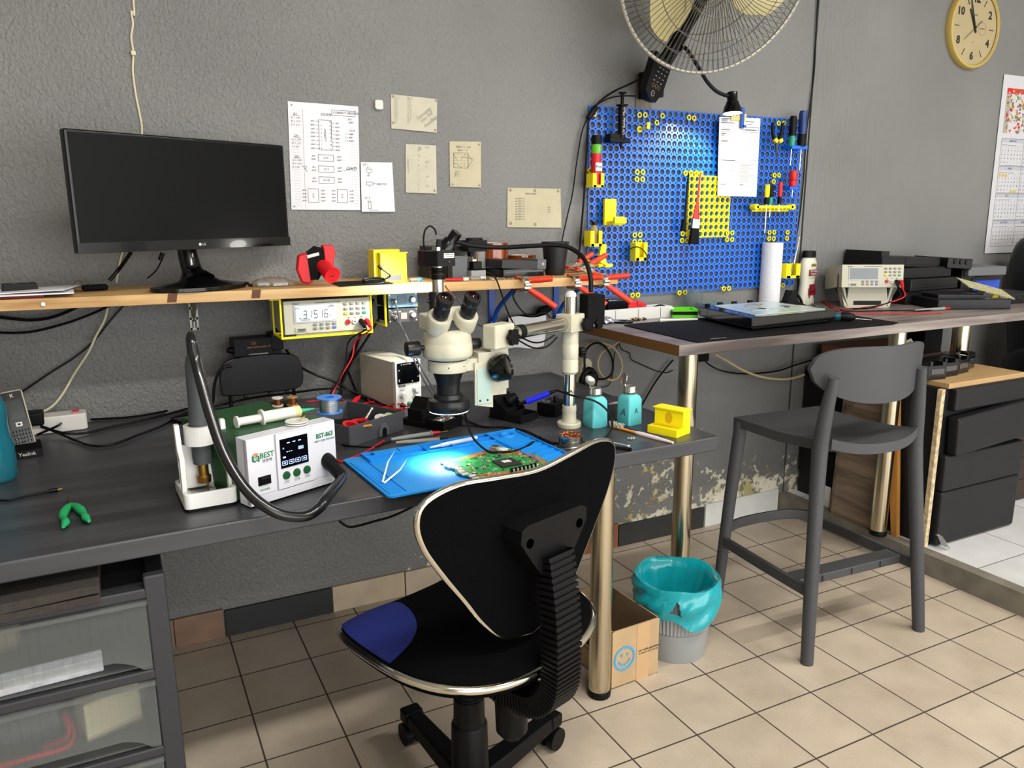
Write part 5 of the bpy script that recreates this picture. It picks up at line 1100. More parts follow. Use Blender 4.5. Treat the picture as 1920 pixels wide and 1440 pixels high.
hd1 = T('hard_drive', 'black slim drive lying flat at the bottom of the drive stack', 'hard drive', sh((1.165, 2.285, 0)), 6)
m = MB(); m.box((0, 0, .013), (.155, .11, .026)); m.box((0, -.0555, .017), (.15, .002, .006), 1); m.obj('case', [BLKG, GREY], hd1, bev=.003)
hd2 = T('hard_drive', 'grey and black drive with a round button stacked on the slim drive', 'hard drive', sh((1.165, 2.28, 0), .0265), 6)
m = MB(); m.box((-.012, 0, .013), (.145, .11, .026), 0, (0, 3, 0)); m.box((.066, 0, .0115), (.034, .112, .03), 1, (0, 3, 0)); m.lathe([(.003, -.0575), (.0045, -.0575), (.0045, -.056)], (.07, 0, .012), ax='y', n=18, mat=2); m.cyl((.07, -.0565, .012), (.07, -.058, .012), .002, mat=2); m.obj('case', [DGREY, GREY, WHT], hd2, bev=.002)
taperoll('tall amber tape roll lying on top of the grey drive', sh((1.115, 2.345, 0), .055), .052, .05)
taperoll('lower amber tape roll standing behind the black cup', sh((1.235, 2.372, 0)), .05, .062)
m = MB(); m.lathe([(.0001, .001), (.031, .001), (.033, .01), (.043, .098), (.0455, .1), (.0455, .108), (.043, .108), (.041, .1), (.03, .006), (.0001, .006)], n=36); tag(m.obj('black_cup', pm('black_cup_plastic', '#111113', .5), loc=sh((1.303, 2.262, 0))), 'black plastic cup standing on the shelf right of the drives', 'cup')
scatter('shelf_screws', 'loose silver screws on the shelf edge beneath the stacked drives', 'screws', 40, (1.0428,2.17,1.1092)[0], 2.17, SHZ(1.15) + .001, .05, .015, 0, .003, .007, .0016, [STEEL], 12)
for k, (x, lab) in enumerate(((1.235, 'silver bolt head'),)):
    pass
m = MB(); m.cyl((0, 0, 0), (0, 0, .02), .006); m.cyl((0, 0, .016), (0, 0, .024), .01, n=6); tag(m.obj('brass_bolt', BRASS, loc=sh((1.475, 2.36, 0))), 'brass bolt standing behind the orange clamps at the shelf end', 'bolt')
# ------------------------------------------------------------------ spring clamps
def clamp(label, loc, rz, tilt=0., op=0., tip=False):
    t = T('spring_clamp', label, 'clamp', loc, group='orange handled spring clamps', rot=(0, tilt, rz))
    # local: jaws point to -x, handles to +x, opening in z
    for s in (1, -1):
        q = MB(); P = [(-.062, .013), (-.03, .017), (.0, .02), (.018, .012), (.012, .004), (.0, .006), (-.03, .0145), (-.062, .0115)] if op else [(-.05, .002), (-.02, .014), (.0, .016), (.02, .009), (.012, .002), (.0, .002), (-.03, .002), (-.05, .0005)]
        q.prism([(a, b * s) for a, b in P], -.011, .011, 'y'); q.obj('jaw_plate', CHR, t, bev=.0015)
        q = MB(); a0 = .012; q.tube([(.004, 0, s * .013), (.03, 0, s * (.014 if op else .02)), (.085, 0, s * (.016 if op else .04))], [.009, .0095, .0085], n=8, k=3); q.v = [Vector((v.x, v.y * 1.25, v.z)) for v in q.v]; g = q.obj('handle', ORG, t, ang=60)
        if tip and s < 0:
            q = MB(); q.tube([(.07, 0, -.0155 if op else -.034), (.09, 0, -.0165 if op else -.042)], [.0095, .009], n=10, k=2); part_label(q.obj('handle_cap', pm('mint_cap', '#5aa79a', .5), t), 'pale green handle cap')
        q = MB(); q.box((-.055, 0, s * (.0125 if op else .003)), (.016, .02, .005)); q.obj('pad', ORG, t, bev=.001)
    m = MB(); m.lathe([(.006, -.009), (.0075, -.009), (.0075, .009), (.006, .009)], (.012, 0, 0), ax='y', n=16); m.obj('spring', STEEL, t); return t
def gripclamp(label, x, ang, tip=False):
    """clamp gripping the shelf edge from the front, handles hanging forward and down"""
    return clamp(label, (x, 2.118, SHZ(x) - .013), ang, 0, 1, tip)
def edgeclamp(label, x, yaw, pitch, tip=False):
    t = T('spring_clamp', label, 'clamp', (x, 2.128, SHZ(x) - .0135), group='orange handled spring clamps', rot=(0, 0, yaw))
    # jaws grip the board (towards +y), handles forward
    for s in (1, -1):
        q = MB(); q.prism([(.042, s * .0165), (-.004, s * .017), (-.02, s * .008), (-.03, s * .012), (-.016, s * .022), (.0, s * .024), (.042, s * .019)], -.011, .011, 'x'); q.obj('jaw_plate', CHR, t, bev=.001)
        q = MB(); q.box((0, .036, s * .0185), (.022, .02, .009)); q.obj('pad', ORG, t, bev=.002)
        e = Vector((.055, -.055, .018)) if s > 0 else Vector((.07, -.045, -.07)); b = Vector((.005, -.018, s * .012))
        q = MB(); q.tube([b, b + (e - b) * .45, e], [.008, .0095, .0085], n=8, k=4); q.v = [Vector((b.x + (v.x - b.x) * 1.25 + .0, v.y, v.z)) for v in q.v]; h = q.obj('handle', ORG, t, ang=60)
        if tip and s < 0: q = MB(); q.tube([b + (e - b) * .75, b + (e - b) * 1.04], [.0105, .0095], n=10, k=2); part_label(q.obj('handle_cap', pm('mint_cap', '#5aa79a', .5), t), 'pale green handle cap')
    m = MB(); m.lathe([(.005, -.009), (.0075, -.009), (.0075, .009), (.005, .009)], (0, -.022, 0), ax='x', n=16); m.box((0, -.024, 0), (.02, .003, .03)); m.text('PAD', .008, TR((0, -.0258, 0), (90, 0, 0)), 1); m.obj('spring', [STEEL, WHT], t); return t
edgeclamp('orange handled clamp gripping the shelf edge alone left of the boom post', (1.1173,2.13,1.0782)[0], 0, 0)
edgeclamp('orange handled clamp on the shelf edge with a pale green handle tip', (1.2998,2.13,1.0783)[0], -8, 0, True)
edgeclamp('orange handled clamp at the very right end of the shelf edge', (1.4001,2.13,1.0653)[0], 4, 0)
clamp('silver jawed clamp lying at the back of the pile on the shelf end', sh((1.43, 2.33, 0), .02), 22)
clamp('silver jawed clamp lying in front on the shelf end beside the cup', sh((1.425, 2.25, 0), .02), 15)
# ------------------------------------------------------------------ meter and iron stations hung under the shelf
def frameparts(t, w_, h_, d_, mt, z0):
    m = MB()
    for x in (-w_ / 2, w_ / 2): m.box((x, 0, z0 - h_ / 2), (.005, .006, h_)); m.box((x, d_, z0 - h_ / 2), (.005, .006, h_)); m.box((x, d_ / 2, z0 - h_ + .003), (.005, d_, .006))
    for y in (0, d_): m.box((0, y, z0 - h_ + .003), (w_, .006, .006))
    for s in (-1, 1): m.box((s * (w_ / 2 + .012), d_ / 2, z0 - .0025), (.03, d_, .005))
    return m.obj('hanger_frame', mt, t, bev=.0008)
def multimeter(t, lcd, on, parent_off=(0, 0, 0), rot=None):
    """bench multimeter front, local x right, z up, front face at y=0"""
    ox, oy, oz = parent_off
    MM = pm('meter_cream', '#b0ad9b', .45)
    hold = t
    m = MB(); m.box((0, .10, .042), (.235, .20, .085)); m.box((0, .004, .042), (.24, .02, .09)); m.box((-.075, -.0065, .008), (.035, .003, .012)); m.box((-.075, -.009, .008), (.02, .003, .006), 1)
    FM = TR((0, -.0062, 0), (90, 0, 0)); m.text('Victor', .0075, FM @ TR((-.088, .0795, .0005)), 2); m.text('VC8145C 80000 DISPLAY MULTIMETER', .0042, FM @ TR((.0, .0795, .0005)), 2)
    for x, s_ in ((.058, '10A'), (.076, 'mA'), (.094, 'COM'), (.1105, 'V')): m.text(s_, .004, FM @ TR((x, .0325, .0005)), 2)
    o = m.obj('case', [MM, GREY, INK], t, bev=.004, seg=3)
    m = MB(); m.box((-.035, -.0065, .0515), (.118, .003, .05), 0); m.box((-.035, -.0085, .0515), (.109, .001, .0425), 1)
    DM = TR((0, -.0092, 0), (90, 0, 0))
    if on:
        digs = '31516'; DG = {'3': 'abgcd', '1': 'bc', '5': 'afgcd', '6': 'afgecd'}
        sx = -.0648
        for i, ch in enumerate(digs):
            cx, w_, h_ = sx + .0148 * i, .0086, .0102
            for sg in DG[ch]:
                dx, dz, hw, hh = {'a': (0, h_, w_, .002), 'g': (0, 0, w_, .002), 'd': (0, -h_, w_, .002), 'b': (w_ / 2, h_ / 2, .0022, h_), 'c': (w_ / 2, -h_ / 2, .0022, h_), 'f': (-w_ / 2, h_ / 2, .0022, h_), 'e': (-w_ / 2, -h_ / 2, .0022, h_)}[sg]
                m.box((cx + dx + .0008 * dz / h_, -.0092, .049 + dz), (hw - .001, .0006, hh), 2)
        m.box((-.0588, -.0092, .0385), (.0016, .0006, .0016), 2); m.text('OPEN', .0095, DM @ TR((.0085, .0685, 0)), 2, sx=.75); m.text('AUTO', .004, DM @ TR((-.084, .067, 0)), 2); m.text('V', .006, DM @ TR((.006, .044, 0)), 2)
        for k in range(12): m.box((-.075 + .0021 * k, -.0092, .0345), (.0007, .0006, .003 + .0012 * (k % 5 == 0)), 2)
        m.box((-.078, -.0092, .039), (.006, .0006, .0016), 2)
    m.obj('display', [pm('meter_bezel', '#a9adaf', .4), lcd, pm('lcd_black', '#15181a', .5)], t)
    KB = pm('key_grey', '#7e8080', .45)
    def key(x, z, mt): q = MB(); q.box((x, -.0072, z), (.0095, .004, .0055)); q.box((x, -.007, z - .0035), (.0095, .003, .0015)); return q.obj('key', mt, t, bev=.001)
    for r_ in range(3):
        for c_ in range(4): key(.0505 + .0178 * c_, .0725 - .0135 * r_, pm('key_yellow', '#e0c21a', .4) if (r_, c_) == (2, 0) else pm('key_green', '#169a5c', .4) if (r_, c_) == (2, 3) else KB)
    for r_ in range(2):
        for c_ in range(4): key(-.037 + .0178 * c_, .0205 - .0105 * r_, pm('key_blue', '#5a70c8', .4) if (r_, c_) == (1, 3) else KB)
    for x, mt in ((.0555, RED), (.0745, WHT), (.0935, BLK), (.1095, RED)):
        q = MB(); q.lathe([(.0025, -.0095), (.0065, -.0095), (.0078, -.0065), (.0078, -.004)], (x, 0, .0205), ax='y', n=20, mat=0); q.lathe([(.0001, -.006), (.004, -.006)], (x, 0, .0205), ax='y', n=12, mat=1); q.obj('socket', [mt, BLK], t)
    return o
m1 = T('bench_multimeter', 'cream bench multimeter reading 3.1516 hung under the pine shelf', 'multimeter', (.523, 2.172, .984), 1.5)
multimeter(m1, pm('lit_lcd', '#b7bfc4', .35, emit='#b7bfc4', estr=.25), True)
m = MB(); m.prism([(-.09, -.012), (.10, -.012), (.10, -.004), (-.09, -.004)], .0, .03, 'y'); m.obj('bail_handle', pm('meter_cream', '#b0ad9b', .45), m1, bev=.003)
hf = T('meter_hanger', 'yellow printed frame holding the multimeter under the shelf', 'hanger', (.521, 2.168, 0), 1.5)
frameparts(hf, .253, .112, .10, YEL, SHZ(.52) - .0265)
def lead(name, label, pts, mt, r=.0021): return cable(name, label, pts, r, mt)
def plug(p, d, mt, parentlabel=None): pass
def testlead(label, p0, pts, mt):
    t = T('test_lead', label, 'test lead', p0, group='multimeter leads')
    q = MB(); q.lathe([(.0001, -.03), (.005, -.028), (.006, -.012), (.0075, -.008), (.0075, .0), (.0001, 0)], ax='y', n=16); q.xf(TR((0, 0, 0), (25, 0, 0))); q.obj('plug', mt, t)
    q = MB(); q.tube([(0, -.025, -.010), (0, -.034, -.02)] + [W(p, p0) for p in pts], .0022, n=8, k=8); q.obj('wire', mt, t); return t
testlead('black test lead dropping from the shelf multimeter to the bench', (.617, 2.165, 1.004), [(0.5786,2.17,0.949), (0.5625,2.17,0.8736), (0.5224,2.17,0.8079), (0.4946,2.17,0.7721), (0.4749,2.12,0.767)] + [(0.4798,2.038,0.7435), (0.4682,1.8738,0.7435), (0.4784,1.8372,0.7435), (0.5282,1.8009,0.7435), (0.5598,1.8152,0.7435), (0.5825,1.8296,0.7435)], BLK)
testlead('red test lead dropping from the shelf multimeter to the bench', (.633, 2.165, 1.004), [(0.5986,2.17,0.9475), (0.5856,2.17,0.9024), (0.5522,2.17,0.8514), (0.5269,2.17,0.8074), (0.4961,2.12,0.7752)] + [(0.4876,2.129,0.7435), (0.4603,1.96,0.7435), (0.4228,1.7406,0.7435), (0.4581,1.7405,0.7435), (0.5075,1.7767,0.7435), (0.5686,1.8423,0.7435)], RED)
T12 = pm('station_blue_face', '#7fb0cc', .35)
def iron_station(name, label, z, face, big, rz=1.5):
    t = T(name, label, 'soldering station', (.752, 2.200, z), rz)
    m = MB(); m.box((0, .05, .02), (.088, .10, .038)); m.obj('case', BLK, t, bev=.001)
    m = MB(); m.box((0, -.0015, .02), (.09, .003, .040)); FM = TR((0, -.0032, 0), (90, 0, 0))
    for x in (-.041, .041):
        for zz in (.004, .036): m.cyl((x, -.004, zz), (x, -.003, zz), .0022, mat=1, n=10)
    if not big: m.text('Quecoo', .009, FM @ TR((-.022, .032, .0004)), 2); m.box((.002, -.0034, .018), (.018, .0006, .018), 3)
    m.obj('face', [face, STEEL, WHT, pm('pinkish_label', '#b08a7a', .5)], t)
    if big: m = MB(); m.box((-.002, -.0042, .021), (.028, .002, .026), 0); m.obj('display', pm('grey_lcd', '#6f8496', .2), t)
    m = MB(); m.lathe([(.0001, -.018), (.0075, -.018), (.0085, -.015), (.0085, -.004), (.0105, -.003), (.0105, 0), (.0001, 0)], (.0275, 0, .021), ax='y', n=22); m.obj('dial', STEEL, t)
    m = MB(); m.lathe([(.0001, -.02), (.0045, -.02), (.006, -.012), (.008, -.01), (.008, 0), (.0001, 0)], (-.0285, 0, .018), ax='y', n=18); m.obj('iron_plug', STEEL, t)
    return t
iron_station('iron_station', 'small pale blue soldering station with a grey screen hung under the shelf', 1.034, T12, True)
iron_station('iron_station', 'small dark soldering station lettered in white hung below the pale blue one', .990, pm('dark_steel_face', '#4a4a4c', .4, .5), False)
hf2 = T('station_hanger', 'yellow printed frame carrying the two small soldering stations', 'hanger', (.752, 2.206, 0), 1.5)
m = MB(); z0 = SHZ(.75) - .0265
for x in (-.05,): m.box((x, .004, z0 - .05), (.006, .008, .1)); m.box((x - .022, .09, z0 - .045), (.006, .008, .09)); m.box((x - .011, .05, z0 - .0025), (.03, .1, .005)); m.box((x - .0, .05, z0 - .098), (.006, .1, .005))
m.box((0, .05, z0 - .001), (.12, .09, .002)); m.box((.049, .004, z0 - .042), (.004, .006, .012)); m.obj('hanger_frame', YEL, hf2, bev=.0006)
GRW = pm('grey_silicone_lead', '#4a4c4e', .4)
cable('iron_lead', 'grey lead curving from the pale blue station down to the desk', [(0.7105,2.18,1.0605), (0.7215,2.18,1.0523), (0.73,2.18,1.0223), (0.7384,2.18,0.9827), (0.7535,2.18,0.9469), (0.7451,2.1,0.9153), (0.7496,2.05,0.877), (0.758,2,0.8366), (0.7642,1.95,0.8039)] , .0026, GRW)
cable('iron_lead', 'grey lead curving from the dark lower station down to the desk', [(0.7088,2.18,1.0158), (0.723,2.18,1.0087), (0.7382,2.18,0.9796), (0.7566,2.18,0.9419), (0.7402,2.1,0.9127), (0.7385,2.05,0.878), (0.7454,2,0.8379), (0.7533,1.95,0.8051)], .0026, GRW)
# ------------------------------------------------------------------ cables on and near the wall, left part
WC = pm('cream_cable', '#c9c2a4', .5)
cc = T('cream_wall_cable', 'cream cable tacked down the wall above and behind the monitor', 'cable', (0.1077,2.424,1.7188))
o_ = (0.1077,2.424,1.7188)
m = MB(); m.tube([W(p, o_) for p in [(.13, 2.424, 2.85), (.11, 2.424, 2.4)] + [(0.1204,2.424,1.8634), (0.1128,2.424,1.8239), (0.1135,2.424,1.7915), (0.1064,2.424,1.7582), (0.1077,2.424,1.7188), (0.1019,2.424,1.6719), (0.1038,2.424,1.6117), (0.1083,2.424,1.5645), (0.1097,2.424,1.5235), (0.0971,2.424,1.447), (0.0505,2.424,1.2632), (0.0223,2.424,1.1775), (0.0074,2.424,1.1199)]], .0028, n=8); m.obj('wire', WC, cc)
m = MB(); m.box((0, -.004, 0), (.012, .008, .012)); m.obj('wire_clip', WC, cc, bev=.002)
cable('cream_mains_cable', 'cream cable hanging from the shelf to the white power strip', [(-0.0182,2.4,1.0621), (-0.0314,2.4,1.0221), (-0.0564,2.4,0.9799), (-0.0805,2.4,0.9347), (-0.118,2.4,0.882), (-0.1487,2.4,0.8333), (-0.1776,2.4,0.7994), (-0.2097,2.4,0.781)], .0032, WC)
cable('black_wall_cable', 'thin black cable running diagonally from shelf to phone', [(0.0196,2.41,1.059), (-0.0203,2.41,1.0158), (-0.0646,2.41,0.9644), (-0.1138,2.41,0.9242), (-0.1678,2.41,0.8923), (-0.2212,2.41,0.8581), (-0.2529,2.41,0.8381)], .0026, BLK)
cable('black_loop_cable', 'thick black cable sagging below the shelf at the left edge', [(-0.2904,2.38,1.0519), (-0.2452,2.38,1.0422), (-0.1986,2.38,1.0351), (-0.1497,2.38,1.0404), (-0.0982,2.38,1.06), (-0.0846,2.38,1.0706)], .0045, BLK)
cable('black_loop_cable', 'lower black cable sagging beneath the thick one at left', [(-0.2955,2.38,1.0098), (-0.2379,2.38,1.0043), (-0.1899,2.38,1.0065), (-0.1146,2.38,1.024), (-0.0492,2.38,1.0471), (-0.0089,2.38,1.065)], .0035, BLK)
cable('monitor_cable', 'black cables dropping behind the monitor to the shelf', [(0.0483,2.3,1.205), (0.02,2.36,1.1638), (-0.0088,2.36,1.131)], .005, BLK)
cable('monitor_power_lead', 'thin black lead with a ferrite hanging left of the monitor neck', [(0.122,2.3,1.2003), (0.1189,2.3,1.1808), (0.1037,2.3,1.156), (0.0813,2.3,1.1372)], .002, BLK)
m = MB(); a_, b_ = (0.1249,2.3,1.203), (0.1166,2.3,1.1836); m.cyl(a_, b_, .006); tag(m.obj('ferrite_bead', BLK), 'black ferrite lump on the lead left of the monitor neck', 'ferrite')
DC = [('black cable lying along the wall behind the phone and power strip', [(-0.2133,2.2887,0.75), (-0.1668,2.2491,0.775), (-0.147,2.4379,0.745), (-0.0544,2.4087,0.745), (0.0265,2.3994,0.745), (0.1276,2.4446,0.745), (0.1786,2.524,0.745), (0.2353,2.5505,0.745), (0.2974,2.6022,0.745)]), ('black cable looping across the bench in front of the power strip', [(-0.2371,2.3545,0.77), (-0.2021,2.3212,0.762), (-0.1522,2.2656,0.752), (-0.1043,2.2683,0.745), (-0.0417,2.3066,0.745), (0.0244,2.3345,0.745), (0.1095,2.3899,0.745), (0.1791,2.4469,0.745)]), ('black cable making the lowest loop across the left bench', [(-0.2279,2.3524,0.765), (-0.177,2.2896,0.755), (-0.127,2.2076,0.745), (-0.084,2.127,0.745), (-0.0369,2.123,0.745), (0.0195,2.186,0.745), (0.0735,2.2459,0.745), (0.1189,2.3238,0.745), (0.1602,2.3985,0.745)]), ('thick black cable arching behind the power brick across the wall foot', [(0.116,2.282,0.746), (0.1502,2.3641,0.746), (0.2532,2.3684,0.76), (0.3415,2.3495,0.775), (0.446,2.2497,0.8), (0.5143,2.2107,0.81), (0.5765,2.2122,0.8), (0.64,2.2152,0.77), (0.6758,2.1759,0.75)])]
for l, p in DC: cable('bench_cable', l, p, .0032, BLK, group='black cables along the back of the bench')
BC = [('black cable falling from the shelf stations to the wall foot', [(0.7127,2.36,1.0454), (0.6936,2.36,0.9968), (0.6594,2.36,0.916), (0.6364,2.36,0.8592), (0.6084,2.36,0.8029), (0.5842,2.34,0.7587), (0.5676,2.3,0.7355)]), ('black cable crossing behind the red test lead', [(0.7393,2.37,0.993), (0.6934,2.37,0.9255), (0.6534,2.37,0.873), (0.6211,2.37,0.8337), (0.6018,2.37,0.7847), (0.5895,2.33,0.7517)]), ('black cable bundle behind the multimeter leads', [(0.7121,2.38,1.0102), (0.6801,2.38,0.9453), (0.6431,2.38,0.8808), (0.6271,2.38,0.8314), (0.6385,2.38,0.7876), (0.6398,2.33,0.7547)]), ('black cable from the power brick to the bench right', [(0.4347,2.34,0.9122), (0.4689,2.34,0.861), (0.5147,2.34,0.829), (0.57,2.34,0.802), (0.6262,2.34,0.7626), (0.6582,2.28,0.7428)])]
for l, p in BC: cable('hanging_cable', l, p, .0038, BLK, group='black cables below the shelf')
cable('brick_mains_cable', 'black mains cable rising from the power brick to the shelf frame', [(0.4131,2.34,0.9566), (0.4113,2.34,0.9299), (0.4194,2.34,0.9134)], .0045, BLK)
RC = [('red lead looping from the power supply terminals to the left', [(0.7226,2.097,0.757), (0.7041,2.137,0.76), (0.6726,2.1663,0.746), (0.6234,2.1633,0.746), (0.5875,2.204,0.746), (0.5506,2.2757,0.746), (0.525,2.3357,0.746), (0.4875,2.3477,0.746)]), ('red lead coiled behind the grey parts tray', [(0.7115,2.0885,0.757), (0.6719,2.1144,0.748), (0.6219,2.1059,0.748), (0.593,2.1561,0.748), (0.6261,2.2265,0.748), (0.6808,2.2437,0.748), (0.7015,2.1533,0.76)]), ('thin red lead winding loosely behind the parts tray', [(0.7072,2.3845,0.745), (0.6766,2.3411,0.745), (0.6743,2.2771,0.745), (0.6903,2.2217,0.745), (0.6499,2.1977,0.745), (0.6116,2.2329,0.745), (0.5874,2.3232,0.745), (0.5473,2.3605,0.745)]), ('second loose red loop beside the power supply', [(0.6985,2.074,0.757), (0.6783,2.1587,0.747), (0.6595,2.2287,0.747), (0.6615,2.2903,0.747), (0.689,2.3248,0.747)])]
for l, p in RC: cable('red_lead', l, p, .0022, RED, group='red leads by the power supply')
m = MB(); a_, b_ = Vector((0.5955,2.2317,0.752)), Vector((0.6429,2.3055,0.756)); m.tube([a_, (a_ + b_) / 2, b_], [.006, .0085, .003], n=8, k=3); tag(m.obj('crocodile_clip', RED), 'red crocodile clip lying behind the parts tray', 'clip')
m = MB(); m.tube([(0.6627,2.2945,0.746), (0.7006,2.3744,0.746), (0.7269,2.4311,0.746)], [.004, .0055, .0025], n=8, k=3); tag(m.obj('black_crocodile_clip', BLK), 'black crocodile clip lying left of the power supply', 'clip')
m = MB()
for k in range(4): m.tube([(.03 * math.cos(a) * (1 + .1 * k) , .025 * math.sin(a + k * .3), .004 + .004 * k) for a in [i * .6 for i in range(11)]], .0035, n=7, k=3)
tag(m.obj('coiled_cable', BLK, loc=(0.1437,2.2927,0.74)), 'tangle of black cable behind the hot air handpiece', 'cable')
cable('under_bench_cable', 'thin black cable drooping below the bench front', [(0.4178,1.75,0.6016), (0.4272,1.75,0.5837), (0.4458,1.75,0.5693), (0.4719,1.75,0.5684), (0.5051,1.75,0.5717), (0.5525,1.75,0.5767), (0.6012,1.75,0.5902), (0.6224,1.75,0.6004)], .003, BLK)
# microscope lamp leads across the wall
cable('boom_cable', 'long black lead sweeping from the microscope to the boom post', [(0.8009,1.9,1.0832), (0.8116,1.85,1.0391), (0.817,1.78,1.0238), (0.8691,1.78,1.0066), (0.9226,1.78,1), (0.9775,1.78,1.0073), (1.0335,1.78,1.0247), (1.0742,1.78,1.0349), (1.0991,1.78,1.0319), (1.1211,1.78,1.0176)], .0024, GRW)
cable('drive_lead', 'thin black lead falling from the stacked drives past the boom', [(1.0247,2.2,1.1258), (1.0148,2.13,1.121), (1.0274,2.12,1.0911), (1.0536,2.12,1.0176), (1.0143,2,0.994), (0.933,1.8,0.9953)], .0024, BLK)
cable('hanging_lead', 'thin black lead hanging from the shelf to the white paper', [(1.1275,2.2,1.0671), (1.1161,2.2,1.0459), (1.1349,2.2,1.013), (1.1596,2.2,0.9895), (1.1885,2.2,0.9809), (1.2275,2.2,0.9888), (1.2513,2.2,0.9701)], .0026, BLK)
cable('camera_lead', 'thin dark red lead running from the shelf behind the camera adapter', [(0.8583,2.15,1.1071), (0.864,2.12,1.086), (0.8383,2,1.0721)], .0018, pm('dark_red_wire', '#5a2020', .5))
cable('boom_underside_cable', 'black lead slung under the chrome boom', [(0.8915,1.72,0.9994), (0.9293,1.72,0.983), (0.96,1.72,0.9834), (0.9911,1.72,0.9975)], .0022, BLK); cable('boom_underside_cable', 'second lower black lead slung under the boom', [(0.8913,1.74,0.9913), (0.9401,1.74,0.9656), (0.9791,1.74,0.9652), (1.0106,1.74,0.9879)], .0022, BLK)
m = MB(); m.grid(lambda u, v: (-.07 + .14 * u, -.02 * math.sin(v * 2.2), .11 * v + .004 * math.sin(u * 7)), 10, 8); tag(m.obj('hanging_paper', PAPER, loc=(1.2544,2.38,0.8451), recalc=False, rot=(0, 0, -4)), 'curled white sheet tucked against the wall behind the boom', 'paper')
m = MB(); m.tube([(-.072, 0, 0), (-.082, -.01, .05), (-.074, -.015, .1), (.0, .0, .112), (.04, .0, .11), (.06, -.01, .125), (.09, -.02, .14)], [.008, .008, .007, .006, .008, .018, .012], n=9, k=4); tag(m.obj('black_bag', BLKM, loc=(1.2649,2.4,0.8413)), 'black folded bag around the white sheet behind the boom', 'bag')
m = MB(); m.box((0, 0, 0), (.02, .004, .03), 0, (0, 12, 0)); tag(m.obj('tape_scrap', PAPER, loc=(0.8454,1.72,0.9762)), 'scrap of white tape hanging from the boom clamp', 'tape')
# coil of mains flex, plugs and socket low on the wall right of the boom post
def ringpts(cx, cz, rx, rz_, Y, a0, a1, n_=22): return [(cx + rx * math.cos(math.radians(a0 + (a1 - a0) * i / n_)), Y, cz + rz_ * math.sin(math.radians(a0 + (a1 - a0) * i / n_))) for i in range(n_ + 1)]
o1, o2 = (1.5662,2.4,0.721), (1.6203,2.405,0.7636)
wp = T('wall_plug', 'black three pin plug in the cream wall outlet with its flex coiled above', 'plug', (1.5104,2.4,0.7263))
o_ = (1.5104,2.4,0.7263)
m = MB(); m.tube([(-.026, -.02, -.05), (-.028, -.03, -.01), (0, -.03, .02), (.028, -.03, -.01), (.024, -.02, -.05)], .012, n=8, k=3); m.box((0, -.03, -.02), (.055, .03, .055)); m.obj('plug_body', BLK, wp, bev=.008)
m = MB(); m.tube([W(p, o_) for p in [(1.4938,2.37,0.7372), (1.4906,2.37,0.7886), (1.499,2.37,0.8211), (1.5282,2.37,0.8402), (1.5627,2.37,0.8356), (1.5959,2.37,0.8033), (1.6134,2.37,0.762), (1.6098,2.37,0.7222), (1.5821,2.37,0.7048), (1.5424,2.37,0.7087), (1.5007,2.37,0.7287)]], .0042, n=8); m.obj('flex', BLK, wp)
cable('cream_flex_coil', 'cream mains flex hanging in a loop right of the boom post', [(1.497,2.395,0.7919), (1.5101,2.395,0.8263), (1.5419,2.395,0.8415), (1.5837,2.395,0.8343), (1.6313,2.395,0.8126), (1.6635,2.395,0.7696), (1.6718,2.395,0.7322), (1.6536,2.395,0.6972), (1.6155,2.395,0.6928), (1.577,2.395,0.7209), (1.5645,2.395,0.7582), (1.5799,2.395,0.7968), (1.6193,2.395,0.8176), (1.6545,2.395,0.8328)], .004, pm('beige_flex', '#b7a47c', .5))
so = T('wall_outlet', 'cream angled mains outlet on the wall right of the boom post', 'outlet', (1.5135,2.42,0.7385))
m = MB(); m.prism([(-.03, -.06), (.0, -.075), (.022, -.05), (.026, .03), (.01, .045), (-.02, .05)], -.03, .004, 'y'); m.obj('outlet_box', CREAM, so, bev=.006)
cable('thin_wall_wire', 'thin black wire wandering along the wall to the counter leg', [(1.6717,2.42,0.8279), (1.6871,2.42,0.7983), (1.7218,2.42,0.7811), (1.7324,2.42,0.7554), (1.7728,2.42,0.7353), (1.85,2.42,0.7009), (1.9021,2.42,0.6875), (1.9331,2.42,0.6952)], .0018, BLK)
cable('thin_wall_wire', 'thin black wire falling from the flex coil to the bottle lids', [(1.6683,2.415,0.8269), (1.6504,2.415,0.7817), (1.647,2.415,0.7311), (1.6386,2.415,0.6868), (1.62,2.415,0.664), (1.5654,2.415,0.6615)], .0018, BLK)
cable('diagonal_wall_cable', 'black cable running down the wall from the counter leg to the bench', [(1.9231,2.41,0.7383), (1.8809,2.41,0.6997), (1.8393,2.41,0.6551), (1.7911,2.41,0.588), (1.7626,2.41,0.5424)], .0035, BLK)
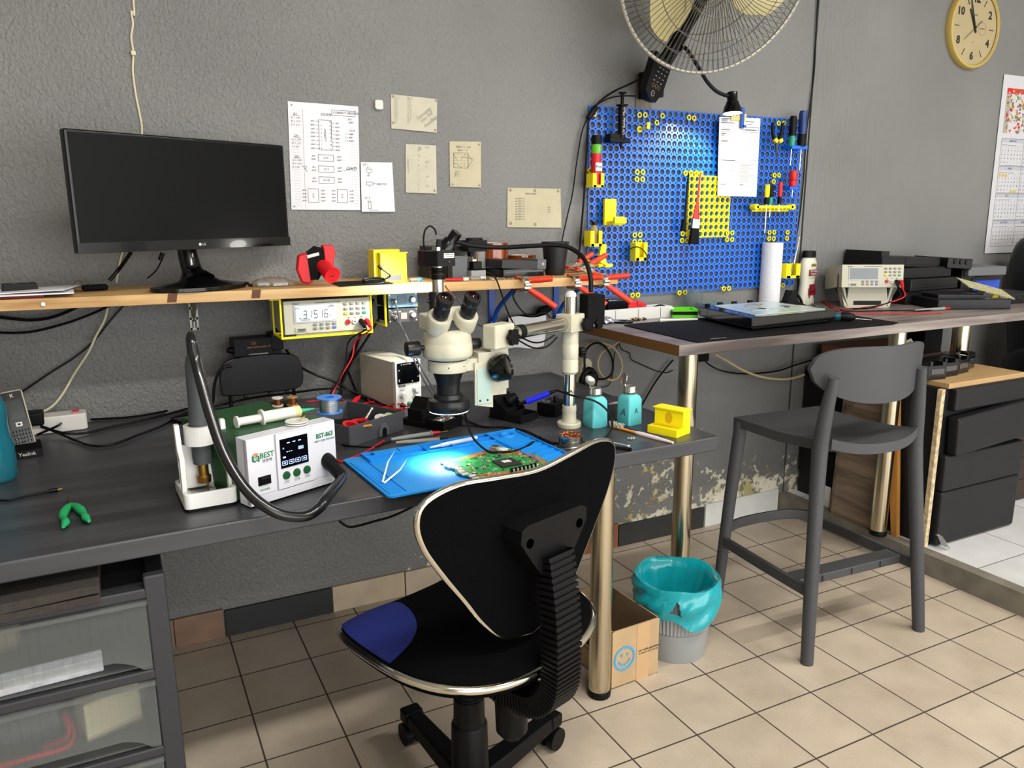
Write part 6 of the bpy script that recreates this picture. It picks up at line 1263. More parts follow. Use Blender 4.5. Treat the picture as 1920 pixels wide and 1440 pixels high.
# ------------------------------------------------------------------ papers on the wall
def wallpaper(name, label, tl, tr, br_, bl, fn, mt=PAPER, grp=None, y=WY - .003, curl=.004):
    """sheet with its own corners on the wall; fn draws on it in a 0..1 frame via P(u, v, lift)"""
    A, B, C_, D_ = (Vector((p[0], 0, p[2])) for p in (tl, tr, br_, bl)); o0 = Vector((A.x, y, A.z))
    def P(u, v, l=0.):
        q = (A * (1 - u) + B * u) * (1 - v) + (D_ * (1 - u) + C_ * u) * v - Vector((A.x, 0, A.z)); q.y = -l - curl * (math.sin(PI * u) * .5 + .3 * v * v); return q
    t = MB(); n0 = t.n(); t.grid(lambda u, v: P(u, v), 10, 10); t.grid(lambda u, v: P(u, v, -.0004), 10, 10)
    wd, ht = (B - A).length, (A - D_).length
    class Pen:
        def line(s, u0, v0, u1, v1, w_=.0011, mat=1):
            a, b = P(u0, v0, .0006), P(u1, v1, .0006); d = (b - a); nn = Vector((-d.z, 0, d.x)).normalized() * w_ / 2; t.add([a - nn, b - nn, b + nn, a + nn], [(0, 1, 2, 3)], mat, False)
        def rect(s, u0, v0, u1, v1, w_=.0011):
            for a in ((u0, v0, u1, v0), (u1, v0, u1, v1), (u1, v1, u0, v1), (u0, v1, u0, v0)): s.line(*a, w_)
        def fill(s, u0, v0, u1, v1, mat=1): t.add([P(u0, v0, .0005), P(u1, v0, .0005), P(u1, v1, .0005), P(u0, v1, .0005)], [(0, 1, 2, 3)], mat, False)
        def write(s, txt, u, v, size, al='LEFT', shear=.12, ang=0, mat=1, sx=1.):
            n1 = t.n(); t.text(txt, size, Matrix.Translation(P(u, v, .0007)) @ rotm((90, 0, 0)) @ rotm((0, 0, ang)) @ Matrix.Diagonal((sx, 1, 1, 1)), mat, al, th=.0002, shear=shear)
        def dot(s, u, v, r=.004, mat=2):
            c = P(u, v, .0008); t.add([c + Vector((r * math.cos(k * PI / 6), 0, r * math.sin(k * PI / 6))) for k in range(12)], [tuple(range(12))], mat, False)
    pen = Pen(); pen.w, pen.h = wd, ht
    fn(pen)
    o = t.obj(name, [mt, INK, pm('putty_grey', '#8a8470', .8), pm('faint_pencil', '#9a978c', .8), RED, pm('navy_print', '#2a3a80', .6), pm('pale_rule', '#a9abb4', .8)], loc=tuple(o0), recalc=False)
    return tag(o, label, 'paper', grp)
def big(p):
    for k in range(24): p.line(.05, .36 + .026 * k, .98, .362 + .026 * k, .0006, 6)
    p.line(.2, .06, .2, .98, .0008, 3)
    p.write('DIODE', .45, .10, .0105); p.write('CORRECT GROUND', .63, .075, .0085); p.rect(.61, .05, .95, .10)
    p.rect(.42, .15, .6, .43); p.write('CLIPPING?', .51, .29, .008, 'CENTER', ang=90)
    for k, s_ in enumerate(('.45V', '.455V', '.43V', '.435V', '.428V', '.43V', '.456V', '.465V')):
        v = .165 + .036 * k; p.write(s_, .33, v, .0065, 'CENTER'); p.write(s_, .68, v + .01, .0065, 'CENTER'); p.line(.38, v, .42, v); p.line(.6, v + .008, .64, v + .008); p.write('%d' % (k + 1), .445, v, .006); p.write('%d' % (16 - k), .565, v, .006)
    for v0, a, b, c, d in ((.11, 'D1', 'G = .45V', 'D = .01V', 'S = .51V'), (.31, 'D4', 'G = .394V', 'D = .513V', 'S = 0V'), (.50, 'D6', 'G = .504V', 'D = .452V', 'S = 0V')):
        p.write(a, .07, v0, .0085); p.line(.06, v0 + .012, .15, v0 + .012)
        for i, s_ in enumerate((b, c, d)): p.write(s_, .035, v0 + .035 + .033 * i, .0075)
    for v0, s_ in ((.475, 'D.41'), (.58, 'D.13'), (.685, 'D.142')):
        p.rect(.4, v0, .62, v0 + .06); p.write(s_, .51, v0 + .03, .0075, 'CENTER'); p.write('.45V', .33, v0 + .015, .0065, 'CENTER'); p.write('.433V', .33, v0 + .045, .0065, 'CENTER'); p.write('.464V', .7, v0 + .015, .0065, 'CENTER'); p.write('.466V', .7, v0 + .045, .0065, 'CENTER')
    p.write('COLD', .80, .60, .012, 'LEFT'); p.line(.76, .62, .95, .58); p.write('3V3', .84, .13, .0075); p.write('.453V', .84, .16, .0075); p.write('2V1D', .86, .235, .0075)
    for i, s_ in enumerate(('1 = .448V', '2 = .49V', '3 = 0.45V')): p.write(s_, .79, .27 + .032 * i, .007)
    for u0 in (.24, .66):
        p.rect(u0, .80, u0 + .15, .93); p.write('IC 2', u0 + .075, .865, .007, 'CENTER', ang=90)
        for k in range(4): p.write('.456V', u0 - .055, .815 + .033 * k, .006, 'CENTER'); p.write('.464V', u0 + .21, .815 + .033 * k, .006, 'CENTER')
    p.line(.17, .58, .24, .64); p.write('D', .19, .6, .012)
    for u, v in ((.05, .03), (.95, .05), (.04, .97)): p.dot(u, v, .003, 3)
PAPERS = 'handwritten notes on the wall'
wallpaper('handwritten_sheet', 'large white lined sheet of handwritten circuit notes beside the monitor', (0.502,2.427,1.6209), (0.71,2.427,1.6173), (0.7023,2.427,1.3131), (0.4933,2.427,1.3151), big, grp=PAPERS)
def small(p):
    p.write('Q51', .06, .05, .0085)
    p.rect(.16, .14, .34, .2); p.write('A C', .17, .11, .007); p.write('B', .22, .235, .007); p.write('.456', .17, .27, .006)
    p.rect(.16, .4, .36, .46); p.write('ORECTLY', .45, .44, .008); p.line(.36, .43, .44, .43); p.line(.25, .46, .25, .5)
    p.write('IC 51', .1, .72, .0095); p.rect(.2, .8, .28, .94); p.write('A B', .17, .79, .007); p.line(.2, .965, .5, .97)
wallpaper('handwritten_sheet', 'small white note overlapping the lower right of the lined sheet', (0.709,2.427,1.4562), (0.8092,2.427,1.457), (0.8122,2.427,1.308), (0.7055,2.427,1.3083), small, grp=PAPERS, y=WY - .007)
AGED = pm('aged_paper', '#b5ad92', .85, var=.05, vscale=18); AGED2 = pm('aged_paper_light', '#b9b4a2', .85, var=.04, vscale=18)
def faint(p):
    for k in range(9): p.write(('Good', '9b', 'P2', '70', '07', '67', '47', '12', '.8')[k], .06, .08 + .09 * k, .012, mat=3); p.write(('Bad', '73', '2.5', '75', '7.8', '7.0', '8.3', '24', '6')[k], .34, .06 + .09 * k, .012, mat=3)
    p.write('Samsung', .55, .66, .017, ang=38, mat=3); p.write('also Gal', .64, .72, .015, ang=38, mat=3); p.write('Recalling', .72, .86, .015, ang=38, mat=3)
    for u, v in ((.04, .06), (.97, .05), (.04, .83), (.96, .93)): p.dot(u, v)
wallpaper('faint_note', 'landscape aged note with faint tilted pencil writing near the white button', (0.8136,2.427,1.6584), (0.9653,2.427,1.6532), (0.9608,2.427,1.5519), (0.8114,2.427,1.5586), faint, AGED2, PAPERS)
def faint2(p):
    for k in range(9): p.write(('R', 'M', '=', '8', '3', '-', '5', '9', '2')[k], .38, .13 + .1 * k, .01, mat=3); p.write(('5.0', '-', '-', '8.2', '3', '-', '16', '-', '2.1')[k], .63, .05 + .1 * k, .01, mat=3)
    p.write('PULL DOWNS', .09, .6, .007, ang=90, mat=3); p.dot(.45, .08, .006, 3); p.dot(.92, .94)
wallpaper('faint_note', 'portrait aged note with two faint columns, left of the diagram note', (0.8565,2.427,1.5143), (0.9579,2.427,1.5129), (0.9558,2.427,1.3645), (0.8513,2.427,1.3671), faint2, AGED2, PAPERS)
def diag(p):
    p.write('NFD Signal', .2, .12, .011); p.write('Sense  I  II', .24, .19, .008); p.rect(.12, .25, .58, .58, .0009)
    random.seed(4)
    for a in range(5):
        for b in range(5): p.dot(.15 + .1 * a, .28 + .068 * b, .0011, 1)
    for l in ((.12, .27, .22, .42), (.35, .40, .5, .27), (.12, .46, .38, .58), (.58, .3, .72, .4), (.72, .4, .55, .57), (.35, .33, .72, .38)): p.line(*l, .0008)
    for i, s_ in enumerate(('1.2k = 6.2k', 'R1k = 4.4k', 'R2 = 1.1k')): p.write(s_, .15, .66 + .05 * i, .007)
    for u, v in ((.93, .06), (.94, .95), (.08, .95)): p.dot(u, v, .0035)
wallpaper('diagram_note', 'aged portrait note with a dotted square diagram', (1.0039,2.427,1.5275), (1.1147,2.427,1.5297), (1.1126,2.427,1.3845), (1.0025,2.427,1.3867), diag, AGED, PAPERS)
def tab(p):
    p.write('Fault notes', .32, .14, .0095)
    for k in range(9): p.write('no PDF work   Pa. Doc   no audio' if k not in (5, 6) else 'no PDF work   Pa. Doc', .14, .27 + .066 * k, .0078)
    for u, v in ((.05, .06), (.5, .06), (.95, .06), (.06, .9), (.5, .92)): p.dot(u, v, .0055)
    for i in range(3): p.write('6.1V', .74, .48 + .06 * i, .006)
wallpaper('list_note', 'aged landscape note listing nine handwritten lines, lowest on the wall', (1.2109,2.427,1.3855), (1.4157,2.427,1.3839), (1.4213,2.427,1.2513), (1.2081,2.427,1.2556), tab, AGED, PAPERS)
wb_ = T('white_button', 'small square white wireless button stuck on the wall between notes', 'switch', (0.7734,2.427,1.6253))
m = MB(); m.prism(rrect(.0265, .0285, .007, 6), -.012, 0, 'y'); m.obj('button_body', WHT, wb_, bev=.003, seg=3); m = MB(); m.cyl((0, -.0122, 0), (0, -.0128, 0), .003); m.obj('press_dot', pm('warm_dot', '#d8cfb4', .5), wb_)
# ------------------------------------------------------------------ clock and calendar
ck = T('wall_clock', 'round yellowed wall clock with black numerals at the top right', 'clock', (3.525, WY, 2.098))
IVY = pm('yellowed_ivory', '#b39a52', .45); DIAL = pm('clock_dial', '#a39470', .55, var=.04, vscale=9)
m = MB(); m.lathe([(.155, -.022), (.160, -.029), (.168, -.027), (.173, -.016), (.171, 0), (.0001, 0)], ax='y', n=72); m.obj('rim', IVY, ck)
m = MB(); m.lathe([(.0001, -.018), (.157, -.018), (.157, -.014)], ax='y', n=72); CM = TR((0, -.0186, 0), (90, 0, 0))
for k in range(12):
    a = PI / 2 - k * PI / 6; x, z = .118 * math.cos(a), .118 * math.sin(a)
    if k % 2 == 0: m.text(str(k or 12), .045, CM @ TR((x, z, 0)), 1, sx=1.1, bold=.035)
    if k % 2 or k == 0: a_ = Vector((math.cos(a), 0, math.sin(a))); m.cyl(a_ * .105 + Vector((0, -.0188, 0)), a_ * .135 + Vector((0, -.0188, 0)), .0018, mat=1, n=5)
m.lathe([(.026, -.0186), (.0275, -.0186), (.0275, -.018)], (.055, 0, .0), ax='y', n=28, mat=2); m.text('QUARTZ', .009, CM @ TR((.055, .0, .0004)), 2); m.text('BEBEN', .009, CM @ TR((.0, .052, 0)), 2); m.text('TIDE', .005, CM @ TR((0, -.06, 0)), 2)
m.obj('dial', [DIAL, pm('clock_black', '#1c1a18', .5), pm('clock_grey', '#6a665c', .5)], ck)
def hand(ang, l, back, w0, w1, y, nm):
    q = MB(); q.prism([(-w0, -back), (w0, -back), (w1, l), (-w1, l)], y, y - .0015, 'y'); q.xf(Matrix.Rotation(math.radians(ang), 4, 'Y')); q.obj(nm, pm('clock_black', '#1c1a18', .5), ck)
hand(-30, .085, .022, .005, .004, -.020, 'hour_hand'); hand(-22, .13, .022, .004, .0025, -.0225, 'minute_hand'); hand(232, .09, .05, .0012, .0008, -.025, 'second_hand')
m = MB(); m.cyl((0, -.018, 0), (0, -.027, 0), .005); m.obj('centre_cap', pm('clock_black', '#1c1a18', .5), ck)
MON = ['JANUARY', 'FEBRUARY', 'MARCH', 'APRIL', 'MAY', 'JUNE', 'JULY', 'AUGUST', 'SEPTEMBER', 'OCTOBER', 'NOVEMBER', 'DECEMBER']
def calen(p):
    p.fill(.06, .07, .94, .315, 3)
    random.seed(21)
    for i in range(420):
        u, v = random.uniform(.06, .92), random.uniform(.07, .305); a, b = random.uniform(.008, .03), random.uniform(.005, .016); p.fill(u, v, min(.94, u + a), min(.315, v + b), random.choice((7, 8, 9, 10, 4, 11, 12)))
    p.fill(.06, .07, .3, .1, 4)
    for c in range(3):
        for r in range(4):
            u0, v0 = .06 + .293 * c, .345 + .155 * r; p.rect(u0, v0, u0 + .293, v0 + .15, .0016); p.fill(u0 + .002, v0 + .002, u0 + .291, v0 + .022, 6)
            p.write(MON[r * 3 + c], u0 + .146, v0 + .012, .013, 'CENTER', mat=5)
            for k in range(5):
                for d in range(7): p.write(str(k * 7 + d + 1 if k * 7 + d < 31 else 1), u0 + .02 + .04 * d, v0 + .045 + .022 * k, .0085, 'CENTER', 0, mat=4 if (k, d) in ((4, 5), (4, 6)) and r == 3 else 1)
                p.line(u0, v0 + .034 + .022 * k, u0 + .29, v0 + .034 + .022 * k, .0006, 6)
            p.line(u0 + .01, v0 + .036, u0 + .2, v0 + .036, .0012, 1)
    for u, v, in ((.07, .545), (.11, .545), (.15, .545), (.24, .634), (.285, .634)): p.fill(u, v, u + .028, v + .014, 8)
o = wallpaper('wall_calendar', 'white year calendar with a colourful crowd picture at the right edge', (3.80, 0, 1.925), (4.40, 0, 1.925), (4.40, 0, 1.10), (3.812, 0, 1.10), calen, pm('calendar_paper', '#bdbdc1', .6), y=WY - .004, curl=.006)
for hexc, nm in (('#4f7f2a', 'leaf'), ('#c9a23a', 'ochre'), ('#7a5a3c', 'brown'), ('#b9b4b8', 'pale'), ('#54506a', 'violet'), ('#a85a34', 'rust')): o.data.materials.append(pm('calendar_' + nm, hexc, .5))
o['category'] = 'calendar'
# ------------------------------------------------------------------ blue pegboard
PBX, PBZ, PBY = 1.522, 1.002, 2.412
pgb = T('pegboard', 'large blue plastic honeycomb pegboard with a yellow panel on the wall', 'pegboard', (PBX, PBY, PBZ))
PGB = pm('pegboard_blue', '#0a62d2', .35, coat=.15); PGY = pm('pegboard_yellow', '#ead800', .4)
def honeycomb(m, x0, z0, nx, nz, c, y0, th):
    k = .34; N8 = 16
    oc_ = [(k, -.5), (.5, -k), (.5, k), (k, .5), (-k, .5), (-.5, k), (-.5, -k), (-k, -.5)]
    op = []
    for i in range(8):
        a, b = oc_[i], oc_[(i + 1) % 8]; op += [a, ((a[0] + b[0]) / 2, (a[1] + b[1]) / 2)]
    hr = .40; hp = [(hr * math.cos(math.atan2(q[1], q[0])), hr * math.sin(math.atan2(q[1], q[0]))) for q in op]
    base = len(m.v)
    for ix in range(nx):
        for iz in range(nz):
            cx, cz = x0 + (ix + .5) * c, z0 + (iz + .5) * c; o = len(m.v)
            for y in (y0, y0 + th):
                m.v += [Vector((cx + q[0] * c, y, cz + q[1] * c)) for q in op]; m.v += [Vector((cx + q[0] * c, y, cz + q[1] * c)) for q in hp]
            for i in range(N8):
                j = (i + 1) % N8
                m.f.append([o + i, o + j, o + N8 + j, o + N8 + i])
                m.f.append([o + N8 + i, o + N8 + j, o + 3 * N8 + j, o + 3 * N8 + i]); m.f.append([o + i, o + j, o + 2 * N8 + j, o + 2 * N8 + i])
                m.m += [0] * 3; m.s += [False] * 3
C_ = .02545
m = MB(); honeycomb(m, 0, 0, 40, 26, C_, 0, .007); gq = m.obj('blue_grid', PGB, pgb, recalc=False)
yx0, yz0 = (1.9605,2.4,1.2077)[0] - PBX, (1.9605,2.4,1.2077)[2] - PBZ
m = MB(); honeycomb(m, yx0, yz0, 8, 9, C_, -.010, .009); m.obj('yellow_grid', PGY, pgb, recalc=False)
def peg(p, r=.0098):
    q = MB(); q.lathe([(.0055, -.002), (.006, -.0075), (r, -.007), (r, -.004), (r * .75, -.0005), (r * .7, .008)], n=10, ax='y'); q.v = [v + Vector((p[0] - PBX, 0, p[2] - PBZ)) for v in q.v]
    return q.obj('peg', PGY, pgb, ang=30, recalc=False)
for p in [(1.7274,2.4,1.6411), (1.7524,2.4,1.6423), (1.8284,2.4,1.643), (1.8039,2.4,1.6186), (1.9493,2.4,1.643), (1.9731,2.4,1.6419), (2.3931,2.4,1.6427), (2.4214,2.4,1.644), (1.7246,2.4,1.4448), (1.7504,2.4,1.4453), (1.7244,2.4,1.4194), (1.7497,2.4,1.4198), (1.944,2.4,1.4448), (1.9691,2.4,1.4461), (1.9946,2.4,1.4457), (2.3886,2.4,1.445), (2.4132,2.4,1.4454), (2.3874,2.4,1.4204), (1.7218,2.4,1.2217), (1.7457,2.4,1.2222), (1.721,2.4,1.1973), (1.7455,2.4,1.1968), (1.9419,2.4,1.2229), (1.9644,2.4,1.2226), (1.9402,2.4,1.1978), (1.9646,2.4,1.1973), (2.1625,2.4,1.223), (2.1866,2.4,1.2227), (2.1611,2.4,1.197), (2.1871,2.4,1.1966), (2.3817,2.4,1.2213), (2.4072,2.4,1.222), (2.3817,2.4,1.197), (2.4067,2.4,1.1966), (2.4809,2.4,1.2209), (2.4797,2.4,1.1963), (1.7192,2.4,1.0011), (1.7435,2.4,1.0013), (1.9382,2.4,0.9999), (1.9654,2.4,1.0006), (2.158,2.4,1.0059), (2.185,2.4,1.0057), (2.4749,2.4,1.0055), (2.016,2.4,1.4447), (1.5373,2.4,1.6359), (1.5255,2.4,1.4467), (1.5211,2.4,1.1285)]: peg(p)
m = MB(); P_ = (1.7292,2.4,1.5926); m.cyl((P_[0] - PBX, -.005, P_[2] - PBZ), (P_[0] - PBX + .004, -.05, P_[2] - PBZ + .002), .005); m.box((P_[0] - PBX + .004, -.052, P_[2] - PBZ + .008), (.012, .004, .022)); m.lathe([(.0001, -.008), (.011, -.007), (.011, -.002)], (P_[0] - PBX, 0, P_[2] - PBZ), ax='y', n=12); m.obj('peg_hook', PGY, pgb)
Y2 = 2.375
def hang(name, label, cat, p, **k): return T(name, label, cat, p, **k)
# things hung on the board
t = T('black_syringe', 'black paste syringe held upright in a black clip at the board top left', 'syringe', (1.631,2.375,1.5507))
m = MB(); m.cyl((0, 0, 0), (0, 0, .115), .0135, n=20); m.text('UV Solder Mask', .014, TR((0, -.0140, .062), (90, -90, 0)), 1); m.obj('barrel', [BLK, WHT], t)
m = MB(); m.cyl((0, 0, .115), (0, 0, .155), .006); m.cyl((0, 0, .152), (0, 0, .157), .014); m.cyl((0, 0, .112), (0, 0, .116), .021); m.obj('plunger', BLK, t)
m = MB(); m.box((-.01, .008, -.002), (.085, .035, .016)); m.box((-.03, .01, .006), (.04, .035, .025)); m.cyl((0, 0, -.03), (0, 0, 0), .005); m.obj('clip', BLK, t, bev=.002)
t = T('glue_stick', 'red and green glue stick with a black cap in a yellow holder', 'glue stick', (1.5267,2.372,1.396))
m = MB(); m.lathe([(.0001, 0), (.0175, 0), (.0175, .04), (.0175, .105), (.0175, .105), (.0175, .135)], n=26, mats=[0, 0, 0, 0, 1]); m.box((0, -.0165, .06), (.026, .004, .028), 2); m.text('Pritt', .014, TR((0, -.0188, .06), (90, 0, 0)), 3); m.text('eco', .011, TR((0, -.0178, .118), (90, -90, 0)), 2); m.obj('tube', [RED, pm('lime_green', '#58b022', .4), WHT, BLK], t)
m = MB(); m.lathe([(.0001, .165), (.017, .165), (.018, .16), (.018, .135), (.0001, .135)], n=22); m.obj('cap', BLK, t)
def cupholder(name, label, p, w_, h_, d_):
    t = T(name, label, 'holder', p); m = MB(); m.box((0, .012, h_ / 2), (w_, .004, h_)); m.box((-w_ / 2, 0, h_ / 2), (.003, d_, h_)); m.box((w_ / 2, 0, h_ / 2), (.003, d_, h_)); m.box((0, 0, .0015), (w_, d_, .003)); m.box((-w_ * .34, -d_ / 2, h_ / 2), (w_ * .3, .003, h_)); m.box((w_ * .34, -d_ / 2, h_ / 2), (w_ * .3, .003, h_)); m.box((0, -d_ / 2, h_ * .1), (w_, .003, h_ * .2)); m.obj('holder_body', YEL, t, bev=.001); return t
cupholder('glue_holder', 'yellow printed holder cupping the glue stick', (1.5221,2.368,1.3868), .044, .048, .042)
t = T('wide_hook', 'yellow printed upturned hook on the left of the pegboard', 'hook', (1.6098,2.388,1.259)); m = MB(); m.box((-.012, .0, .045), (.05, .012, .092)); m.prism([(0, 0), (-.052, .0), (-.06, .008), (-.06, .028), (-.05, .03), (-.046, .016), (0, .012)], -.03, .012, 'x'); m.box((.012, -.04, .012), (.05, .014, .02), 0, (0, -10, 25)); m.obj('hook_body', YEL, t, bev=.002)
t = T('small_bottle', 'small amber bottle with black dropper cap in a yellow holder', 'bottle', (1.5221,2.372,1.1938)); m = MB(); m.lathe([(.0001, 0), (.015, 0), (.015, .055), (.008, .063), (.008, .066)], n=22); m.obj('vial', pm('amber_liquid', '#c8b070', .2, trans=.5, ior=1.2), t); m = MB(); m.cyl((0, 0, .066), (0, 0, .078), .009, .006); m.obj('cap', BLK, t)
cupholder('bottle_holder', 'yellow printed cup holding the small amber bottle', (1.5175,2.368,1.1866), .046, .054, .042)
t = T('phone_rest', 'yellow printed angled rest at the lower left of the pegboard', 'rest', (1.5614,2.385,1.1136)); m = MB(); m.prism([(-.0, 0), (-.05, 0), (-.05, .01), (-.02, .016), (-.012, .04), (-.02, .075), (-.012, .08), (.0, .04)], -.012, .012, 'x'); m.box((0, -.02, .006), (.06, .03, .01)); m.lathe([(.0001, -.004), (.012, -.004), (.012, .004)], (-.035, 0, .004), ax='y', n=12); m.obj('rest_body', YEL, t, bev=.0015)
cupholder('lead_holder', 'yellow printed cup with a thin black lead lower on the pegboard', (1.7208,2.378,1.1299), .05, .066, .035)
cable('thin_board_lead', 'thin black lead with a plug hanging from the yellow cup', [(1.6499,2.385,1.1527), (1.6841,2.375,1.1751), (1.7,2.355,1.1811), (1.7264,2.355,1.1672), (1.7439,2.355,1.1438), (1.7429,2.355,1.1092)], .0018, BLK)
def brush(name, label, p, hm, w_, l, ang):
    t = T(name, label, 'brush', p, rot=(0, ang, 0)); m = MB(); m.tube([(0, 0, 0), (0, 0, -.05), (0, 0, -.10), (0, 0, -l)], [.0035, .0045, .005, w_ * .48], n=10, k=5); m.v = [Vector((v.x, v.y * .6, v.z)) for v in m.v]; m.obj('handle', hm, t)
    m = MB(); m.box((0, 0, -l - .016), (w_, .011, .036)); m.obj('ferrule', STEEL, t, bev=.001)
    m = MB(); m.box((0, 0, -l - .063), (w_ * 1.25, .016, .06), tx=.8, ty=.7); m.obj('bristles', BLKM, t, bev=.002); return t
brush('paint_brush', 'red handled paint brush hanging over the yellow panel', (1.985,2.372,1.4417), RED, .034, .165, 4)
t = T('small_brush', 'thin black brush hanging left of the red paint brush', 'brush', (1.9364,2.38,1.445), rot=(0, 3, 0)); m = MB(); m.tube([(0, 0, 0), (0, 0, -.06), (0, 0, -.17)], [.003, .0045, .004], n=8, k=3); m.obj('handle', BLK, t); m = MB(); m.box((-.004, 0, -.19), (.022, .012, .045), tx=.5); m.obj('head', BLKM, t, bev=.002)
def form(p):
    for k, (v, w_) in enumerate(((.02, .2), (.035, .16), (.05, .14), (.07, .3), (.155, .2), (.205, .12), (.225, .08), (.3, .16), (.54, .36))): p.line(.05, v, .05 + w_, v, .0022, 1)
    for v in (.18, .29, .33, .53, .83, .87): p.line(.05, v, .96, v, .0012, 3)
    p.line(.62, .05, .84, .05, .0022); p.line(.66, .08, .8, .08, .0015); p.rect(.56, .12, .97, .155, .0012); p.line(.62, .15, .9, .15, .0018); p.line(.56, .185, .95, .185, .0012, 3)
    for k in range(13):
        v = .585 + .018 * k; p.line(.06, v, random.uniform(.25, .45), v, .0014, 3); p.line(.54, v, random.uniform(.7, .92), v, .0014, 3)
    p.line(.5, .57, .5, .8, .001, 3); p.line(.05, .85, .2, .85, .0018); p.line(.54, .85, .64, .85, .0018)
wallpaper('printed_form', 'white printed job form taped and clipped to the pegboard', (2.0771,2.388,1.6497), (2.2801,2.388,1.6535), (2.2823,2.388,1.3607), (2.0857,2.388,1.3636), form, y=2.388, curl=.002)
m = MB(); P_ = Vector((2.1668,2.384,1.6516)); m.prism([(-.038, -.011), (.036, -.012), (.04, .011), (-.036, .012)], -.0006, .0006, 'y'); tag(m.obj('masking_tape', pm('cream_tape', '#cfc07a', .7), loc=tuple(P_), rot=(0, -4, 0)), 'strip of cream masking tape holding the top of the printed form', 'tape')
m = MB(); m.box((0, 0, 0), (.015, .006, .075)); m.box((.01, 0, -.03), (.02, .006, .008)); tag(m.obj('blue_clip', BLUE, loc=(2.1808,2.379,1.6499), bev=.001), 'blue plastic clip over the masking tape on the form', 'clip')
t = T('pliers', 'black needle nose pliers with yellow grips hung by the board right edge', 'pliers', (2.3547,2.372,1.5645)); m = MB()
for s in (-1, 1): m.tube([(0, 0, 0), (s * .016, 0, .02), (s * .024, 0, .045), (s * .026, 0, .075)], [.006, .008, .007, .006], n=10, k=4)
m.obj('handles', BLK, t); m = MB(); m.tube([(0, 0, .008), (.002, 0, -.02), (.006, 0, -.06)], [.008, .006, .0015], n=8, k=4); m.obj('jaws', pm('dark_steel', '#4a4540', .4, .8), t)
m = MB(); m.box((-.011, -.006, .008), (.018, .014, .014), 0, (0, 30, 0)); m.box((.013, -.006, .008), (.018, .014, .014), 0, (0, -30, 0)); m.obj('grips', PGY, t, bev=.002)
def driver(label, p, hm, hm2, hl, r, bl, rot=(0, 0, 0), grp='screwdrivers on the pegboard'):
    t = T('screwdriver', label, 'screwdriver', p, rot=rot, group=grp)
    m = MB(); m.lathe([(.0001, hl), (r * .8, hl), (r, hl * .92), (r, hl * .45), (r * .8, hl * .35), (r, hl * .2), (r * .8, 0), (.0001, 0)], n=16, mats=[0, 0, 0, 0, 1, 1, 1]); m.obj('handle', [hm, hm2], t)
    m = MB(); m.cyl((0, 0, 0), (0, 0, -bl), .0025, n=8); m.obj('shaft', CHR, t); return t
TQ = pm('teal_handle', '#1f8f78', .4)
driver('long screwdriver with black and teal handle at the board right edge', (2.4348,2.372,1.5531), BLK, TQ, .115, .014, .07)
driver('big screwdriver with dark blue handle at the very right edge of the board', (2.4822,2.368,1.5544), pm('navy_handle', '#12306a', .35), BLK, .135, .0165, .09)
m = MB(); z_ = (2.4692,2.38,1.5508); m.box((0, 0, 0), (.085, .04, .014)); tag(m.obj('blue_tool_rack', PGB, loc=z_, bev=.002), 'blue printed rack holding the teal and blue screwdrivers', 'rack')
driver('short screwdriver with clear red handle below the blue one', (2.4553,2.372,1.4006), RED, RED, .062, .0155, .04)
m = MB(); m.box((0, 0, 0), (.05, .035, .012)); tag(m.obj('blue_small_rack', PGB, loc=(2.4584,2.38,1.3947), bev=.002), 'small blue rack holding the red screwdriver', 'rack')
t = T('yellow_tool_rack', 'long yellow printed tool rack with three screwdrivers on the board', 'rack', (2.3627,2.378,1.3218)); m = MB(); m.box((0, 0, .0), (.195, .03, .012)); m.box((0, .013, -.006), (.195, .004, .024))
for k in range(8): m.box((-.075 + .022 * k, -.012, -.005), (.004, .012, .014))
for s in (-1, 1): m.cyl((s * .097, -.015, 0), (s * .097, .015, 0), .012)
m.obj('rack_body', YEL, t, bev=.0012)
driver('slim screwdriver with yellow and black handle in the yellow rack', (2.3181,2.368,1.332), PGY, BLK, .075, .010, .11); driver('slim screwdriver with black and teal handle in the yellow rack', (2.3437,2.374,1.3321), BLK, TQ, .075, .010, .05); driver('slim screwdriver with red top and black handle in the yellow rack', (2.3858,2.368,1.332), RED, BLK, .085, .009, .03)
t = cupholder('tool_cup', 'yellow printed cup with steel tools right of the paper towel roll', (2.4666,2.372,1.0386), .075, .058, .05)
for k, (dx, l) in enumerate(((.02, .10), (.03, .16), (-.005, .07))): m = MB(); b = Vector((2.4666,2.372,1.0386)) + Vector((dx * .6, 0, .005)); m.cyl(b, b + Vector((dx * .6, -.01, l)), .0022, n=8); tag(m.obj('steel_tool', STEEL), ['short steel tweezer leaning in the yellow cup', 'longest thin steel probe in the yellow cup', 'stubby steel pick in the yellow cup'][k], 'tool')
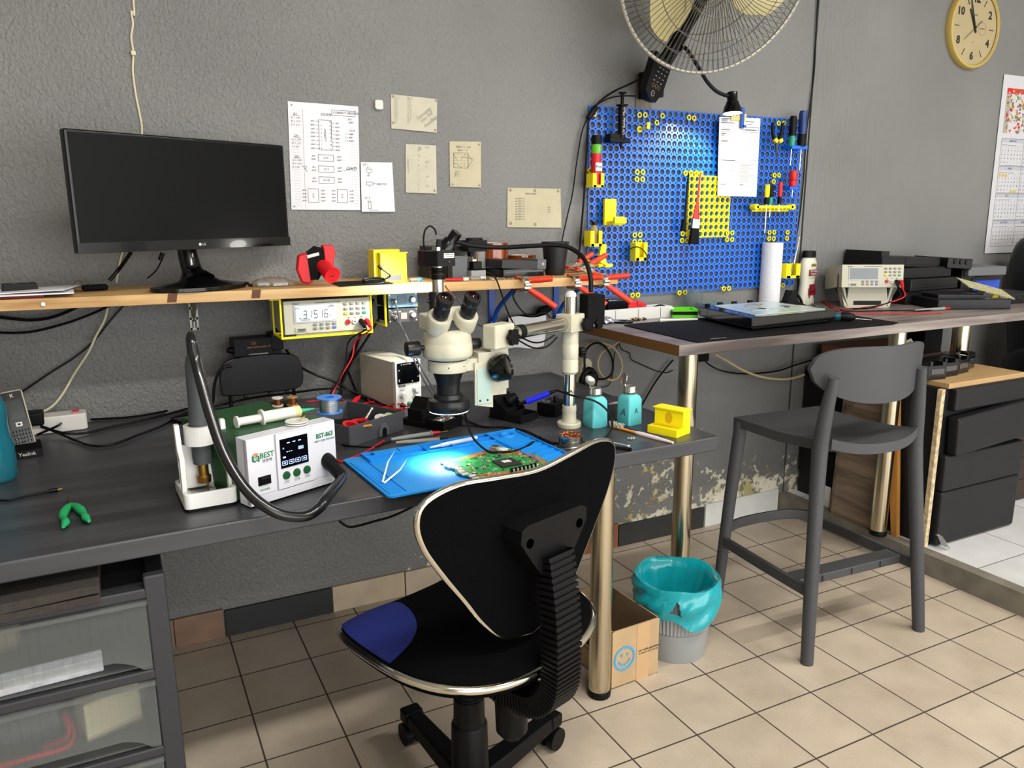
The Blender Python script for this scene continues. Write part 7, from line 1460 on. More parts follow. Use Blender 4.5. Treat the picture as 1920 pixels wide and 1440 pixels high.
# ------------------------------------------------------------------ wall fan
FC = Vector((1.745, 2.05, 2.035)); FN = Vector((-.235, -.891, -.388)).normalized()
fa = T('wall_fan', 'large black and beige wall fan in a wire guard above the pegboard', 'fan', tuple(FC))
a_, b_, _ = frame(FN); FM_ = Matrix(((a_.x, b_.x, FN.x, 0), (a_.y, b_.y, FN.y, 0), (a_.z, b_.z, FN.z, 0), (0, 0, 0, 1)))
WIRE = pm('guard_wire', '#8f8b80', .3, .9); BEI = pm('beige_blade', '#b3a877', .35)
R = .309
m = MB()
for side in (1, -1):
    for k in range(100):
        t_ = 2 * PI * k / 100; pts = []
        for q in range(7):
            u = q / 6; r = .062 + (R - .062) * u; tw = t_ + .35 * (1 - u) * side; pts.append((r * math.cos(tw), r * math.sin(tw), side * (.07 * (1 - u ** 2.6) ** .8 + .006)))
        m.tube(pts, .0011, n=4, k=1)
    for r in (.13, .205, .262):
        u = (r - .062) / (R - .062); m.tube([(r * math.cos(2 * PI * k / 64), r * math.sin(2 * PI * k / 64), side * (.07 * (1 - u ** 2.6) ** .8 + .006)) for k in range(65)], .0014, n=4, k=1)
m.xf(FM_); m.obj('wire_guard', WIRE, fa)
m = MB(); m.tube([(R * math.cos(2 * PI * k / 90), R * math.sin(2 * PI * k / 90), 0) for k in range(91)], .0065, n=8, k=1); m.xf(FM_); m.obj('guard_rim', pm('rim_grey', '#a8a598', .4, .5), fa)
m = MB(); m.lathe([(.0001, .082), (.05, .082), (.063, .074), (.063, .066), (.0001, .066)], n=40); m.xf(FM_); m.obj('guard_badge', DGREY, fa)
m = MB(); m.lathe([(.0001, .05), (.03, .048), (.042, .03), (.045, -.02), (.0001, -.02)], n=32); m.xf(FM_); m.obj('hub', BEI, fa)
base_ang = math.degrees(math.atan2(b_.dot(Vector((0, 0, -1))), a_.dot(Vector((0, 0, -1)))))
# direction of image-left in the guard's plane
left = math.atan2(b_.dot(Vector((-1, 0, 0))), a_.dot(Vector((-1, 0, 0)))); down = math.atan2(b_.dot(Vector((0, 0, -1))), a_.dot(Vector((0, 0, -1))))
sgn = 1 if (down - left + PI) % (2 * PI) - PI > 0 else -1
for k in range(3):
    c0_ = left + sgn * (math.radians(42) + k * 2 * PI / 3); m = MB()
    def bl(u, v, z=0.):
        r = .035 + (.258 - .035) * v; wd = .42 + .28 * math.sin(PI * min(1, v * 1.1)) ; sw = sgn * (.25 * v - .1)
        r2 = r - .06 * v * max(0, u - .5) * 1.0 - .03 * v * max(0, .3 - u); an = c0_ + (u - .5) * 2 * wd * .78 + sw
        return (r2 * math.cos(an), r2 * math.sin(an), .028 * (u - .5) * 2 * (1 - .35 * v) * -sgn + .012 * math.sin(PI * u) + z)
    m.grid(lambda u, v: bl(u, v, .0015), 14, 12); m.grid(lambda u, v: bl(u, v, -.0015), 14, 12)
    for e_ in range(4): m.grid(lambda u, v, e_=e_: bl(*[(u, 0), (u, 1), (0, u), (1, u)][e_], -.0015 + .003 * v), 14, 1)
    m.tube([Vector(bl(.25 + .5 * abs(math.sin(q / 12 * PI)) * .0 + .12 * math.cos(q / 12 * 2 * PI), .3 + .5 * q / 12)) + Vector((0, 0, .004)) for q in range(13)], .0025, n=5, k=1)
    m.xf(FM_); m.obj('blade', BEI, fa)
m = MB(); m.lathe([(.0001, -.06), (.045, -.06), (.06, -.075), (.062, -.14), (.045, -.17), (.0001, -.175)], n=32); m.xf(FM_); m.obj('motor', BLK, fa)
W0 = Vector((1.7563,2.427,1.7056))
m = MB(); m.prism([(-.035, -.045), (.035, -.05), (.035, .075), (-.035, .075)], -.004, 0, 'y'); m.xf(Matrix.Translation(W0 - FC)); m.obj('wall_plate', pm('dull_plate', '#5e574c', .45, .5), fa, bev=.002)
m = MB(); m.box((0, -.045, .035), (.05, .085, .09)); m.tube([(0, -.06, .06), (.02, -.11, .12), (.05, -.15, .2), (.11, -.17, .30)], [.03, .026, .024, .02], n=14, k=5); m.xf(Matrix.Translation(W0 - FC)); ar = m.obj('arm', BLK, fa, bev=.003)
m = MB(); t0 = FC + FN * -.12; p1 = W0 + Vector((.11, -.17, .30)); m.cyl(p1 - FC, t0 - FC, .022); m.obj('arm_joint', BLK, fa)
CB = Vector((1.681,2.26,1.7377)); m = MB(); m.prism([(-.046, .075), (.05, .062), (.044, -.03), (.02, -.072), (-.012, -.074), (-.048, -.052)], -.014, .014, 'y'); BMx = TR((0, -.0146, 0), (90, 0, 0))
random.seed(3)
for r_ in range(4):
    for c_ in range(3): m.box((-.012 + .02 * c_ + .004 * (3 - r_) - .008, -.0148, .035 - .015 * r_), (.008, .0008, .0025), 1)
for c_ in range(3): m.lathe([(.0055, -.0152), (.0065, -.0152), (.0065, -.0145)], (-.018 + .017 * c_, 0, -.025), ax='y', n=16, mat=2)
m.lathe([(.008, -.0152), (.0095, -.0152), (.0095, -.0145)], (-.008, 0, -.05), ax='y', n=18, mat=1); m.text('+', .012, BMx @ TR((-.008, -.05, .0004)), 1)
m.xf(Matrix.Translation(CB - FC) @ rotm((8, 14, 18))); m.obj('control_panel', [BLK, pm('panel_print', '#8c8c8c', .6), pm('copper_print', '#8a6a48', .6)], fa, bev=.003)
cable('fan_cable', 'black cable running from the fan bracket down the pegboard left side', [(1.6849,2.35,1.7509), (1.6761,2.4,1.7399), (1.6101,2.4,1.7112), (1.5561,2.4,1.6766), (1.5201,2.4,1.6364), (1.5081,2.4,1.587), (1.5036,2.4,1.4809), (1.4952,2.4,1.3368), (1.4842,2.4,1.2085), (1.473,2.4,1.0781)], .0036, BLK)
cable('lamp_cable', 'thinner black cable hanging from the inline switch down the wall', [(1.6904,2.38,1.6994), (1.6506,2.41,1.7008), (1.5953,2.41,1.6888), (1.5476,2.41,1.6634), (1.5201,2.41,1.6305), (1.493,2.41,1.5785), (1.473,2.41,1.4807), (1.4573,2.41,1.373), (1.4388,2.41,1.3006), (1.4202,2.41,1.2278), (1.4078,2.41,1.1729)], .0024, BLK)
m = MB(); a1, b1 = Vector((1.5413,2.4,1.6584)), Vector((1.5097,2.4,1.6185)); m.tube([a1, (a1 + b1) / 2, b1], [.009, .011, .009], n=10, k=3); tag(m.obj('inline_switch', BLK), 'black inline cord switch at the top left of the pegboard', 'switch')
cable('right_edge_cable', 'black cable running down the seam right of the pegboard', [(2.58, 2.42, 2.85), (2.57, 2.42, 2.3)] + [(2.5704,2.42,2.1316), (2.5735,2.42,1.9958), (2.5795,2.42,1.8575), (2.5718,2.42,1.7359), (2.5609,2.42,1.6125), (2.5631,2.42,1.4456), (2.5572,2.42,1.2964), (2.5477,2.42,1.21), (2.5431,2.42,1.1337)], .003, BLK)
wl = T('wall_lamp', 'black gooseneck lamp lit above the printed form, clamped by the fan', 'lamp', (1.7811,2.36,1.7992)); o_ = (1.7811,2.36,1.7992)
m = MB(); m.box((0, 0, 0), (.03, .04, .03)); m.obj('clamp_block', BLK, wl, bev=.002)
m = MB(); m.tube([W(p, o_) for p in [(1.7658,2.34,1.8002), (1.7914,2.31,1.8283), (1.8076,2.28,1.8484), (1.8148,2.26,1.8354), (1.852,2.24,1.7772), (1.8927,2.25,1.7436), (1.9347,2.25,1.7149), (1.9739,2.25,1.7032), (1.9982,2.25,1.7011)]], .0065, n=10, k=7); m.obj('gooseneck', RUB, wl)
m = MB(); hc2 = Vector(W((2.0099,2.25,1.7089), o_)); hd2 = Vector((-.05, -.14, -1)).normalized(); lamphead(m, hc2, hd2, 1.15); h2 = m.obj('lamp_head', BLKG, wl); bulb(hc2, hd2, h2, 1.15)
spot('wall_lamp_light', Vector(o_) + hc2 + hd2 * .075, (-.35, .62, -1), 9, 105, (.92, .96, 1))
# ------------------------------------------------------------------ things on the high counter
def hz(p, d=0.): return (p[0], p[1], HZ + d)
t = T('counter_power_strip', 'long white mains strip against the wall at the counter left end', 'power strip', hz((1.70, 2.375, 0)), 0)
m = MB(); m.prism([(-.20, 0), (.165, 0), (.165, .03), (.15, .042), (-.19, .042), (-.2, .03)], -.035, .035, 'y')
for k in range(3): m.box((-.1 + .1 * k, -.0355, .02), (.002, .001, .038), 1)
m.obj('housing', [pm('strip_white', '#d3d3cf', .4), GREY], t, bev=.004)
m = MB(); m.box((-.09, -.005, .055), (.1, .05, .042)); m.box((-.15, -.005, .06), (.05, .05, .05)); m.obj('black_adapters', BLKG, t, bev=.004)
m = MB(); m.box((-.015, -.005, .052), (.04, .035, .03)); m.tube([(.005, -.01, .055), (.03, -.012, .05), (.05, -.013, .044)], [.014, .01, .006], n=10, k=3); m.obj('red_plug', RED, t, bev=.005)
m = MB(); m.tube([W(p, hz((1.70, 2.375, 0))) for p in [(1.6855,2.35,0.9589), (1.7263,2.35,0.9487), (1.7668,2.35,0.9582), (1.8055,2.35,0.9659), (1.848,2.35,0.9536), (1.899,2.35,0.9345)]], .003, n=8, k=6); m.obj('plug_cord', BLK, t)
m = MB(); random.seed(2); m.grid(lambda u, v: (-.035 + .07 * u, -.03 + .06 * v, .003 + .016 * math.sin(PI * u) * math.sin(PI * v) + .006 * random.random()), 12, 10); tag(m.obj('foil_bag', pm('silver_foil', '#a8acb4', .25, .6), loc=hz((1.5446,2.3112,0.92), .001), recalc=False), 'crumpled silver anti-static bag at the counter left end', 'bag')
m = MB(); m.lathe([(.012, 0), (.034, 0), (.034, .007), (.012, .007), (.012, 0)], n=28); tag(m.obj('black_ring', BLK, loc=hz((1.6036,2.2946,0.92))), 'black ring shaped part between foil bag and metal bits', 'ring')
scatter('metal_bits', 'small brass and black metal bits in front of the white mains strip', 'bits', 24, (1.6835,2.3158,0.92)[0], (1.6835,2.3158,0.92)[1], HZ + .003, .025, .012, 0, .003, .008, .003, [BRASS, BLK, STEEL], 8)
mt = T('black_work_mat', 'large thin black work mat on the high counter under the open console', 'mat', hz((0, 0, 0)))
m = MB(); m.prism([(p[0], p[1]) for p in [(1.5586,2.2265,0.92), (1.5365,1.8333,0.92), (1.5412,1.8194,0.92), (2.3849,1.8043,0.92), (2.4343,1.8234,0.92), (2.4852,2.2606,0.92), (1.5901,2.2396,0.92)]], .0003, .003)
random.seed(4)
for k in range(12): m.box(((1.6168,1.8478,0.92)[0] + .005 * k, (1.6168,1.8478,0.92)[1] - .0004 * k, .0032), (.003, .004, .0004), 1)
m.obj('mat_sheet', [BLKM, WHT], mt, bev=.0005)
gc = T('open_console', 'glossy black game console shell opened to show its white shield plate', 'game console', hz((2.035, 2.075, 0), .0035), 2)
m = MB(); ol2 = [(-.215, -.17), (.19, -.165), (.205, -.15), (.20, .16), (-.13, .165), (-.15, .15)]
m.prism([(x * .9, y * .9) for x, y in ol2], .0, .012); n0 = m.n(); m.prism(ol2, .012, .046)
m.obj('shell', pm('gloss_navy_black', '#06070c', .12, coat=.5), gc, bev=.004, seg=3)
PLT = pm('pale_shield_plate', '#c9dad8', .3, .5)
m = MB(); m.prism([(-.17, -.14), (.165, -.14), (.175, .13), (-.09, .14), (-.11, .10)], .046, .0485); m.box((.02, .0, .0495), (.14, .09, .002), 0, (0, 0, 12)); m.box((-.06, -.04, .0495), (.08, .04, .002)); m.box((.09, -.03, .051), (.02, .03, .003), 1, (0, 0, 20)); m.obj('shield_plate', [PLT, GREY], gc, bev=.001)
m = MB(); m.tube([(-.05, .03, .051), (-.01, .05, .056), (.04, .04, .052), (.07, .06, .052)], .0018, n=6); m.obj('wires', pm('yellow_brown_wire', '#8a6a2a', .5), gc)
m = MB()
for x, y, r_ in ((-.165, .02, 70), (-.12, .14, 20), (.02, .15, 0), (.1, .15, 0), (-.05, .15, 0)): m.box((x, y, .05), (.02, .01, .01), 0, (0, 0, r_))
m.obj('shell_tabs', BLK, gc)
for x in (.10, .115, .125): MB().box((x, -.168, .024), (.006, .001, .002)).obj('port', GREY, gc)
m = MB(); m.cyl((0, 0, .006), (.11, -.02, .006), .005, .0035, n=12); m.cyl((-.03, .006, .006), (0, 0, .006), .007, .005, n=12); tag(m.obj('white_tool', WHT, loc=hz((1.7408,2.2194,0.92), .003), rot=(0, 0, -6)), 'white plastic pry tool lying on the black work mat', 'tool')
gt = T('green_tray', 'lime green square tray with a black band left of the open console', 'tray', hz((1.9,2.3346,0.92)), -28)
m = MB(); LG = pm('lime_tray', '#5fd010', .4); w2 = .085
for sx, sy in ((0, -1), (0, 1), (-1, 0), (1, 0)):
    d = (w2, .006) if sx == 0 else (.006, w2)
    m.box((sx * w2 / 2, sy * w2 / 2, .015), (d[0] + .004, d[1], .03)); m.box((sx * (w2 / 2 + .001), sy * (w2 / 2 + .001), .017), (d[0] + .006, d[1], .012), 1)
m.box((0, 0, .002), (w2, w2, .004)); m.obj('tray_body', [LG, BLK], gt)
t = T('clear_cup', 'clear plastic cup standing behind the green tray', 'cup', hz((1.9872,2.3786,0.92))); m = MB(); m.lathe([(.0001, .001), (.031, .001), (.034, .05), (.0345, .052), (.036, .095), (.0345, .095), (.033, .052), (.03, .004), (.0001, .004)], n=30); m.obj('cup_body', pm('thin_clear', '#dfe6e8', .08, trans=.95, ior=1.05), t)
t = T('parts_box', 'small clear teal parts box full of screws behind the console', 'box', hz((2.095,2.3963,0.92)), 6); m = MB(); m.box((0, 0, .018), (.12, .07, .036)); m.obj('lid', pm('teal_clear', '#9cc4c4', .15, trans=.75, ior=1.1), t, bev=.003)
scatter('box_screws', 'mixed screws inside the clear teal parts box', 'screws', 60, (2.095,2.3963,0.92)[0], (2.095,2.3963,0.92)[1], HZ + .006, .045, .025, .1, .003, .006, .002, [STEEL, BLK], 15)
t = T('lidded_jar', 'clear lidded jar with a paper label left of the red stand', 'jar', hz((2.2206,2.4703,0.92))); m = MB(); m.lathe([(.0001, .001), (.034, .001), (.036, .006), (.036, .075), (.0001, .075)], n=30); m.box((.012, -.0355, .03), (.03, .003, .03), 1); m.obj('jar_body', [pm('pale_teal_clear', '#b4d2d4', .2, trans=.7, ior=1.1), pm('beige_label', '#c0b59a', .6)], t); m = MB(); m.lathe([(.037, .075), (.037, .094), (.0001, .096)], n=28); m.obj('jar_lid', pm('cloudy_lid', '#b9c2c8', .3, trans=.3), t)
rs = T('red_stand', 'red printed step shaped stand with an oval hole on the high counter', 'stand', hz((2.3055,2.4446,0.92)), -8); stepstand(rs, pm('bright_red_print', '#e01010', .45), pm('deep_red', '#8a0808', .6))
t = T('paper_towel_roll', 'white embossed paper towel roll standing before the pegboard right edge', 'paper roll', hz((2.3791,2.3823,0.92)), 10); m = MB(); m.lathe([(.018, 0), (.041, 0), (.041, .262), (.018, .262)], n=40); m.obj('paper', pm('embossed_paper', '#d9dbe0', .85, bump=.9, bscale=130), t, recalc=False); m = MB(); m.lathe([(.019, .0), (.019, .264), (.0175, .264)], n=24); m.obj('core', CARD, t)
lc = T('cream_bottle', 'white leather cream bottle with dark cap behind the counter mat', 'bottle', hz((2.5973,2.393,0.92)), 8)
m = MB(); lv = [(0, .040), (.004, .044), (.05, .043), (.09, .038), (.13, .043), (.175, .043), (.19, .036), (.198, .030)]; k = 32
m.add([((h_ * math.cos(2 * PI * j / k)), h_ * .62 * math.sin(2 * PI * j / k), z) for z, h_ in lv for j in range(k)], [(i * k + j, i * k + (j + 1) % k, (i + 1) * k + (j + 1) % k, (i + 1) * k + j) for i in range(len(lv) - 1) for j in range(k)] + [tuple(range(k))])
LM_ = TR((0, -.0285, 0), (90, 0, 0)); m.box((0, -.0268, .135), (.05, .002, .026), 1); m.text('LEATHER', .0125, LM_ @ TR((0, .141, .0)), 3); m.text('CREAM', .0125, LM_ @ TR((0, .129, 0)), 3); m.box((0, -.0262, .166), (.03, .001, .012), 2); m.text('Shield', .009, LM_ @ TR((0, .166, 0)), 4); m.text('nourishes and protects', .0045, LM_ @ TR((0, .114, 0)), 4)
for x, z, w_, h_ in ((0, .07, .034, .035), (0, .05, .042, .018), (-.018, .058, .008, .028), (.018, .058, .008, .028), (-.016, .036, .004, .012), (.016, .036, .004, .012)): m.box((x, -.0275, z), (w_, .002, h_), 1)
m.obj('flask', [pm('cream_bottle_plastic', '#cdcabb', .35), pm('dark_red_print', '#7a1620', .5), pm('olive_logo', '#8a8a2a', .5), WHT, INK], lc)
m = MB(); m.lathe([(.0001, .225), (.030, .224), (.033, .218), (.033, .197), (.0001, .197)], n=28, sy=.72); m.obj('cap', BLK, lc)
m = MB(); m.prism([(-.06, 0), (.06, 0), (.07, .012), (.03, .03), (.01, .07), (-.005, .075), (-.02, .03), (-.06, .016)], -.025, .02, 'y'); m.tube([(.02, 0, .07), (.05, -.005, .04), (.065, -.01, .005)], .006, n=8); tag(m.obj('black_holster', BLK, loc=hz((2.4348,2.3301,0.92)), rot=(0, 0, -6), bev=.004), 'black plastic holder bracket between the paper roll and leather cream', 'holder')
sd = T('electric_screwdriver', 'grey pen shaped electric screwdriver lying behind the console', 'electric screwdriver', hz((2.215,2.0403,0.92), .018)); d = Vector((2.3215,1.9167,0.92)) - Vector((2.215,2.0403,0.92)); dn = d.normalized(); q = Matrix.Rotation(math.atan2(dn.y, dn.x), 4, 'Z'); L_ = d.length
m = MB(); m.lathe([(.0001, -.02), (.014, -.018), (.0155, 0), (.0155, L_ * .62), (.0001, L_ * .62)], ax='x', n=24); m.xf(q); m.obj('grip', pm('slate_grey_grip', '#3b444c', .45), sd)
m = MB(); m.lathe([(.016, L_ * .6), (.016, L_ * .74), (.0001, L_ * .74)], ax='x', n=24); m.xf(q); m.obj('collar', pm('dark_teal_collar', '#1c4a5a', .35), sd)
m = MB(); m.lathe([(.0165, L_ * .74), (.017, L_ * .9), (.011, L_ * 1.0), (.005, L_ * 1.04), (.0001, L_ * 1.04)], ax='x', n=24); m.xf(q); m.obj('chuck', BLK, sd)
m = MB(); m.lathe([(.0001, L_ * 1.04), (.003, L_ * 1.04), (.0025, L_ * 1.2), (.001, L_ * 1.36), (.0001, L_ * 1.36)], ax='x', n=10); m.xf(q @ rotm((0, 2, 0))); m.obj('bit', STEEL, sd)
m = MB(); m.box((0, 0, .004), (.10, .012, .006)); tag(m.obj('metal_ruler', STEEL, loc=hz((2.2923,2.1544,0.92), .0), rot=(0, 0, -4)), 'short metal bar lying behind the electric screwdriver', 'ruler')
m2 = T('counter_multimeter', 'cream bench multimeter switched off on a tilted stand on the counter', 'multimeter', hz((2.71, 2.165, 0), .088), rot=(-8, 0, -30))
multimeter(m2, pm('grey_lcd_off', '#6a7072', .12), False)
m = MB(); m.prism([(-.085, -.085), (.085, -.085), (.075, .0), (-.075, .0)], .04, .055, 'y'); m.prism([(-.055, -.072), (.055, -.072), (.055, -.055), (-.055, -.055)], .0385, .0405, 'y', 1)
for s in (-1, 1): m.prism([(s * .12, .0), (s * .12, .05), (s * .09, -.08), (s * .075, -.08), (s * .09, 0)], .04, .08, 'y')
m.obj('tilt_stand', [pm('meter_cream', '#b0ad9b', .45), BLK], m2, bev=.003)
P0 = Vector((2.71, 2.165, HZ + .088)); RM = rotm((-8, 0, -30))
for nm, dx, mt_, pts in (('red', .1095, RED, [(2.626,2.053,0.95), (2.6697,2.1721,0.925), (2.5243,2.151,0.925), (2.6127,2.2677,0.925), (2.7095,2.3956,0.925), (2.7776,2.4804,0.925), (2.6551,2.3328,0.925), (2.4968,2.1271,0.925), (2.5043,2.0471,0.925), (2.6051,2.0101,0.925), (2.6605,1.9608,0.925), (2.753,1.9283,0.925), (2.7781,1.8959,0.925)]), ('black', .0935, BLK, [(2.5854,2.0438,0.945), (2.6124,2.1625,0.925), (2.5252,2.1905,0.925), (2.5271,2.2724,0.925), (2.6643,2.4209,0.925), (2.8161,2.5364,0.925), (2.7259,2.4104,0.925), (2.5434,2.1804,0.925), (2.5412,2.1025,0.925), (2.7125,2.0467,0.925), (2.7688,1.9959,0.925), (2.8869,1.9899,0.925)])):
    t = T('counter_test_lead', '%s test lead winding from the counter multimeter across the wood' % nm, 'test lead', tuple(P0 + RM @ Vector((dx, -.012, .02))), group='counter multimeter leads')
    b = t.location; m = MB(); e = RM @ Vector((-.012, -.045, -.03)); m.tube([(0, 0, 0), e * .5, e], [.008, .0065, .0045], n=10, k=3); m.obj('plug', mt_, t)
    m = MB(); m.tube([e, e + Vector((-.03, -.03, -.03))] + [W(p, tuple(b)) for p in pts], .0024, n=7, k=6); m.obj('wire', mt_, t)
probe('counter_probe', 'grey probe with red collar lying beside the dismantled consoles', (2.7602,2.0013,0.927), (2.9782,1.9812,0.927), RED, 'counter probes')
# pile of dismantled consoles
BC_ = pm('console_black', '#0c0d10', .4, bump=.1, bscale=300, spec=.35); BCR = pm('console_ribbed', '#0a0b0e', .5, bump=1., bscale=120, stretch=(.02, .02, 1))
def block(name, label, cat, loc, d, mt_, rot=(0, 0, 0), bev=.004, extra=None, mats=None):
    m = MB(); m.box((0, 0, d[2] / 2), d)
    if extra: extra(m)
    return tag(m.obj(name, mats or mt_, loc=loc, rot=rot, bev=bev), label, cat)
X1 = (3.1075,2.32,0.8896)[0]
block('console_shell', 'black ribbed console lowest in the pile behind the counter multimeter', 'game console', (3.12, 2.285, HZ), (.34, .24, .055), BCR, (0, 0, -4))
block('console_shell', 'black console second from bottom of the pile behind the multimeter', 'game console', (3.10, 2.29, HZ + .056), (.33, .24, .05), BCR, (0, 0, 3))
block('console_shell', 'black console third in the pile behind the multimeter', 'game console', (3.06, 2.30, HZ + .107), (.34, .22, .045), BC_, (0, 0, -2))
block('console_shell', 'long black console lid with a raised end topping the pile', 'game console', (3.00, 2.31, HZ + .155), (.34, .2, .04), BC_, (0, 2.5, -3), extra=lambda m: (m.box((-.15, 0, .046), (.045, .19, .03)), m.box((.07, -.1005, .02), (.2, .002, .02)), m.box((-.02, -.101, .022), (.03, .002, .03))))
block('console_shell', 'black slotted console frame resting on the right of the pile', 'game console', (3.265, 2.26, HZ + .14), (.13, .2, .045), BC_, (0, 4, -12), extra=lambda m: [m.box((.03 * k - .03, -.1, .03), (.012, .01, .02)) for k in range(3)])
block('console_shell', 'tall black console standing right of the ribbed pile', 'game console', (3.345, 2.285, HZ), (.08, .22, .135), BC_, (0, 0, -6), extra=lambda m: [m.box((.03, -.112, .03 + .028 * k), (.02, .006, .016)) for k in range(4)])
block('console_shell', 'flat glossy black console base in front of the pile', 'game console', (3.075, 2.03, HZ), (.30, .19, .04), BC_, (0, 0, -24), extra=lambda m: m.box((-.02, .02, .045), (.2, .12, .02)))
block('grey_console', 'grey game console lying on the blue faced box at the right', 'game console', (3.43, 2.27, HZ + .105), (.22, .26, .04), pm('console_grey', '#5c5e61', .5), (0, 0, -8), bev=.006)
block('blue_faced_box', 'black box with a bright blue front face under the grey console', 'box', (3.46, 2.28, HZ), (.24, .2, .1), BC_, (0, 0, -6), extra=lambda m: m.box((.0, -.101, .055), (.2, .004, .055), 1), mats=[BC_, pm('bright_blue_face', '#1f48b8', .4)])
block('optical_drive', 'black slotted drive lying at the far right of the counter', 'drive', (3.40, 2.06, HZ), (.22, .15, .045), BC_, (0, 0, -6), extra=lambda m: [m.box((-.08 + .04 * k, -.076, .025), (.02, .004, .02), k % 2) for k in range(5)], mats=[BC_, DGREY])
pp = T('psu_board', 'pale circuit board with metal cans tilted over the flat console base', 'circuit board', (3.16, 1.985, HZ + .075), rot=(20, 14, -18))
m = MB(); m.box((0, 0, 0), (.22, .09, .003)); m.obj('board', pm('pale_board', '#a5a078', .5, var=.4, vscale=160), pp)
for x, w_, mt_ in ((-.005, .04, STEEL), (.03, .025, pm('yellow_coil', '#b8a02a', .5)), (.065, .04, STEEL)): m = MB(); m.box((x, -.02, -.02), (w_, .04, .034)); m.obj('can', mt_, pp, bev=.002)
# leather armchair beyond the counter
lch = T('leather_armchair', 'black leather recliner beyond the right end of the counter', 'armchair', (4.09, 2.17, .078), 0)
LEA = pm('black_leather', '#0b0c10', .38, bump=.15, bscale=220)
def cushion(parent, nm, c, d, rot=(0, 0, 0), p=3.2):
    m = MB(); nu, nv = 30, 20
    def sp(u, v):
        a, b = (u - .5) * 2 * PI, (v - .5) * PI; f = lambda x: math.copysign(abs(x) ** (2 / p), x)
        return (d[0] / 2 * f(math.cos(b)) * f(math.cos(a)), d[1] / 2 * f(math.cos(b)) * f(math.sin(a)), d[2] / 2 * f(math.sin(b)))
    m.grid(sp, nu, nv); m.xf(TR(c, rot)); return m.obj(nm, LEA, parent, ang=80)
for x, nm in ((-.19, 'back_bolster'), (.02, 'back_cushion'), (.23, 'back_bolster')): cushion(lch, nm, (x, .0, .66), (.24, .22, .92), (-9, 0, 0))
cushion(lch, 'headrest', (.02, -.03, 1.0), (.52, .2, .26), (-9, 0, 0)); cushion(lch, 'seat', (.02, -.36, .40), (.54, .62, .2)); cushion(lch, 'lower_body', (.02, -.2, .2), (.72, .8, .36))
for s in (-.32, .36): cushion(lch, 'armrest', (s, -.3, .46), (.16, .74, .34))
# ------------------------------------------------------------------ under the counter
block('low_cabinet', 'plain black cabinet against the wall under the high counter', 'cabinet', (2.97, 2.268, .079), (.64, .28, .57), BKC, bev=.004)
block('brown_carton', 'flat brown carton lying on the black cabinet under the counter', 'carton', (2.87, 2.26, .650), (.38, .2, .10), pm('orange_brown_card', '#7a5230', .7), (0, 0, -3))
m = MB()
for k in range(4): m.tube([(.05 * math.cos(a + k) * (1 - .1 * k), .03 * math.sin(a * 1.1 + k), .006 + .02 * abs(math.sin(a * .6 + k))) for a in [i * .55 for i in range(13)]], .0045, n=7, k=3)
tag(m.obj('cable_bundle', BLK, loc=(2.84, 2.143, .65)), 'bundle of black cables in front of the brown carton', 'cable')
for i, (lab, x, yb, yt, w_, h_) in enumerate((('wide brown wood-look laminate board leaning under the counter', 2.045, 2.556, 2.596, .19, .50), ('second brown laminate board leaning behind the first', 2.06, 2.571, 2.600, .20, .54))):
    m = MB(); m.prism([(yb, .0), (yb + .010, .0), (yt + .010, h_), (yt, h_)], -w_ / 2, w_ / 2, 'y'); o = tag(m.obj('laminate_board', LAMI3, loc=(0, x, .079)), lab, 'board', 'leaning laminate boards')
LAMI3_ = 0
m = MB(); m.prism([(1.93, .0), (1.955, .0), (2.03, .54), (1.985, .54)], -.009, .009, 'x'); tag(m.obj('pine_offcut', pm('orange_pine', '#a87434', .55, var=.15, vscale=25, stretch=(1, 1, .1)), loc=(2.593, -.08, .079)), 'orange pine offcut leaning between counter leg and black chest', 'board')
block('dark_panel', 'tall black panel standing against the wall under the counter', 'panel', (2.632, 2.2, .079), (.02, .16, .58), BLKM, bev=.001)
block('counter_adapter', 'small black adapter box fixed under the counter behind its front leg', 'adapter', (1.70, 2.02, .8205), (.07, .07, .066), BLKM, (0, 0, -5))
cable('counter_cream_cable', 'cream cable sagging under the high counter with a taped joint', [(1.946,2.2,0.7925), (2.1582,2.36,0.7194), (2.2455,2.36,0.6743), (2.3493,2.36,0.6376), (2.4701,2.36,0.6166), (2.5615,2.36,0.6215), (2.6534,2.36,0.6429), (2.7135,2.36,0.6772), (2.7499,2.36,0.6975)], .005, pm('beige_flex', '#b7a47c', .5))
m = MB(); a1, b1 = Vector((2.5859,2.36,0.626)), Vector((2.6349,2.36,0.6376)); m.cyl(a1, b1, .0065); tag(m.obj('tape_joint', BLK), 'black tape wrapped round the sagging cream cable', 'tape')
cable('counter_black_cable', 'black cable sagging along the wall beneath the high counter', [(1.9767,2.3,0.7743), (2.0665,2.38,0.7199), (2.1371,2.38,0.6831), (2.2224,2.38,0.6619), (2.3383,2.38,0.6508), (2.457,2.38,0.6509), (2.5472,2.38,0.6655), (2.6397,2.38,0.6781), (2.7504,2.38,0.6919)], .0035, BLK)
gx = .70
CART = pm('gloss_cartridge', '#0c0d10', .15, coat=.3)
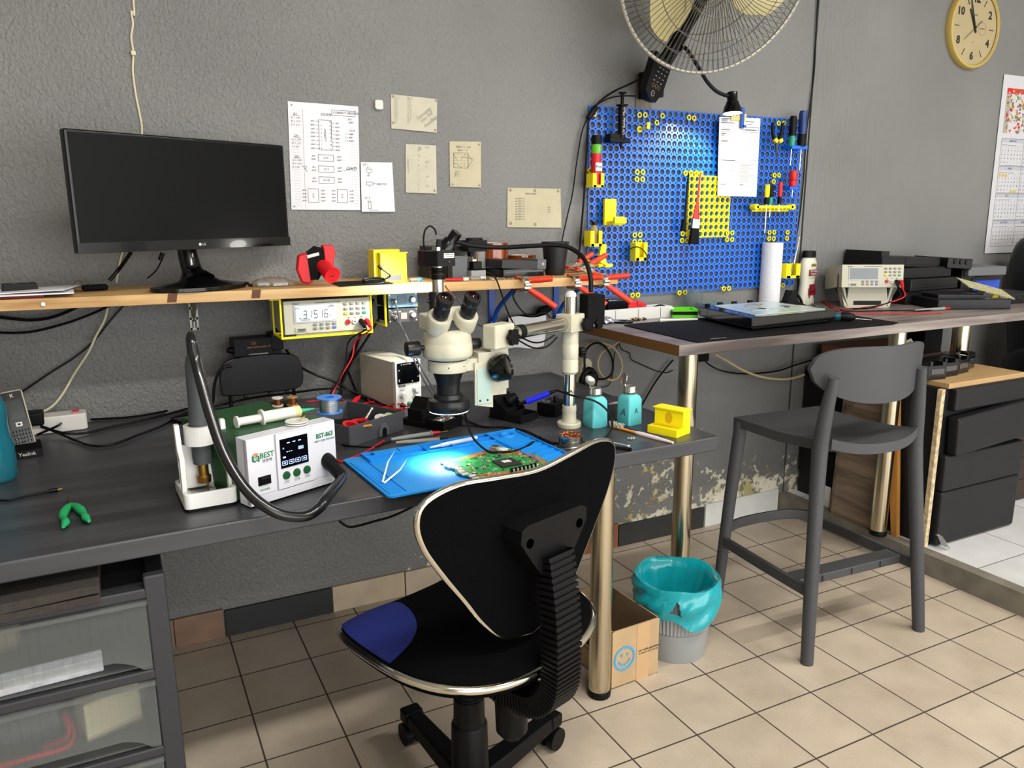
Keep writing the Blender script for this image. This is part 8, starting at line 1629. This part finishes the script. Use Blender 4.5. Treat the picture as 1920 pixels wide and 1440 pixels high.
for i, (x, y, l) in enumerate(((2.66, 1.86, 'glossy black printer part at the front left of the chest top'), (2.75, 1.875, 'glossy black printer part second from left on the chest'), (2.84, 1.89, 'glossy black printer part third from left on the chest'), (2.94, 1.93, 'glossy black printer part at the right end of the row'))):
    m = MB(); m.box((0, 0, .026), (.085, .11, .052)); m.box((-.025, -.045, .058), (.012, .012, .02)); m.box((.03, -.03, .056), (.016, .05, .016)); m.box((0, -.056, .03), (.06, .003, .02), 1); tag(m.obj('printer_part', [CART, pm('clear_edge', '#3a3c40', .1, coat=1.)], loc=(x, y, gx), rot=(0, 0, 8 * (i - 1)), bev=.004), l, 'printer part', 'printer parts on the chest')
block('brown_wallet', 'brown black box behind the glossy printer parts', 'box', (2.80, 1.995, gx), (.2, .08, .06), pm('dark_brown_box', '#2c2019', .5), (0, 0, 4))
gk = T('beige_grille', 'beige perforated grille part leaning behind the bar stool backrest', 'grille', (2.78, 2.05, gx + .045), rot=(55, -12, 0)); m = MB(); m.box((0, 0, .0), (.17, .09, .008)); 
for a in range(12):
    for b in range(5): m.box((-.07 + .0127 * a, -.03 + .015 * b, .0045), (.008, .009, .002), 1)
m.obj('grille_panel', [CREAM, pm('dark_slots', '#3a382e', .7)], gk, bev=.001)
block('black_speaker', 'black box behind the beige grille under the counter', 'box', (3.18, 2.25, .65), (.12, .1, .2), BLKM)
block('brown_cabinet', 'dark brown wooden cabinet right of the black chest', 'cabinet', (3.42, 1.95, .079), (.5, .14, .3), DKWOOD, extra=lambda m: [m.box((0, -.071, .1 * k + .05), (.49, .004, .09)) for k in range(3)])
m = MB(); random.seed(7); m.grid(lambda u, v: (-.05 + .10 * u, .0 + .03 * v, .002 + .05 * v * (.6 + .4 * math.sin(u * 5)) + .006 * random.random()), 12, 5); tag(m.obj('torn_paper', PAPER, loc=(2.66, 1.73, .08), recalc=False, rot=(0, 0, 88)), 'torn white paper curling at the foot of the black chest', 'paper')
block('white_scrap', 'small white card scrap standing by the laminate boards', 'card', (2.60, 2.2, .081), (.004, .03, .09), WHT, bev=.0005)
